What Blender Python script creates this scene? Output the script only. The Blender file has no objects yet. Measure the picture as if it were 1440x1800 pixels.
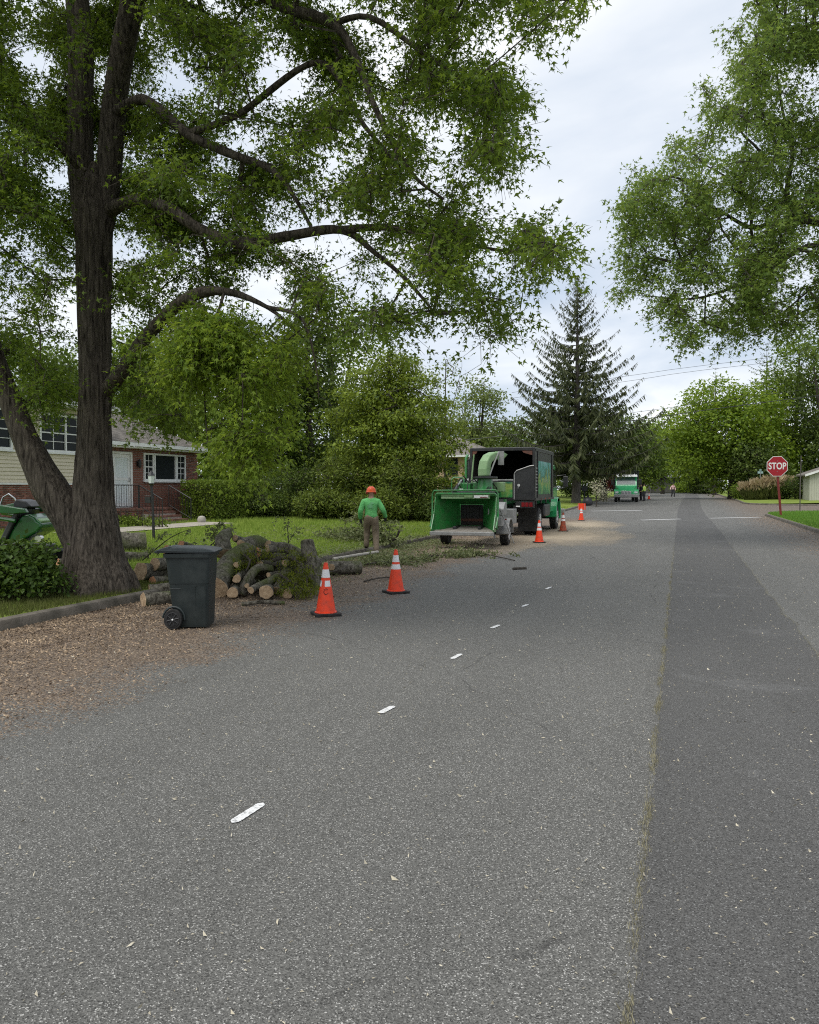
import bpy, bmesh, math, random
import numpy as np
from mathutils import Vector, Matrix, noise as mnoise

random.seed(7)
RNG = np.random.default_rng(11)
R = math.radians
scene = bpy.context.scene
COL = scene.collection

# ------------------------------------------------------------------ camera
F, CXP, CYP, HOR, VPX = 1386.0, 720.0, 900.0, 857.0, 1195.0
EYE = 1.75
YAW = math.atan((VPX - CXP) / F)
PITCH = math.atan((CYP - HOR) / F)
cam_data = bpy.data.cameras.new("camera")
cam_data.sensor_fit = 'HORIZONTAL'
cam_data.sensor_width = 36.0
cam_data.lens = 36.0 * F / 1440.0
cam_data.clip_start, cam_data.clip_end = 0.05, 2000.0
cam = bpy.data.objects.new("camera", cam_data)
COL.objects.link(cam)
cam.location = (0, 0, EYE)
cam.rotation_euler = (R(90) - PITCH, 0, YAW)
scene.camera = cam
_rt = np.array([math.cos(YAW), math.sin(YAW), 0.0])
_fh = np.array([-math.sin(YAW), math.cos(YAW), 0.0])
_uz = np.array([0, 0, 1.0])
_fw = _fh * math.cos(PITCH) - _uz * math.sin(PITCH)
_up = _uz * math.cos(PITCH) + _fh * math.sin(PITCH)
EYEV = np.array([0, 0, EYE])

def at(px, py, depth):
    """point of the place seen at a photo pixel, a given number of metres ahead"""
    return EYEV + (_fw + _rt * ((px - CXP) / F) + _up * ((CYP - py) / F)) * depth

def gpt(px, py, z=0.0):
    d = _fw + _rt * ((px - CXP) / F) + _up * ((CYP - py) / F)
    t = (z - EYE) / d[2]
    return EYEV + d * t

# ------------------------------------------------------------------ sky and sun (overcast)
SUN_EL, SUN_AZ = R(62), R(200)
world = bpy.data.worlds.new("World")
scene.world = world
world.use_nodes = True
wt = world.node_tree
wt.nodes.clear()
def wn(t, **k):
    n = wt.nodes.new(t)
    for a, b in k.items():
        setattr(n, a, b)
    return n
w_out = wn('ShaderNodeOutputWorld')
w_bg = wn('ShaderNodeBackground')
w_bg.inputs['Strength'].default_value = 0.065
w_sky = wn('ShaderNodeTexSky', sky_type='NISHITA')
w_sky.sun_disc = False
w_sky.sun_elevation = SUN_EL
w_sky.sun_rotation = SUN_AZ
w_sky.air_density, w_sky.dust_density, w_sky.ozone_density = 1.0, 2.0, 1.0
w_tc = wn('ShaderNodeTexCoord')
w_sep = wn('ShaderNodeSeparateXYZ')
wt.links.new(w_tc.outputs['Generated'], w_sep.inputs[0])
w_add = wn('ShaderNodeMath', operation='ADD'); w_add.inputs[1].default_value = 0.22
w_abs = wn('ShaderNodeMath', operation='ABSOLUTE')
wt.links.new(w_sep.outputs['Z'], w_abs.inputs[0]); wt.links.new(w_abs.outputs[0], w_add.inputs[0])
w_div = wn('ShaderNodeVectorMath', operation='DIVIDE')
w_cmb = wn('ShaderNodeCombineXYZ')
for i in range(3):
    wt.links.new(w_add.outputs[0], w_cmb.inputs[i])
wt.links.new(w_tc.outputs['Generated'], w_div.inputs[0]); wt.links.new(w_cmb.outputs[0], w_div.inputs[1])
w_n = wn('ShaderNodeTexNoise'); w_n.inputs['Scale'].default_value = 1.5; w_n.inputs['Detail'].default_value = 6.0
w_n.inputs['Roughness'].default_value = 0.52; w_n.inputs['Distortion'].default_value = 0.35
wt.links.new(w_div.outputs[0], w_n.inputs['Vector'])
w_r = wn('ShaderNodeValToRGB')
w_r.color_ramp.elements[0].position = 0.32; w_r.color_ramp.elements[0].color = (5.6, 6.5, 7.8, 1)
w_r.color_ramp.elements[1].position = 0.66; w_r.color_ramp.elements[1].color = (9.9, 10.1, 10.3, 1)
wt.links.new(w_n.outputs['Fac'], w_r.inputs['Fac'])
w_mix = wn('ShaderNodeMix', data_type='RGBA'); w_mix.inputs['Factor'].default_value = 0.86
wt.links.new(w_sky.outputs[0], w_mix.inputs['A']); wt.links.new(w_r.outputs['Color'], w_mix.inputs['B'])
wt.links.new(w_mix.outputs['Result'], w_bg.inputs['Color'])
wt.links.new(w_bg.outputs[0], w_out.inputs['Surface'])

sun_d = bpy.data.lights.new("sun", 'SUN')
sun_d.energy = 1.5
sun_d.angle = R(45)
sun_d.color = (1.0, 0.96, 0.9)
sun = bpy.data.objects.new("sun", sun_d)
COL.objects.link(sun)
# towards the sun, matching the sky's rotation (clockwise from +Y)
_sd = Vector((math.sin(SUN_AZ) * math.cos(SUN_EL), math.cos(SUN_AZ) * math.cos(SUN_EL), math.sin(SUN_EL)))
sun.rotation_euler = _sd.to_track_quat('Z', 'Y').to_euler()
sun.location = (0, -20, 60)

scene.view_settings.view_transform = 'Standard'
scene.view_settings.look = 'None'
scene.view_settings.exposure = 0.85
scene.view_settings.gamma = 1.0
scene.view_settings.use_curve_mapping = False
scene.cycles.max_bounces = 8
scene.cycles.transparent_max_bounces = 8
scene.cycles.use_denoising = False
scene.cycles.pixel_filter_type = 'BLACKMAN_HARRIS'
scene.cycles.filter_width = 1.1
scene.cycles.caustics_reflective = False
scene.cycles.caustics_refractive = False

# ------------------------------------------------------------------ helpers
def tag(o, label=None, cat=None, group=None, kind=None):
    if label: o['label'] = label
    if cat: o['category'] = cat
    if group: o['group'] = group
    if kind: o['kind'] = kind
    return o

def empty(name, loc=(0, 0, 0), rz=0.0, label=None, cat=None, group=None):
    o = bpy.data.objects.new(name, None)
    o.empty_display_size = 0.2
    COL.objects.link(o)
    o.location = loc
    o.rotation_euler = (0, 0, rz)
    return tag(o, label, cat, group)

def copy_tree(o, parent=None):
    c = o.copy(); COL.objects.link(c)
    if parent is not None:
        c.parent = parent
    for ch in list(o.children):
        copy_tree(ch, c)
    return c

def link(me, name, parent=None):
    o = bpy.data.objects.new(name, me)
    COL.objects.link(o)
    if parent is not None:
        o.parent = parent
    return o

def frame_of(d):
    d = Vector(d).normalized()
    a = Vector((0, 0, 1)) if abs(d.z) < 0.9 else Vector((1, 0, 0))
    u = d.cross(a).normalized()
    return u, d.cross(u).normalized()

class MB:
    def __init__(s):
        s.v, s.f, s.m, s.M = [], [], [], None
    def add(s, vs, fs, m=0):
        b = len(s.v)
        for p in vs:
            p = Vector(p)
            s.v.append(tuple(s.M @ p) if s.M is not None else tuple(p))
        for f in fs:
            s.f.append([b + i for i in f]); s.m.append(m)
        return s
    def box(s, x0, x1, y0, y1, z0, z1, m=0):
        return s.add([(x0,y0,z0),(x1,y0,z0),(x1,y1,z0),(x0,y1,z0),(x0,y0,z1),(x1,y0,z1),(x1,y1,z1),(x0,y1,z1)],
                     [(0,3,2,1),(4,5,6,7),(0,1,5,4),(1,2,6,5),(2,3,7,6),(3,0,4,7)], m)
    def hexa(s, bot, top, m=0):
        return s.add(list(bot) + list(top), [(0,3,2,1),(4,5,6,7),(0,1,5,4),(1,2,6,5),(2,3,7,6),(3,0,4,7)], m)
    def prism(s, outline, axis, a, b, m=0):
        """outline: 2-D points in the other two axes (cyclic order), extruded along axis from a to b"""
        n = len(outline)
        def p3(q, t):
            return {'x': (t, q[0], q[1]), 'y': (q[0], t, q[1]), 'z': (q[0], q[1], t)}[axis]
        vs = [p3(q, a) for q in outline] + [p3(q, b) for q in outline]
        fs = [tuple(range(n))[::-1], tuple(range(n, 2 * n))] + [(i, (i+1) % n, n + (i+1) % n, n + i) for i in range(n)]
        return s.add(vs, fs, m)
    def tube(s, pts, rad, n=8, m=0, caps=True, capm=None):
        pts = [Vector(p) for p in pts]
        if not hasattr(rad, '__len__'): rad = [rad] * len(pts)
        vs, fs = [], []
        u = None
        for i, p in enumerate(pts):
            d = (pts[min(i+1, len(pts)-1)] - pts[max(i-1, 0)])
            if d.length < 1e-9: d = Vector((0, 0, 1))
            d.normalize()
            if u is None:
                u, w = frame_of(d)
            else:
                u = (u - d * u.dot(d)).normalized(); w = d.cross(u)
            for k in range(n):
                a = 2 * math.pi * k / n
                vs.append(p + (u * math.cos(a) + w * math.sin(a)) * rad[i])
        for i in range(len(pts) - 1):
            for k in range(n):
                fs.append((i*n+k, i*n+(k+1) % n, (i+1)*n+(k+1) % n, (i+1)*n+k))
        s.add(vs, fs, m)
        if caps:
            b = len(s.v) - len(vs)
            cm = m if capm is None else capm
            s.f.append([b + k for k in range(n)][::-1]); s.m.append(cm)
            s.f.append([b + (len(pts)-1)*n + k for k in range(n)]); s.m.append(cm)
        return s
    def lathe(s, prof, n=20, m=0, o=(0,0,0), axis='z', caps=True):
        vs, fs = [], []
        for r, h in prof:
            for k in range(n):
                a = 2 * math.pi * k / n
                c, d = r * math.cos(a), r * math.sin(a)
                q = {'z': (c, d, h), 'x': (h, c, d), 'y': (d, h, c)}[axis]
                vs.append((q[0]+o[0], q[1]+o[1], q[2]+o[2]))
        for i in range(len(prof) - 1):
            for k in range(n):
                fs.append((i*n+k, i*n+(k+1) % n, (i+1)*n+(k+1) % n, (i+1)*n+k))
        if caps:
            fs.append(tuple(range(n))[::-1]); fs.append(tuple((len(prof)-1)*n + k for k in range(n)))
        return s.add(vs, fs, m)
    def build(s, name, mats, parent=None, smooth=False, bevel=0.0, seg=2):
        me = bpy.data.meshes.new(name)
        me.from_pydata(s.v, [], s.f)
        if not isinstance(mats, (list, tuple)): mats = [mats]
        for x in mats: me.materials.append(x)
        me.polygons.foreach_set('material_index', s.m)
        bm = bmesh.new(); bm.from_mesh(me)
        bmesh.ops.recalc_face_normals(bm, faces=bm.faces)
        bm.to_mesh(me); bm.free()
        if smooth:
            me.polygons.foreach_set('use_smooth', [True] * len(me.polygons))
            try: me.set_sharp_from_angle(angle=R(40))
            except Exception: pass
        o = link(me, name, parent)
        if bevel:
            md = o.modifiers.new('bevel', 'BEVEL')
            md.width, md.segments, md.limit_method, md.angle_limit = bevel, seg, 'ANGLE', R(35)
        return o

def npmesh(name, V, Fc, mat, parent=None, smooth=False):
    """V (n,3), Fc (m,k) faces all of k corners"""
    V = np.ascontiguousarray(V, dtype=np.float32); Fc = np.ascontiguousarray(Fc, dtype=np.int32)
    me = bpy.data.meshes.new(name)
    me.vertices.add(len(V)); me.vertices.foreach_set('co', V.ravel())
    k = Fc.shape[1]
    me.loops.add(Fc.size); me.loops.foreach_set('vertex_index', Fc.ravel())
    me.polygons.add(len(Fc))
    me.polygons.foreach_set('loop_start', np.arange(0, Fc.size, k, dtype=np.int32))
    if smooth: me.polygons.foreach_set('use_smooth', np.ones(len(Fc), dtype=bool))
    if not isinstance(mat, (list, tuple)): mat = [mat]
    for x in mat: me.materials.append(x)
    me.update(calc_edges=True)
    return link(me, name, parent)

def unit(a):
    return a / np.maximum(np.linalg.norm(a, axis=-1, keepdims=True), 1e-9)

# ------------------------------------------------------------------ materials
def nodes_of(name):
    m = bpy.data.materials.new(name)
    m.use_nodes = True
    nt = m.node_tree
    b = nt.nodes['Principled BSDF']
    return m, nt, b

def mk(nt, t, ins=None, **k):
    n = nt.nodes.new(t)
    for a, b in k.items(): setattr(n, a, b)
    for a, b in (ins or {}).items():
        s = n.inputs[a]
        if isinstance(b, bpy.types.NodeSocket): nt.links.new(b, s)
        else: s.default_value = b
    return n

def c4(c): return (c[0], c[1], c[2], 1.0)

def pm(name, c1, c2=None, scale=6.0, rough=0.6, metal=0.0, bump=0.0, bscale=60.0, spec=0.4, lo=0.35, hi=0.65, stretch=(1,1,1), coat=0.0, island=0.0, dist=0.01):
    """base colour broken up by noise, with a little relief"""
    m, nt, b = nodes_of(name)
    tc = mk(nt, 'ShaderNodeTexCoord')
    mp = mk(nt, 'ShaderNodeMapping', {'Vector': tc.outputs['Object'], 'Scale': stretch})
    c2 = c2 or tuple(x * 0.8 for x in c1)
    n = mk(nt, 'ShaderNodeTexNoise', {'Vector': mp.outputs[0], 'Scale': scale, 'Detail': 7.0, 'Roughness': 0.62})
    r = mk(nt, 'ShaderNodeValToRGB', {'Fac': n.outputs['Fac']})
    r.color_ramp.elements[0].position, r.color_ramp.elements[0].color = lo, c4(c1)
    r.color_ramp.elements[1].position, r.color_ramp.elements[1].color = hi, c4(c2)
    col = r.outputs['Color']
    if island:
        g = mk(nt, 'ShaderNodeNewGeometry')
        v = mk(nt, 'ShaderNodeMapRange', {'Value': g.outputs['Random Per Island'], 'To Min': 1 - island, 'To Max': 1 + island})
        h = mk(nt, 'ShaderNodeHueSaturation', {'Color': col, 'Value': v.outputs[0]})
        col = h.outputs[0]
    nt.links.new(col, b.inputs['Base Color'])
    b.inputs['Roughness'].default_value = rough
    b.inputs['Metallic'].default_value = metal
    b.inputs['Specular IOR Level'].default_value = spec
    b.inputs['Coat Weight'].default_value = coat
    if bump:
        n2 = mk(nt, 'ShaderNodeTexNoise', {'Vector': mp.outputs[0], 'Scale': bscale, 'Detail': 5.0})
        bp = mk(nt, 'ShaderNodeBump', {'Height': n2.outputs['Fac'], 'Strength': bump, 'Distance': dist})
        nt.links.new(bp.outputs[0], b.inputs['Normal'])
    return m

def leafmat(name, dark, light, trans=0.35, tcol=None, lf=0.35, rough=0.55):
    m, nt, b = nodes_of(name)
    tc = mk(nt, 'ShaderNodeTexCoord')
    g = mk(nt, 'ShaderNodeNewGeometry')
    n = mk(nt, 'ShaderNodeTexNoise', {'Vector': tc.outputs['Object'], 'Scale': lf, 'Detail': 3.0})
    s = mk(nt, 'ShaderNodeMath', {0: n.outputs['Fac'], 1: g.outputs['Random Per Island']}, operation='ADD')
    s2 = mk(nt, 'ShaderNodeMapRange', {'Value': s.outputs[0], 'From Min': 0.45, 'From Max': 1.5})
    r = mk(nt, 'ShaderNodeValToRGB', {'Fac': s2.outputs[0]})
    r.color_ramp.elements[0].color, r.color_ramp.elements[1].color = c4(dark), c4(light)
    nt.links.new(r.outputs['Color'], b.inputs['Base Color'])
    b.inputs['Roughness'].default_value = rough
    b.inputs['Specular IOR Level'].default_value = 0.18
    if trans:
        t = mk(nt, 'ShaderNodeBsdfTranslucent')
        h = mk(nt, 'ShaderNodeMix', {'Factor': 0.5, 'A': r.outputs['Color'], 'B': c4(tcol or (0.20, 0.30, 0.03))}, data_type='RGBA')
        nt.links.new(h.outputs['Result'], t.inputs['Color'])
        ms = mk(nt, 'ShaderNodeMixShader', {0: trans, 1: b.outputs[0], 2: t.outputs[0]})
        nt.links.new(ms.outputs[0], nt.nodes['Material Output'].inputs['Surface'])
    return m

def asphalt(name, base, speck, amount, debris=True, tint=(0.075, 0.073, 0.070)):
    m, nt, b = nodes_of(name)
    tc = mk(nt, 'ShaderNodeTexCoord')
    P = tc.outputs['Object']
    # stones of the surface course
    v = mk(nt, 'ShaderNodeTexVoronoi', {'Vector': P, 'Scale': 200.0, 'Randomness': 1.0})
    sep = mk(nt, 'ShaderNodeSeparateColor', {'Color': v.outputs['Color']})
    r = mk(nt, 'ShaderNodeValToRGB', {'Fac': sep.outputs[0]})
    e = r.color_ramp.elements
    e[0].position, e[0].color = 0.0, c4(tuple(x * 0.40 for x in base))
    e[1].position, e[1].color = 1.0, c4(speck)
    q = e.new(1.0 - amount); q.color = c4(tuple(x * 1.55 for x in base))
    q = e.new(0.35); q.color = c4(base)
    # broad wear
    n = mk(nt, 'ShaderNodeTexNoise', {'Vector': P, 'Scale': 0.55, 'Detail': 6.0, 'Roughness': 0.6})
    mp = mk(nt, 'ShaderNodeMapping', {'Vector': P, 'Scale': (1.6, 0.12, 1)})
    n2 = mk(nt, 'ShaderNodeTexNoise', {'Vector': mp.outputs[0], 'Scale': 1.0, 'Detail': 4.0})
    ad = mk(nt, 'ShaderNodeMath', {0: n.outputs['Fac'], 1: n2.outputs['Fac']}, operation='ADD')
    val = mk(nt, 'ShaderNodeMapRange', {'Value': ad.outputs[0], 'From Min': 0.6, 'From Max': 1.4, 'To Min': 0.88, 'To Max': 1.13})
    h = mk(nt, 'ShaderNodeHueSaturation', {'Color': r.outputs['Color'], 'Value': val.outputs[0]})
    col = h.outputs[0]
    dn = mk(nt, 'ShaderNodeTexNoise', {'Vector': P, 'Scale': 1.7, 'Detail': 4.0, 'Roughness': 0.75})
    df = mk(nt, 'ShaderNodeMapRange', {'Value': dn.outputs['Fac'], 'From Min': 0.66, 'From Max': 0.78, 'To Max': 0.45})
    dmx = mk(nt, 'ShaderNodeMix', {'Factor': df.outputs[0], 'A': col, 'B': c4(tuple(x * 0.5 for x in base))}, data_type='RGBA')
    col = dmx.outputs['Result']
    if debris:
        wv = mk(nt, 'ShaderNodeTexNoise', {'Vector': P, 'Scale': 0.8, 'Detail': 5.0})
        wm = mk(nt, 'ShaderNodeMix', {'Factor': 0.35, 'A': P, 'B': wv.outputs['Color']}, data_type='RGBA')
        cv = mk(nt, 'ShaderNodeTexVoronoi', {'Vector': wm.outputs['Result'], 'Scale': 0.28}, feature='DISTANCE_TO_EDGE')
        ck = mk(nt, 'ShaderNodeMapRange', {'Value': cv.outputs['Distance'], 'From Min': 0.0, 'From Max': 0.0035, 'To Min': 0.55, 'To Max': 0.0})
        cg = mk(nt, 'ShaderNodeMapRange', {'Value': dn.outputs['Fac'], 'From Min': 0.48, 'From Max': 0.60})
        cf = mk(nt, 'ShaderNodeMath', {0: ck.outputs[0], 1: cg.outputs[0]}, operation='MULTIPLY')
        cmx = mk(nt, 'ShaderNodeMix', {'Factor': cf.outputs[0], 'A': col, 'B': (0.022, 0.021, 0.020, 1)}, data_type='RGBA')
        col = cmx.outputs['Result']
    if not debris:
        mp2 = mk(nt, 'ShaderNodeMapping', {'Vector': P, 'Scale': (0.5, 0.9, 1), 'Rotation': (0, 0, 0.12)})
        sn = mk(nt, 'ShaderNodeTexNoise', {'Vector': mp2.outputs[0], 'Scale': 1.0, 'Detail': 8.0, 'Roughness': 0.7})
        sf = mk(nt, 'ShaderNodeMapRange', {'Value': sn.outputs['Fac'], 'From Min': 0.58, 'From Max': 0.80, 'To Max': 0.7})
        sg = mk(nt, 'ShaderNodeMath', {0: sf.outputs[0], 1: sep.outputs[1]}, operation='MULTIPLY')
        smx = mk(nt, 'ShaderNodeMix', {'Factor': sg.outputs[0], 'A': col, 'B': (0.30, 0.30, 0.30, 1)}, data_type='RGBA')
        col = smx.outputs['Result']
    if debris:
        # brown chip dust lying along the two gutters and around the machine
        xyz = mk(nt, 'ShaderNodeSeparateXYZ', {0: P})
        nb = mk(nt, 'ShaderNodeTexNoise', {'Vector': P, 'Scale': 0.8, 'Detail': 8.0, 'Roughness': 0.7})
        nbo = mk(nt, 'ShaderNodeMapRange', {'Value': nb.outputs['Fac'], 'From Min': 0.25, 'From Max': 0.75, 'To Min': -0.9, 'To Max': 0.9})
        xa = mk(nt, 'ShaderNodeMath', {0: xyz.outputs[0], 1: nbo.outputs[0]}, operation='ADD')
        lf = mk(nt, 'ShaderNodeMapRange', {'Value': xa.outputs[0], 'From Min': -5.2, 'From Max': -4.3, 'To Min': 1.0, 'To Max': 0.0})
        fy = mk(nt, 'ShaderNodeMapRange', {'Value': xyz.outputs[1], 'From Min': 42.0, 'From Max': 48.0, 'To Min': 1.0, 'To Max': 0.0})
        lfy = mk(nt, 'ShaderNodeMath', {0: lf.outputs[0], 1: fy.outputs[0]}, operation='MULTIPLY')
        fx = mk(nt, 'ShaderNodeMapRange', {'Value': xa.outputs[0], 'From Min': 2.8, 'From Max': 5.3, 'To Min': 0.0, 'To Max': 0.75})
        mx = mk(nt, 'ShaderNodeMath', {0: lfy.outputs[0], 1: fx.outputs[0]}, operation='MAXIMUM')
        vb = mk(nt, 'ShaderNodeTexVoronoi', {'Vector': P, 'Scale': 75.0})
        sb = mk(nt, 'ShaderNodeSeparateColor', {'Color': vb.outputs['Color']})
        rb = mk(nt, 'ShaderNodeValToRGB', {'Fac': sb.outputs[0]})
        e = rb.color_ramp.elements
        e[0].color, e[1].color = (0.045, 0.030, 0.022, 1), (0.31, 0.23, 0.16, 1)
        q = e.new(0.5); q.color = (0.120, 0.088, 0.064, 1)
        gt = mk(nt, 'ShaderNodeMath', {0: mx.outputs[0], 1: sb.outputs[1]}, operation='GREATER_THAN')
        mf = mk(nt, 'ShaderNodeMath', {0: gt.outputs[0], 1: 0.85}, operation='MULTIPLY')
        cm = mk(nt, 'ShaderNodeMix', {'Factor': mf.outputs[0], 'A': col, 'B': rb.outputs['Color']}, data_type='RGBA')
        col = cm.outputs['Result']
    nt.links.new(col, b.inputs['Base Color'])
    b.inputs['Roughness'].default_value = 0.82
    b.inputs['Specular IOR Level'].default_value = 0.3
    bp = mk(nt, 'ShaderNodeBump', {'Height': v.outputs['Distance'], 'Strength': 0.55, 'Distance': 0.006})
    nt.links.new(bp.outputs[0], b.inputs['Normal'])
    return m

def barkmat(name, dark, light, sc=9.0, zst=0.16, moss=None):
    m, nt, b = nodes_of(name)
    tc = mk(nt, 'ShaderNodeTexCoord')
    mp = mk(nt, 'ShaderNodeMapping', {'Vector': tc.outputs['Object'], 'Scale': (1, 1, zst)})
    n = mk(nt, 'ShaderNodeTexNoise', {'Vector': mp.outputs[0], 'Scale': sc * 2, 'Detail': 8.0, 'Roughness': 0.68, 'Distortion': 0.4})
    r = mk(nt, 'ShaderNodeValToRGB', {'Fac': n.outputs['Fac']})
    e = r.color_ramp.elements
    e[0].position, e[0].color = 0.34, c4(dark); e[1].position, e[1].color = 0.68, c4(light)
    col = r.outputs['Color']
    if moss:
        n3 = mk(nt, 'ShaderNodeTexNoise', {'Vector': tc.outputs['Object'], 'Scale': 2.2, 'Detail': 6.0})
        f = mk(nt, 'ShaderNodeMapRange', {'Value': n3.outputs['Fac'], 'From Min': 0.48, 'From Max': 0.62, 'To Max': 0.8})
        cm = mk(nt, 'ShaderNodeMix', {'Factor': f.outputs[0], 'A': col, 'B': c4(moss)}, data_type='RGBA')
        col = cm.outputs['Result']
    nt.links.new(col, b.inputs['Base Color'])
    b.inputs['Roughness'].default_value = 0.9
    b.inputs['Specular IOR Level'].default_value = 0.15
    bp = mk(nt, 'ShaderNodeBump', {'Height': n.outputs['Fac'], 'Strength': 0.9, 'Distance': 0.035})
    nt.links.new(bp.outputs[0], b.inputs['Normal'])
    return m

M = {}
M['asphalt'] = asphalt('asphalt', (0.103, 0.101, 0.093), (0.46, 0.45, 0.42), 0.10)
M['patch'] = asphalt('patch_asphalt', (0.080, 0.078, 0.074), (0.27, 0.27, 0.26), 0.07, debris=False)
M['paint'] = pm('road_paint', (0.74, 0.74, 0.73), (0.22, 0.22, 0.215), 60, 0.7, bump=0.6, bscale=200, lo=0.50, hi=0.70)
M['kerb'] = pm('kerb_concrete', (0.165, 0.145, 0.12), (0.070, 0.064, 0.050), 3.2, 0.9, bump=0.6, bscale=40)
M['concrete'] = pm('pale_concrete', (0.42, 0.38, 0.31), (0.30, 0.27, 0.23), 3, 0.9, bump=0.3, bscale=60)
M['lawn'] = pm('lawn_turf', (0.130, 0.185, 0.032), (0.210, 0.260, 0.060), 1.3, 0.95, bump=0.7, bscale=30, spec=0.1)
M['terrain'] = pm('terrain', (0.05, 0.075, 0.025), (0.06, 0.055, 0.03), 0.08, 0.95, bump=0.5, bscale=3, spec=0.1)
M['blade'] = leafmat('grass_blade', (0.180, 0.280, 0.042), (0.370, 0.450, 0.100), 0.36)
M['blade_k'] = leafmat('shaded_kerb_blade', (0.070, 0.088, 0.022), (0.160, 0.165, 0.055), 0.25)  # mossy olive, with the maple's shade put into the colour
M['blade_r'] = leafmat('mown_grass_blade', (0.085, 0.205, 0.028), (0.165, 0.310, 0.055), 0.3)
M['chip'] = pm('wood_chip', (0.40, 0.30, 0.20), (0.14, 0.10, 0.070), 2.5, 0.85, island=0.55, spec=0.2)
M['palechip'] = pm('pale_chip', (0.50, 0.46, 0.36), (0.34, 0.30, 0.22), 3, 0.85, island=0.4, spec=0.2)
M['sawdust'] = pm('sawdust', (0.46, 0.35, 0.22), (0.33, 0.25, 0.16), 3, 0.95, bump=0.5, bscale=90)
M['mulch'] = pm('dark_mulch', (0.035, 0.026, 0.02), (0.02, 0.015, 0.012), 8, 0.95, bump=0.9, bscale=50)
M['dry'] = leafmat('dry_seam_growth', (0.17, 0.155, 0.095), (0.40, 0.37, 0.25), 0.1, (0.3, 0.27, 0.16))
M['maple_bark'] = barkmat('maple_bark', (0.013, 0.010, 0.008), (0.155, 0.131, 0.105), 13, 0.12)
M['bark'] = barkmat('grey_bark', (0.030, 0.026, 0.022), (0.105, 0.092, 0.076), 6)
M['log_bark'] = barkmat('mossy_log_bark', (0.026, 0.022, 0.016), (0.25, 0.23, 0.185), 9, 0.6, (0.080, 0.100, 0.026))
M['spruce_bark'] = barkmat('spruce_bark', (0.05, 0.045, 0.04), (0.16, 0.145, 0.13), 5)
M['maple_leaf'] = leafmat('maple_leaf', (0.040, 0.080, 0.012), (0.140, 0.200, 0.028), 0.40, (0.40, 0.55, 0.05))
M['hang_leaf'] = leafmat('lit_maple_leaf', (0.084, 0.150, 0.018), (0.215, 0.295, 0.038), 0.48, (0.50, 0.64, 0.06))  # brighter copy of maple_leaf; open-sky light put into the hanging boughs' colour
M['right_leaf'] = leafmat('broad_maple_leaf', (0.068, 0.124, 0.026), (0.190, 0.265, 0.060), 0.46, (0.44, 0.58, 0.09))
M['yew'] = leafmat('yew_needles', (0.022, 0.046, 0.009), (0.225, 0.290, 0.036), 0.28, (0.44, 0.54, 0.05), 0.9)
M['bushy'] = leafmat('bush_leaf', (0.024, 0.048, 0.011), (0.190, 0.240, 0.040), 0.27, (0.30, 0.38, 0.04), lf=0.9)
M['dark_leaf'] = leafmat('dark_leaf', (0.024, 0.046, 0.011), (0.120, 0.165, 0.034), 0.27, lf=0.5)
M['mid_leaf'] = leafmat('mid_leaf', (0.056, 0.104, 0.016), (0.200, 0.280, 0.042), 0.36, (0.38,0.50,0.05), lf=0.4)
M['pale_leaf'] = leafmat('pale_leaf', (0.095, 0.130, 0.035), (0.20, 0.245, 0.075), 0.34, (0.34, 0.42, 0.1), lf=0.4)
M['lime_leaf'] = leafmat('lime_leaf', (0.064, 0.122, 0.013), (0.235, 0.325, 0.040), 0.40, (0.46, 0.60, 0.04), lf=0.3)
M['spruce'] = leafmat('spruce_needles', (0.018, 0.028, 0.010), (0.085, 0.098, 0.036), 0.12, lf=0.4)
M['hedge'] = leafmat('hedge_leaf', (0.060, 0.100, 0.013), (0.200, 0.265, 0.036), 0.28, lf=0.8)
M['shrub'] = leafmat('shrub_leaf', (0.030, 0.060, 0.012), (0.085, 0.140, 0.026), 0.25, lf=1.0, rough=0.45)
M['red_leaf'] = leafmat('red_leaf', (0.060, 0.012, 0.014), (0.16, 0.035, 0.035), 0.25, (0.3, 0.05, 0.05))
M['blossom'] = leafmat('white_blossom', (0.25, 0.27, 0.14), (0.60, 0.56, 0.42), 0.3, (0.7, 0.65, 0.5))
M['plume'] = leafmat('grass_plume', (0.32, 0.24, 0.13), (0.56, 0.46, 0.29), 0.32, (0.5, 0.4, 0.24))
M['reed'] = leafmat('reed_blade', (0.075, 0.095, 0.030), (0.18, 0.19, 0.07), 0.25)
M['moss_spray'] = leafmat('moss_green_sprays', (0.075, 0.105, 0.010), (0.190, 0.215, 0.022), 0.32, (0.34, 0.38, 0.03), lf=2.0)
M['cut_leaf'] = leafmat('wilting_leaf', (0.085, 0.110, 0.045), (0.24, 0.26, 0.12), 0.3, (0.3, 0.34, 0.12), lf=1.0)
M['wood'] = None
m, nt, b = nodes_of('cut_wood')
tc = mk(nt, 'ShaderNodeTexCoord')
gr = mk(nt, 'ShaderNodeTexNoise', {'Vector': tc.outputs['Object'], 'Scale': 18.0, 'Detail': 6.0})
rr = mk(nt, 'ShaderNodeValToRGB', {'Fac': gr.outputs['Fac']})
rr.color_ramp.elements[0].position, rr.color_ramp.elements[0].color = 0.3, (0.32, 0.21, 0.12, 1)
rr.color_ramp.elements[1].position, rr.color_ramp.elements[1].color = 0.7, (0.58, 0.43, 0.27, 1)
gc = mk(nt, 'ShaderNodeVectorMath', {0: tc.outputs['Generated'], 1: (0.5, 0.5, 0.5)}, operation='SUBTRACT')
gl = mk(nt, 'ShaderNodeVectorMath', {0: gc.outputs[0]}, operation='LENGTH')
gw = mk(nt, 'ShaderNodeMath', {0: gl.outputs['Value'], 1: gr.outputs['Fac'], 2: 0.0}, operation='MULTIPLY_ADD')
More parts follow.
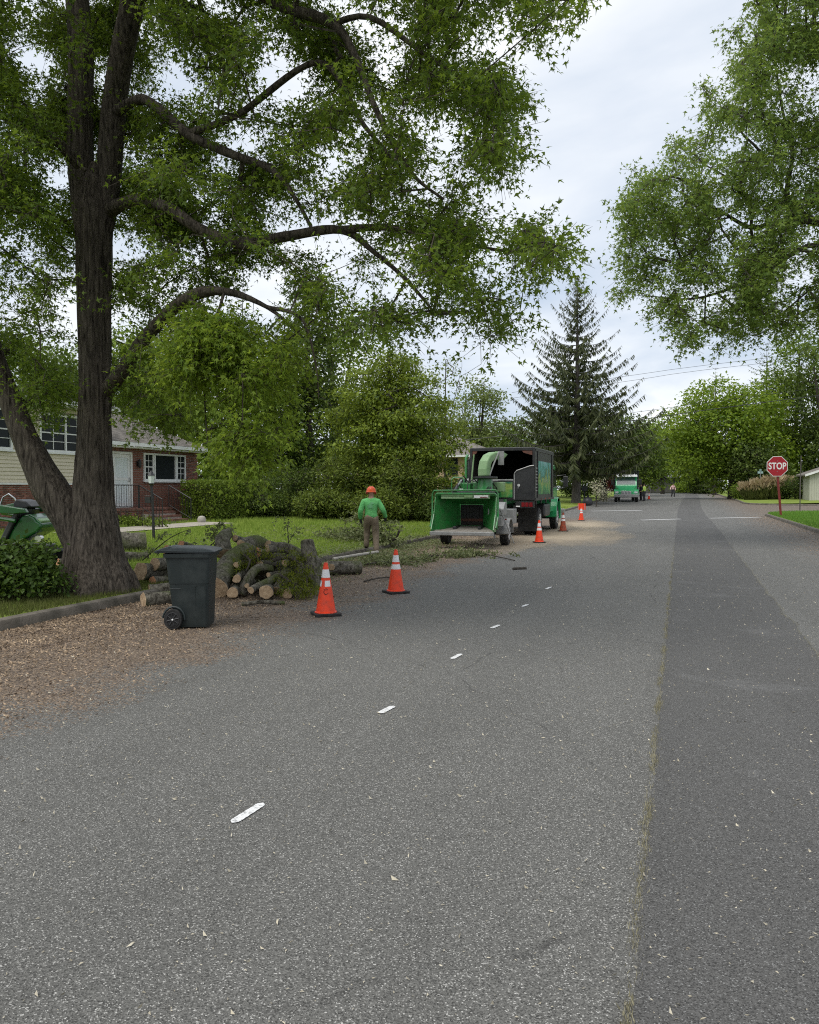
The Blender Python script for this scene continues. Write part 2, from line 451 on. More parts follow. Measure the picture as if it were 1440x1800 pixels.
gs = mk(nt, 'ShaderNodeMath', {0: gl.outputs['Value'], 1: 70.0}, operation='MULTIPLY')
gn = mk(nt, 'ShaderNodeMath', {0: gs.outputs[0]}, operation='SINE')
gm = mk(nt, 'ShaderNodeMapRange', {'Value': gn.outputs[0], 'From Min': -1.0, 'From Max': 1.0, 'To Min': 0.80, 'To Max': 1.08})
hh = mk(nt, 'ShaderNodeHueSaturation', {'Color': rr.outputs['Color'], 'Value': gm.outputs[0]})
nt.links.new(hh.outputs[0], b.inputs['Base Color']); b.inputs['Roughness'].default_value = 0.85
M['wood'] = m
M['red_wood'] = pm('reddish_heartwood', (0.36, 0.16, 0.085), (0.52, 0.28, 0.15), 14, 0.85, bump=0.3)
M['brick'] = pm('red_brick', (0.235, 0.085, 0.056), (0.125, 0.050, 0.038), 5, 0.85, bump=0.4, bscale=120, island=0.45)
M['step_brick'] = pm('step_brick', (0.24, 0.115, 0.085), (0.14, 0.07, 0.055), 5, 0.85, bump=0.4, bscale=120, island=0.3)
M['mortar'] = pm('mortar', (0.42, 0.37, 0.32), (0.32, 0.28, 0.25), 8, 0.95, bump=0.4)
M['siding'] = pm('tan_siding', (0.64, 0.57, 0.44), (0.57, 0.51, 0.39), 1.2, 0.6, bump=0.1)
M['white'] = pm('white_trim', (0.78, 0.78, 0.77), (0.68, 0.68, 0.66), 2.0, 0.5)
M['shingle'] = pm('grey_shingle', (0.20, 0.18, 0.155), (0.12, 0.108, 0.095), 5, 0.92, bump=0.7, bscale=90, island=0.25)
M['peach'] = pm('peach_stucco', (0.58, 0.42, 0.28), (0.52, 0.37, 0.25), 1.5, 0.85, bump=0.2)
M['greywood'] = pm('weathered_boards', (0.10, 0.095, 0.09), (0.06, 0.058, 0.056), 4, 0.85, bump=0.3, stretch=(1,1,6))
M['shedside'] = pm('pale_shed_boards', (0.46, 0.46, 0.38), (0.40, 0.40, 0.33), 2, 0.7)
m, nt, b = nodes_of('window_glass')
b.inputs['Base Color'].default_value = (0.02, 0.024, 0.026, 1); b.inputs['Roughness'].default_value = 0.06
b.inputs['Specular IOR Level'].default_value = 0.08
tc = mk(nt, 'ShaderNodeTexCoord'); n = mk(nt, 'ShaderNodeTexNoise', {'Vector': tc.outputs['Object'], 'Scale': 1.3})
bp = mk(nt, 'ShaderNodeBump', {'Height': n.outputs['Fac'], 'Strength': 0.06, 'Distance': 0.05}); nt.links.new(bp.outputs[0], b.inputs['Normal'])
M['glass'] = m
M['curtain'] = pm('pale_glazing', (0.72, 0.76, 0.76), (0.62, 0.67, 0.68), 2, 0.4, stretch=(1, 4, 0.3))
M['iron'] = pm('black_iron', (0.012, 0.012, 0.013), (0.03, 0.03, 0.03), 20, 0.45, spec=0.5)
M['binplastic'] = pm('dark_slate_plastic', (0.012, 0.019, 0.019), (0.034, 0.042, 0.040), 5, 0.50, lo=0.45, hi=0.8, bump=0.25, bscale=240, spec=0.45, dist=0.003)
M['lidplastic'] = pm('lid_plastic', (0.016, 0.022, 0.025), (0.025, 0.033, 0.037), 5, 0.45, bump=0.2, bscale=240, spec=0.45, dist=0.003)
M['rubber'] = pm('black_rubber', (0.012, 0.012, 0.012), (0.030, 0.029, 0.028), 9, 0.8, bump=0.4, bscale=80)
M['orange'] = pm('cone_orange', (0.86, 0.060, 0.014), (0.50, 0.055, 0.024), 11, 0.48, bump=0.2, bscale=60, lo=0.45, hi=0.75)
M['dirtyorange'] = pm('dirty_cone_orange', (0.50, 0.085, 0.030), (0.20, 0.06, 0.035), 12, 0.6)
M['collar'] = pm('reflective_collar', (0.76, 0.75, 0.76), (0.42, 0.41, 0.41), 16, 0.4, lo=0.52, hi=0.75)
M['green'] = pm('machine_green', (0.016, 0.235, 0.045), (0.055, 0.130, 0.050), 7, 0.36, spec=0.5, coat=0.3, bump=0.08)
M['greenlight'] = pm('chute_green', (0.17, 0.30, 0.13), (0.25, 0.37, 0.20), 4, 0.45)
M['deepgreen'] = pm('worn_hopper_green', (0.014, 0.20, 0.032), (0.045, 0.15, 0.045), 5, 0.5, bump=0.2)
M['cabgreen'] = pm('cab_green', (0.03, 0.36, 0.13), (0.035, 0.32, 0.12), 3, 0.22, spec=0.5, coat=0.5)
M['darkgreen'] = pm('loader_green', (0.006, 0.100, 0.016), (0.010, 0.065, 0.014), 4, 0.28, spec=0.5, coat=0.4)
M['steel'] = pm('galvanised_steel', (0.36, 0.36, 0.35), (0.24, 0.24, 0.235), 6, 0.5, metal=0.4)
M['wornsteel'] = pm('worn_tray_steel', (0.34, 0.32, 0.29), (0.20, 0.17, 0.14), 8, 0.6, metal=0.2, bump=0.2)
M['blackpaint'] = pm('black_body_paint', (0.020, 0.020, 0.022), (0.034, 0.034, 0.035), 3, 0.38, spec=0.5)
M['blackin'] = pm('dusty_black_interior', (0.022, 0.019, 0.017), (0.040, 0.034, 0.028), 2, 0.9)
M['rust'] = pm('rusty_brown', (0.16, 0.060, 0.038), (0.09, 0.045, 0.035), 6, 0.8)
M['taillight'] = pm('red_lens', (0.20, 0.014, 0.018), (0.12, 0.010, 0.012), 6, 0.25)
M['hub'] = pm('pale_hub', (0.62, 0.62, 0.60), (0.45, 0.45, 0.44), 8, 0.4, metal=0.3)
M['chrome'] = pm('chrome', (0.6, 0.6, 0.6), (0.45, 0.45, 0.45), 6, 0.2, metal=0.9)
M['headlight'] = pm('headlight_lens', (0.75, 0.78, 0.8), (0.6, 0.65, 0.66), 6, 0.1)
M['signred'] = pm('sign_red', (0.36, 0.010, 0.022), (0.31, 0.010, 0.02), 4, 0.4)
M['postred'] = pm('post_dark_red', (0.21, 0.024, 0.022), (0.13, 0.020, 0.02), 8, 0.55)
M['signwhite'] = pm('sign_white', (0.80, 0.80, 0.79), (0.72, 0.72, 0.71), 6, 0.4)
M['shirt'] = pm('green_shirt', (0.15, 0.49, 0.165), (0.10, 0.40, 0.12), 7, 0.85, bump=0.5, bscale=14, dist=0.03)
M['print'] = pm('faded_print', (0.12, 0.40, 0.15), (0.17, 0.40, 0.21), 22, 0.85)
M['khaki'] = pm('khaki_cloth', (0.195, 0.152, 0.105), (0.145, 0.112, 0.078), 7, 0.9, bump=0.5, bscale=14, dist=0.03)
M['skin'] = pm('skin', (0.42, 0.24, 0.17), (0.36, 0.20, 0.14), 9, 0.55)
M['glove'] = pm('dark_glove', (0.022, 0.022, 0.024), (0.04, 0.04, 0.04), 15, 0.8)
M['boot'] = pm('dark_boot', (0.026, 0.020, 0.017), (0.04, 0.032, 0.027), 15, 0.7)
M['helmet'] = pm('orange_helmet', (0.72, 0.10, 0.025), (0.62, 0.09, 0.025), 6, 0.3)
M['muff'] = pm('ear_muff', (0.30, 0.03, 0.02), (0.20, 0.025, 0.02), 6, 0.5)
M['hair'] = pm('dark_hair', (0.02, 0.014, 0.01), (0.03, 0.02, 0.015), 20, 0.6)
M['pink'] = pm('pale_pink_shirt', (0.72, 0.48, 0.47), (0.66, 0.42, 0.42), 6, 0.85)
M['darkcloth'] = pm('dark_cloth', (0.025, 0.025, 0.03), (0.04, 0.04, 0.045), 8, 0.9)
M['hivis'] = pm('hi_vis_cloth', (0.46, 0.62, 0.12), (0.40, 0.55, 0.11), 8, 0.8)
M['bagblack'] = pm('black_bag', (0.018, 0.018, 0.021), (0.03, 0.03, 0.035), 6, 0.4, bump=0.6, bscale=12, dist=0.03)
M['mailblue'] = pm('dark_blue_metal', (0.02, 0.022, 0.03), (0.03, 0.032, 0.04), 6, 0.45)
M['poleWood'] = pm('utility_pole_wood', (0.17, 0.10, 0.075), (0.11, 0.07, 0.055), 3, 0.9, bump=0.4, stretch=(1,1,0.2))
M['stone'] = pm('pale_stone', (0.45, 0.42, 0.37), (0.32, 0.30, 0.27), 6, 0.9, bump=0.5, bscale=20)

# printed picture panel on the truck side: a leafy landscape, as flat print
m, nt, b = nodes_of('landscape_print')
tc = mk(nt, 'ShaderNodeTexCoord')
xyz = mk(nt, 'ShaderNodeSeparateXYZ', {0: tc.outputs['Object']})
n = mk(nt, 'ShaderNodeTexNoise', {'Vector': tc.outputs['Object'], 'Scale': 2.4, 'Detail': 6.0, 'Distortion': 0.6})
a = mk(nt, 'ShaderNodeMapRange', {'Value': xyz.outputs[2], 'From Min': 1.5, 'From Max': 2.8, 'To Min': -0.30, 'To Max': 0.32})
s = mk(nt, 'ShaderNodeMath', {0: n.outputs['Fac'], 1: a.outputs[0]}, operation='ADD')
r = mk(nt, 'ShaderNodeValToRGB', {'Fac': s.outputs[0]})
e = r.color_ramp.elements
e[0].position, e[0].color = 0.12, (0.02, 0.13, 0.04, 1)
e[1].position, e[1].color = 0.92, (0.30, 0.55, 0.58, 1)
for p, c in ((0.32, (0.05, 0.30, 0.08)), (0.46, (0.32, 0.42, 0.10)), (0.56, (0.03, 0.17, 0.09)), (0.70, (0.08, 0.38, 0.33))):
    q = e.new(p); q.color = c4(c)
nt.links.new(r.outputs['Color'], b.inputs['Base Color']); b.inputs['Roughness'].default_value = 0.4
M['print_panel'] = m
# ------------------------------------------------------------------ lie of the land
def sm(t):
    t = np.clip(t, 0, 1); return t * t * (3 - 2 * t)
def rise(Y):
    return 0.45 * sm((np.asarray(Y, float) - 50) / 45) + 0.30 * sm((np.asarray(Y, float) - 95) / 50)
def lawn_l(X, Y):
    return 0.13 + 0.29 * sm((-8.2 - np.asarray(X, float)) / 10.5) + rise(Y)
def lawn_r(X, Y):
    return 0.13 + 0.14 * sm((np.asarray(X, float) - 5.6) / 8) + rise(Y)
def gz(X, Y):
    if X < -7.95: return float(lawn_l(X, Y))
    if X > 5.15: return float(lawn_r(X, Y))
    return float(rise(Y))
def groundat(px, py):
    p = gpt(px, py, 0.0)
    for _ in range(12):
        p = gpt(px, py, gz(p[0], p[1]))
    return p

KL = -7.80
def xr(Y):
    """right edge of the carriageway, opening into the side street"""
    if Y < 53: return 5.0
    if Y < 58: return 10.0 - math.sqrt(max(0, 25 - (Y - 53) ** 2))
    if Y < 73: return 60.0
    if Y < 77: return 9.4 - math.sqrt(max(0, 16 - (77 - Y) ** 2))
    return 5.4

def sheet(name, ys, xa, xb, nx, zf, mat):
    V, Fc = [], []
    for y in ys:
        a, b = xa(y), xb(y)
        for i in range(nx + 1):
            x = a + (b - a) * (i / nx)
            V.append((x, y, zf(x, y)))
    w = nx + 1
    for j in range(len(ys) - 1):
        for i in range(nx):
            Fc.append((j*w+i, j*w+i+1, (j+1)*w+i+1, (j+1)*w+i))
    return npmesh(name, np.array(V), np.array(Fc), mat, smooth=True)

# ------------------------------------------------------------------ ground, carriageway, lawns
yy = list(np.linspace(-60, 420, 97))
tag(sheet('ground', yy, lambda y: -260, lambda y: 260, 40, lambda x, y: -0.16 + float(rise(y)) * 0.9, M['terrain']), kind='structure')
ys = list(np.arange(-8, 53, 1.0)) + list(np.linspace(53, 57.999, 12)) + list(np.linspace(58, 72.999, 12)) + list(np.linspace(73, 77, 9)) + list(np.arange(78, 158, 2.0))
tag(sheet('road', ys, lambda y: KL, xr, 14, lambda x, y: float(rise(y)), M['asphalt']), kind='structure')
ysl = list(np.arange(-8, 60, 1.0)) + list(np.arange(60, 158, 3.0))
def lumps(x, y, f):
    return f(x, y) + 0.018 * mnoise.noise(Vector((x * 0.9, y * 0.9, 0))) * min(1, abs(x + 7.95) if x < 0 else abs(x - 5.15))
tag(sheet('lawn', ysl, lambda y: -70, lambda y: KL - 0.15, 110, lambda x, y: float(lumps(x, y, lawn_l)), M['lawn']), kind='structure')
ysr = list(np.arange(-8, 53, 1.5)) + list(np.linspace(53, 57.9, 10))
tag(sheet('lawn', ysr, lambda y: xr(y) + 0.15, lambda y: 60, 40, lambda x, y: float(lumps(x, y, lawn_r)), M['lawn']), kind='structure')
tag(sheet('lawn', list(np.linspace(73.1, 77, 8)) + list(np.arange(78, 158, 3.0)), lambda y: xr(y) + 0.15, lambda y: 60, 30, lambda x, y: float(lawn_r(x, y)), M['lawn']), kind='structure')
tag(sheet('lawn', list(np.arange(157, 240, 4.0)), lambda y: -80, lambda y: 80, 20, lambda x, y: 0.10 + float(rise(y)), M['lawn']), kind='structure')

# darker resurfaced strip down the lane
def pwob(y, s):
    return 0.028 * mnoise.noise(Vector((y * 1.3, s, 0))) + 0.012 * mnoise.noise(Vector((y * 7.0, s, 3)))
def pshift(y): return 0.9 * float(sm((y - 55) / 70))
def pl(y): return -0.13 + pwob(y, 1.0) + pshift(y)
def pr(y): return 1.38 + 0.20 * float(sm((y - 6) / 40)) + 2.2 * pwob(y, 9.0) + pshift(y)
ysp = list(np.arange(-6, 14, 0.06)) + list(np.arange(14, 48, 0.25)) + list(np.arange(48, 130, 1.0))
tag(sheet('road_patch', ysp, pl, pr, 3, lambda x, y: 0.005 + float(rise(y)), M['patch']), kind='structure')

# white dashes and the two stop lines
def strip_mark(a, b, w, z=0.009, round_end=False):
    a, b = np.array(a[:2]), np.array(b[:2])
    d = (b - a) / np.linalg.norm(b - a); n = np.array([-d[1], d[0]])
    mb = MB()
    N = 14
    L, Rr = [], []
    for i in range(N + 1):
        p = a + (b - a) * i / N
        e = 1.0 if not round_end else math.sqrt(max(0.02, 1 - (2 * i / N - 1) ** 10))
        j = 0.92 + 0.16 * random.random()
        L.append(p + n * w * 0.5 * e * j); Rr.append(p - n * w * 0.5 * e * j)
    vs = [(*q, z + float(rise(q[1]))) for q in L] + [(*q, z + float(rise(q[1]))) for q in Rr]
    mb.add(vs, [(i, N + 1 + i, N + 2 + i, i + 1) for i in range(N)])
    return mb
mb = strip_mark(gpt(1128, 914.5), gpt(1196, 912.5), 0.32); tag(mb.build('stop_line', M['paint']), kind='structure')
mb = strip_mark(gpt(1248, 911.2), gpt(1336, 909.4), 0.32); tag(mb.build('stop_line', M['paint']), kind='structure')
p, q = groundat(1040, 898.6), groundat(1129, 897.2)
mb = strip_mark(p, q, 0.36); tag(mb.build('stop_line', M['paint']), kind='structure')
dash_px = [((408, 1448), (463, 1413)), ((667, 1255), (692, 1242)), ((794, 1159), (811, 1150)), ((864, 1105), (878, 1099)), ((918, 1067), (928, 1063)), ((960, 1036), (969, 1032))]
dm = empty('lane_dashes'); dm['kind'] = 'structure'
for i, (a, b) in enumerate(dash_px):
    strip_mark(gpt(*a), gpt(*b), 0.055, 0.006, True).build('dash_mark', M['paint'], dm)

# ------------------------------------------------------------------ kerbs, cast in lengths with open joints
def kerb_run(pts, side, long_after=1e9):
    """pts along the road edge; the kerb stands on the `side` (+1 right / -1 left) of the walking direction"""
    root = empty('kerb'); root['kind'] = 'structure'
    P = [np.array(p) for p in pts]
    prof = [(0, -0.12), (0.012, 0.085), (0.035, 0.122), (0.075, 0.134), (0.15, 0.134), (0.15, -0.12)]
    seg, acc = [P[0]], 0.0
    def emit(seg):
        if len(seg) < 2: return
        mb = MB(); vs = []; n = len(prof)
        for i, p in enumerate(seg):
            d = seg[min(i+1, len(seg)-1)] - seg[max(i-1, 0)]; d = d / np.linalg.norm(d)
            nn = np.array([d[1], -d[0]]) * side
            e = 0.006 if i == 0 else (-0.006 if i == len(seg) - 1 else 0)
            wob = 0.008 * mnoise.noise(Vector((p[0] * 2, p[1] * 2, 5)))
            for u, z in prof:
                q = p + nn * (u + (wob if u < 0.14 else 0)) + d * e
                vs.append((q[0], q[1], z + (wob if z > 0 else 0) + float(rise(p[1]))))
        fs = [tuple(range(n)), tuple(range((len(seg)-1)*n, len(seg)*n))[::-1]]
        for i in range(len(seg) - 1):
            for k in range(n):
                fs.append((i*n+k, i*n+(k+1) % n, (i+1)*n+(k+1) % n, (i+1)*n+k))
        mb.add(vs, fs); mb.build('kerb_segment', M['kerb'], root, smooth=True)
    for i in range(1, len(P)):
        seg.append(P[i]); acc += np.linalg.norm(P[i] - P[i-1])
        if acc >= (3.0 if P[i][1] < 60 else 6.0):
            emit(seg); seg, acc = [P[i]], 0.0
    emit(seg)
kerb_run([(KL, y) for y in np.arange(-8, 60, 0.5)] + [(KL, y) for y in np.arange(60, 157, 2.0)], -1)
kerb_run([(5.0, y) for y in np.arange(-8, 53, 0.5)] + [(xr(y), y) for y in 53 + 5 * np.sin(np.linspace(0, math.pi/2, 14))[:-1]] + [(x, 58.0) for x in np.arange(10, 60, 2.0)], 1)
kerb_run([(x, 73.0) for x in np.arange(60, 9.5, -2.0)] + [(xr(77 - 4 * c), 77 - 4 * c) for c in np.cos(np.linspace(0.02, math.pi/2, 12))] + [(5.4, y) for y in np.arange(78, 157, 2.0)], 1)

# ------------------------------------------------------------------ loose stuff on the ground
def tetra_chips(name, X, Y, Z, size, mat):
    n = len(X)
    a = RNG.uniform(0, 2 * np.pi, n); L = size; W = size * RNG.uniform(0.22, 0.5, n); H = size * RNG.uniform(0.10, 0.28, n)
    c, s = np.cos(a), np.sin(a)
    def pt(u, v, z):
        return np.stack([X + c * u - s * v, Y + s * u + c * v, Z + z], 1)
    tl = RNG.uniform(0, 0.02, n) * (size > 0.02)
    V = np.stack([pt(-L/2, -W/2, 0*L), pt(L/2, -W*0.2, tl), pt(L*0.1, W/2, 0*L), pt(-L*0.1, 0*L, H)], 1).reshape(-1, 3)
    b = (np.arange(n) * 4)[:, None]
    Fc = np.concatenate([b + np.array([[0, 1, 3]]), b + np.array([[1, 2, 3]]), b + np.array([[2, 0, 3]])])
    return tag(npmesh(name, V, Fc, mat), kind='stuff')

n = 62000
Y = 2.5 + 30 * RNG.beta(1.0, 2.2, n); wob = 0.55 * np.array([mnoise.noise(Vector((0, y * 0.5, 0))) for y in Y])
X = KL + 0.02 + np.abs(RNG.normal(0, 1, n)) ** 1.05 * 1.35 + np.maximum(wob, -0.3) * 0.6 * RNG.random(n)
k = (X < -3.6) & (RNG.random(n) < np.clip((-3.9 - X + wob) / 1.3, 0.02, 1))
X, Y = X[k], Y[k]
tetra_chips('wood_chips', X, Y, 0.002 + 0.012 * RNG.random(len(X)) * np.clip((-5 - X) / 2, 0, 1), RNG.uniform(0.012, 0.040, len(X)), M['chip'])
n = 13000
Y = 1.8 + 46 * RNG.beta(0.9, 3.4, n); X = RNG.uniform(-6.5, 5.0, n)
tetra_chips('scattered_chips', X, Y, np.full(n, 0.006), RNG.uniform(0.006, 0.024, n) * np.where(RNG.random(n) < 0.04, 1.8, 1), M['palechip'])
n = 7000
Y = 8 + 44 * RNG.random(n); X = 5.0 - np.abs(RNG.normal(0, 0.9, n))
tetra_chips('wood_chips', X, Y, np.full(n, 0.002), RNG.uniform(0.015, 0.045, n), M['chip'])

# sawdust blown out under the machine: a thin layer with a ragged edge
m, nt, b = nodes_of('sawdust_layer')
tc = mk(nt, 'ShaderNodeTexCoord')
ln = mk(nt, 'ShaderNodeVectorMath', {0: tc.outputs['Object']}, operation='LENGTH')
n1 = mk(nt, 'ShaderNodeTexNoise', {'Vector': tc.outputs['Object'], 'Scale': 2.2, 'Detail': 9.0, 'Roughness': 0.72})
a1 = mk(nt, 'ShaderNodeMapRange', {'Value': ln.outputs['Value'], 'From Min': 0.0, 'From Max': 1.0, 'To Min': 0.78, 'To Max': 0.0})
ad = mk(nt, 'ShaderNodeMath', {0: a1.outputs[0], 1: n1.outputs['Fac']}, operation='ADD')
mr = mk(nt, 'ShaderNodeMapRange', {'Value': ad.outputs[0], 'From Min': 0.62, 'From Max': 1.12, 'To Max': 0.72})
wnz = mk(nt, 'ShaderNodeTexWhiteNoise', {'Vector': tc.outputs['Object']})
b.inputs['Base Color'].default_value = (0.45, 0.37, 0.265, 1); b.inputs['Roughness'].default_value = 0.95
tr = mk(nt, 'ShaderNodeBsdfTransparent')
ms = mk(nt, 'ShaderNodeMixShader', {0: mr.outputs[0], 1: tr.outputs[0], 2: b.outputs[0]})
nt.links.new(ms.outputs[0], nt.nodes['Material Output'].inputs['Surface'])
M['sawdust_layer'] = m
for (x, y, sx, sy, rz) in ((-3.9, 29.0, 2.9, 8.0, 0.02), (-5.6, 24.0, 2.2, 6.5, 0.0), (-4.2, 38, 2.2, 7.0, 0.06)):
    mb = MB(); N = 36
    vs = [(0, 0, 0)] + [(math.cos(2*math.pi*i/N), math.sin(2*math.pi*i/N), 0) for i in range(N)]
    mb.add(vs, [(0, 1 + i, 1 + (i + 1) % N) for i in range(N)])
    o = mb.build('sawdust', M['sawdust_layer']); o.location = (x, y, 0.005 + 0.0015 * (sx > 2.5)); o.scale = (sx, sy, 1); o.rotation_euler.z = rz
    o['kind'] = 'stuff'
tag(sheet('mulch_bed', list(np.linspace(36, 52, 20)), lambda y: -10.8 - 0.6 * math.sin(y), lambda y: KL - 0.17, 8, lambda x, y: float(lawn_l(x, y)) + 0.05 + 0.05 * mnoise.noise(Vector((x*3, y*3, 0))), M['mulch']), kind='structure')

# ------------------------------------------------------------------ grass
def blades(name, X, Y, zf, h, w, mat, lean=0.45):
    n = len(X)
    Z = zf(X, Y)
    a = RNG.uniform(0, 2 * np.pi, n); t = RNG.uniform(0, 2 * np.pi, n); hh = h * RNG.uniform(0.5, 1.25, n); l = hh * lean * RNG.random(n)
    ww = w * RNG.uniform(0.6, 1.3, n)
    A = np.stack([X - np.cos(a) * ww / 2, Y - np.sin(a) * ww / 2, Z - 0.01], 1)
    B = np.stack([X + np.cos(a) * ww / 2, Y + np.sin(a) * ww / 2, Z - 0.01], 1)
    C = np.stack([X + np.cos(t) * l, Y + np.sin(t) * l, Z + hh], 1)
    V = np.stack([A, B, C], 1).reshape(-1, 3)
    return tag(npmesh(name, V, np.arange(3 * n).reshape(-1, 3), mat), kind='stuff')
n = 34000
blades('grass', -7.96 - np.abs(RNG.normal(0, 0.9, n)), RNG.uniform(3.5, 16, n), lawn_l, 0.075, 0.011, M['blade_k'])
n = 120000
yv = 12 + 50 * RNG.beta(1.0, 1.7, n)
xg = RNG.uniform(-21, -8.0, n); k = ~((xg > -17.7) & (xg < -15.6) & (yv > 18.3) & (yv < 26.4)); xg, yv = xg[k], yv[k]
blades('grass', xg, yv, lawn_l, 0.095 + 0.0012 * yv, 0.014 + 0.0007 * yv, M['blade'])
n = 45000
yv = RNG.uniform(22, 57, n)
xv = 5.15 + 13 * RNG.beta(1, 1.6, n)
lim = np.array([xr(float(y)) for y in yv]) + 0.16
k = xv > lim
blades('grass', xv[k], yv[k], lawn_r, 0.07 + 0.0008 * yv[k], 0.012 + 0.0006 * yv[k], M['blade_r'])

# pale growth and grit lodged in the seam of the resurfaced strip
n = 14000
yv = 1.6 + 26 * RNG.beta(0.9, 2.6, n)
cl = np.array([mnoise.noise(Vector((y * 2.2, 40, 0))) for y in yv])
k = RNG.random(n) < np.clip(0.25 + 1.3 * cl, 0.06, 1)
yv = yv[k]; xv = np.array([pl(float(y)) for y in yv]) - 0.012 + RNG.normal(0, 0.014, len(yv))
blades('grass', xv, yv, lambda X, Y: rise(Y) + 0.004, 0.020, 0.006, M['dry'], 0.9)
n = 1500
yv = 5 + 26 * RNG.beta(0.9, 2.2, n); xv = np.array([pr(float(y)) for y in yv]) + RNG.normal(0, 0.014, n)
blades('grass', xv, yv, lambda X, Y: rise(Y) + 0.004, 0.016, 0.006, M['dry'], 0.9)

# ------------------------------------------------------------------ houses
def brick_boxes(u0, u1, z0, z1, holes, bl=0.203, bh=0.0677, gap=0.011):
    out = []
    r = 0; z = z0
    while z + bh * 0.6 < z1:
        u = u0 - (bl / 2 if r % 2 else 0)
        while u < u1 - 0.01:
            a, b = max(u, u0) + gap/2, min(u + bl, u1) - gap/2
            zz = min(z + bh, z1) - gap
            for (h0, h1, g0, g1) in holes:
                if z + bh * 0.5 > g0 and z + bh * 0.5 < g1:
                    if a >= h0 and b <= h1: a = b; break
                    if a < h0 < b: b = h0 - 0.004
                    elif a < h1 < b: a = h1 + 0.004
            if b - a > 0.03: out.append((a, b, z + gap/2, zz))
            u += bl
        z += bh; r += 1
    return out

def brick_wall(parent, x, thick, bricks, n_parts, mat, score=None):
    """bricks proud of a mortar wall whose face lies at x (facing +X); the n_parts that show best are objects, the rest one mesh"""
    shared = {}
    order = sorted(range(len(bricks)), key=score(bricks) if score else (lambda i: i))
    rest = MB()
    for j, i in enumerate(order):
        a, b, c, d = bricks[i]
        if j < n_parts:
            key = (round(b - a, 3), round(d - c, 3))
            if key not in shared:
                o = MB().box(-0.03, thick, 0, b - a, 0, d - c).build('brick', mat, parent)
                shared[key] = o.data
            else:
                o = link(shared[key], 'brick', parent)
            o.location = (x + random.uniform(-0.002, 0.002), a, c)
        else:
            e = random.uniform(-0.002, 0.002)
            rest.box(x - 0.03, x + thick + e, a, b, c, d)
    if rest.v:
        o = rest.build('brickwork', mat, parent); o['kind'] = 'stuff'

def shingle_slope(parent, y0, y1, xe, ze, xt, zt, mat, ex=0.145, wd=0.30):
    """shingle tabs on a slope from the eave (xe, ze) up to the ridge (xt, zt), between y0 and y1"""
    L = math.hypot(xt - xe, zt - ze); dx, dz = (xt - xe) / L, (zt - ze) / L
    nx, nz = -dz * (1 if dx < 0 else 1), dx
    if nz < 0: nx, nz = -nx, -nz
    mb = MB(); s = 0; r = 0
    while s < L - 0.02:
        y = y0 - (wd / 2 if r % 2 else 0)
        while y < y1:
            a, b = max(y, y0) + 0.003, min(y + wd, y1) - 0.003
            if b - a > 0.02:
                t0 = 0.014 + random.uniform(0, 0.006); s1 = min(s + ex, L)
                def P(ss, t): return (xe + dx * ss + nx * t, ze + dz * ss + nz * t)
                q0, q1, q2, q3 = P(s, 0.0), P(s1, -0.004), P(s1, t0 * 0.4), P(s, t0)
                mb.add([(q0[0], a, q0[1]), (q1[0], a, q1[1]), (q2[0], a, q2[1]), (q3[0], a, q3[1]),
                        (q0[0], b, q0[1]), (q1[0], b, q1[1]), (q2[0], b, q2[1]), (q3[0], b, q3[1])],
                       [(0,1,2,3),(7,6,5,4),(3,2,6,7),(0,3,7,4)])
            y += wd
        s += ex; r += 1
    o = mb.build('shingles', mat, parent); o['kind'] = 'stuff'
    return o

def window_x(parent, x, y0, y1, z0, z1, cols=1, rows=2, fw=0.07, name='window', bars=(0, 0), curtain=False):
    """window in a wall facing +X: frame > sashes' glazing panes, sill, glazing bars"""
    fr = MB()
    fr.box(x - 0.08, x + 0.035, y0, y0 + fw, z0, z1).box(x - 0.08, x + 0.035, y1 - fw, y1, z0, z1)
    fr.box(x - 0.08, x + 0.035, y0 + fw, y1 - fw, z1 - fw, z1).box(x - 0.08, x + 0.035, y0 + fw, y1 - fw, z0, z0 + fw)
    w = fr.build(name, M['white'], parent)
    MB().box(x - 0.06, x + 0.075, y0 - 0.04, y1 + 0.04, z0 - 0.06, z0 - 0.003).build('sill', M['white'], w)
    cw = (y1 - y0 - 2 * fw) / cols
    for i in range(cols):
        a = y0 + fw + cw * i
        if i:
            MB().box(x - 0.078, x + 0.03, a - 0.03, a + 0.03, z0 + fw + 0.002, z1 - fw - 0.002).build('mullion', M['white'], w)
        rh = (z1 - z0 - 2 * fw) / rows
        for j in range(rows):
            zb = z0 + fw + rh * j
            MB().box(x - 0.07, x - 0.022 + 0.010 * j, a + 0.004, a + cw - 0.004, zb + 0.004, zb + rh - 0.004).build('pane', M['glass'], w)
            if j:
                MB().box(x - 0.075, x + 0.012, a + 0.006, a + cw - 0.006, zb - 0.02, zb + 0.02).build('meeting_rail', M['white'], w)
            if bars[0]:
                g = MB()
                for q in range(1, bars[0] + 1):
                    yq = a + cw * q / (bars[0] + 1); g.box(x - 0.030, x + 0.006, yq - 0.009, yq + 0.009, zb + 0.022, zb + rh - 0.022)
                for q in range(1, bars[1] + 1):
                    zq = zb + rh * q / (bars[1] + 1); g.box(x - 0.0305, x + 0.0055, a + 0.03, a + cw - 0.03, zq - 0.009, zq + 0.009)
                g.build('glazing_bars', M['white'], w)
    return w

HX = -20.0                        # front of the brick wing
house = empty('split_level_house', (0, 0, 0), label='split-level house with tan siding above brick and a white front door up brick steps', cat='house')
SX = -19.6                        # front of the sided block
Y0, YS, YE = 12.6, 23.2, 29.7
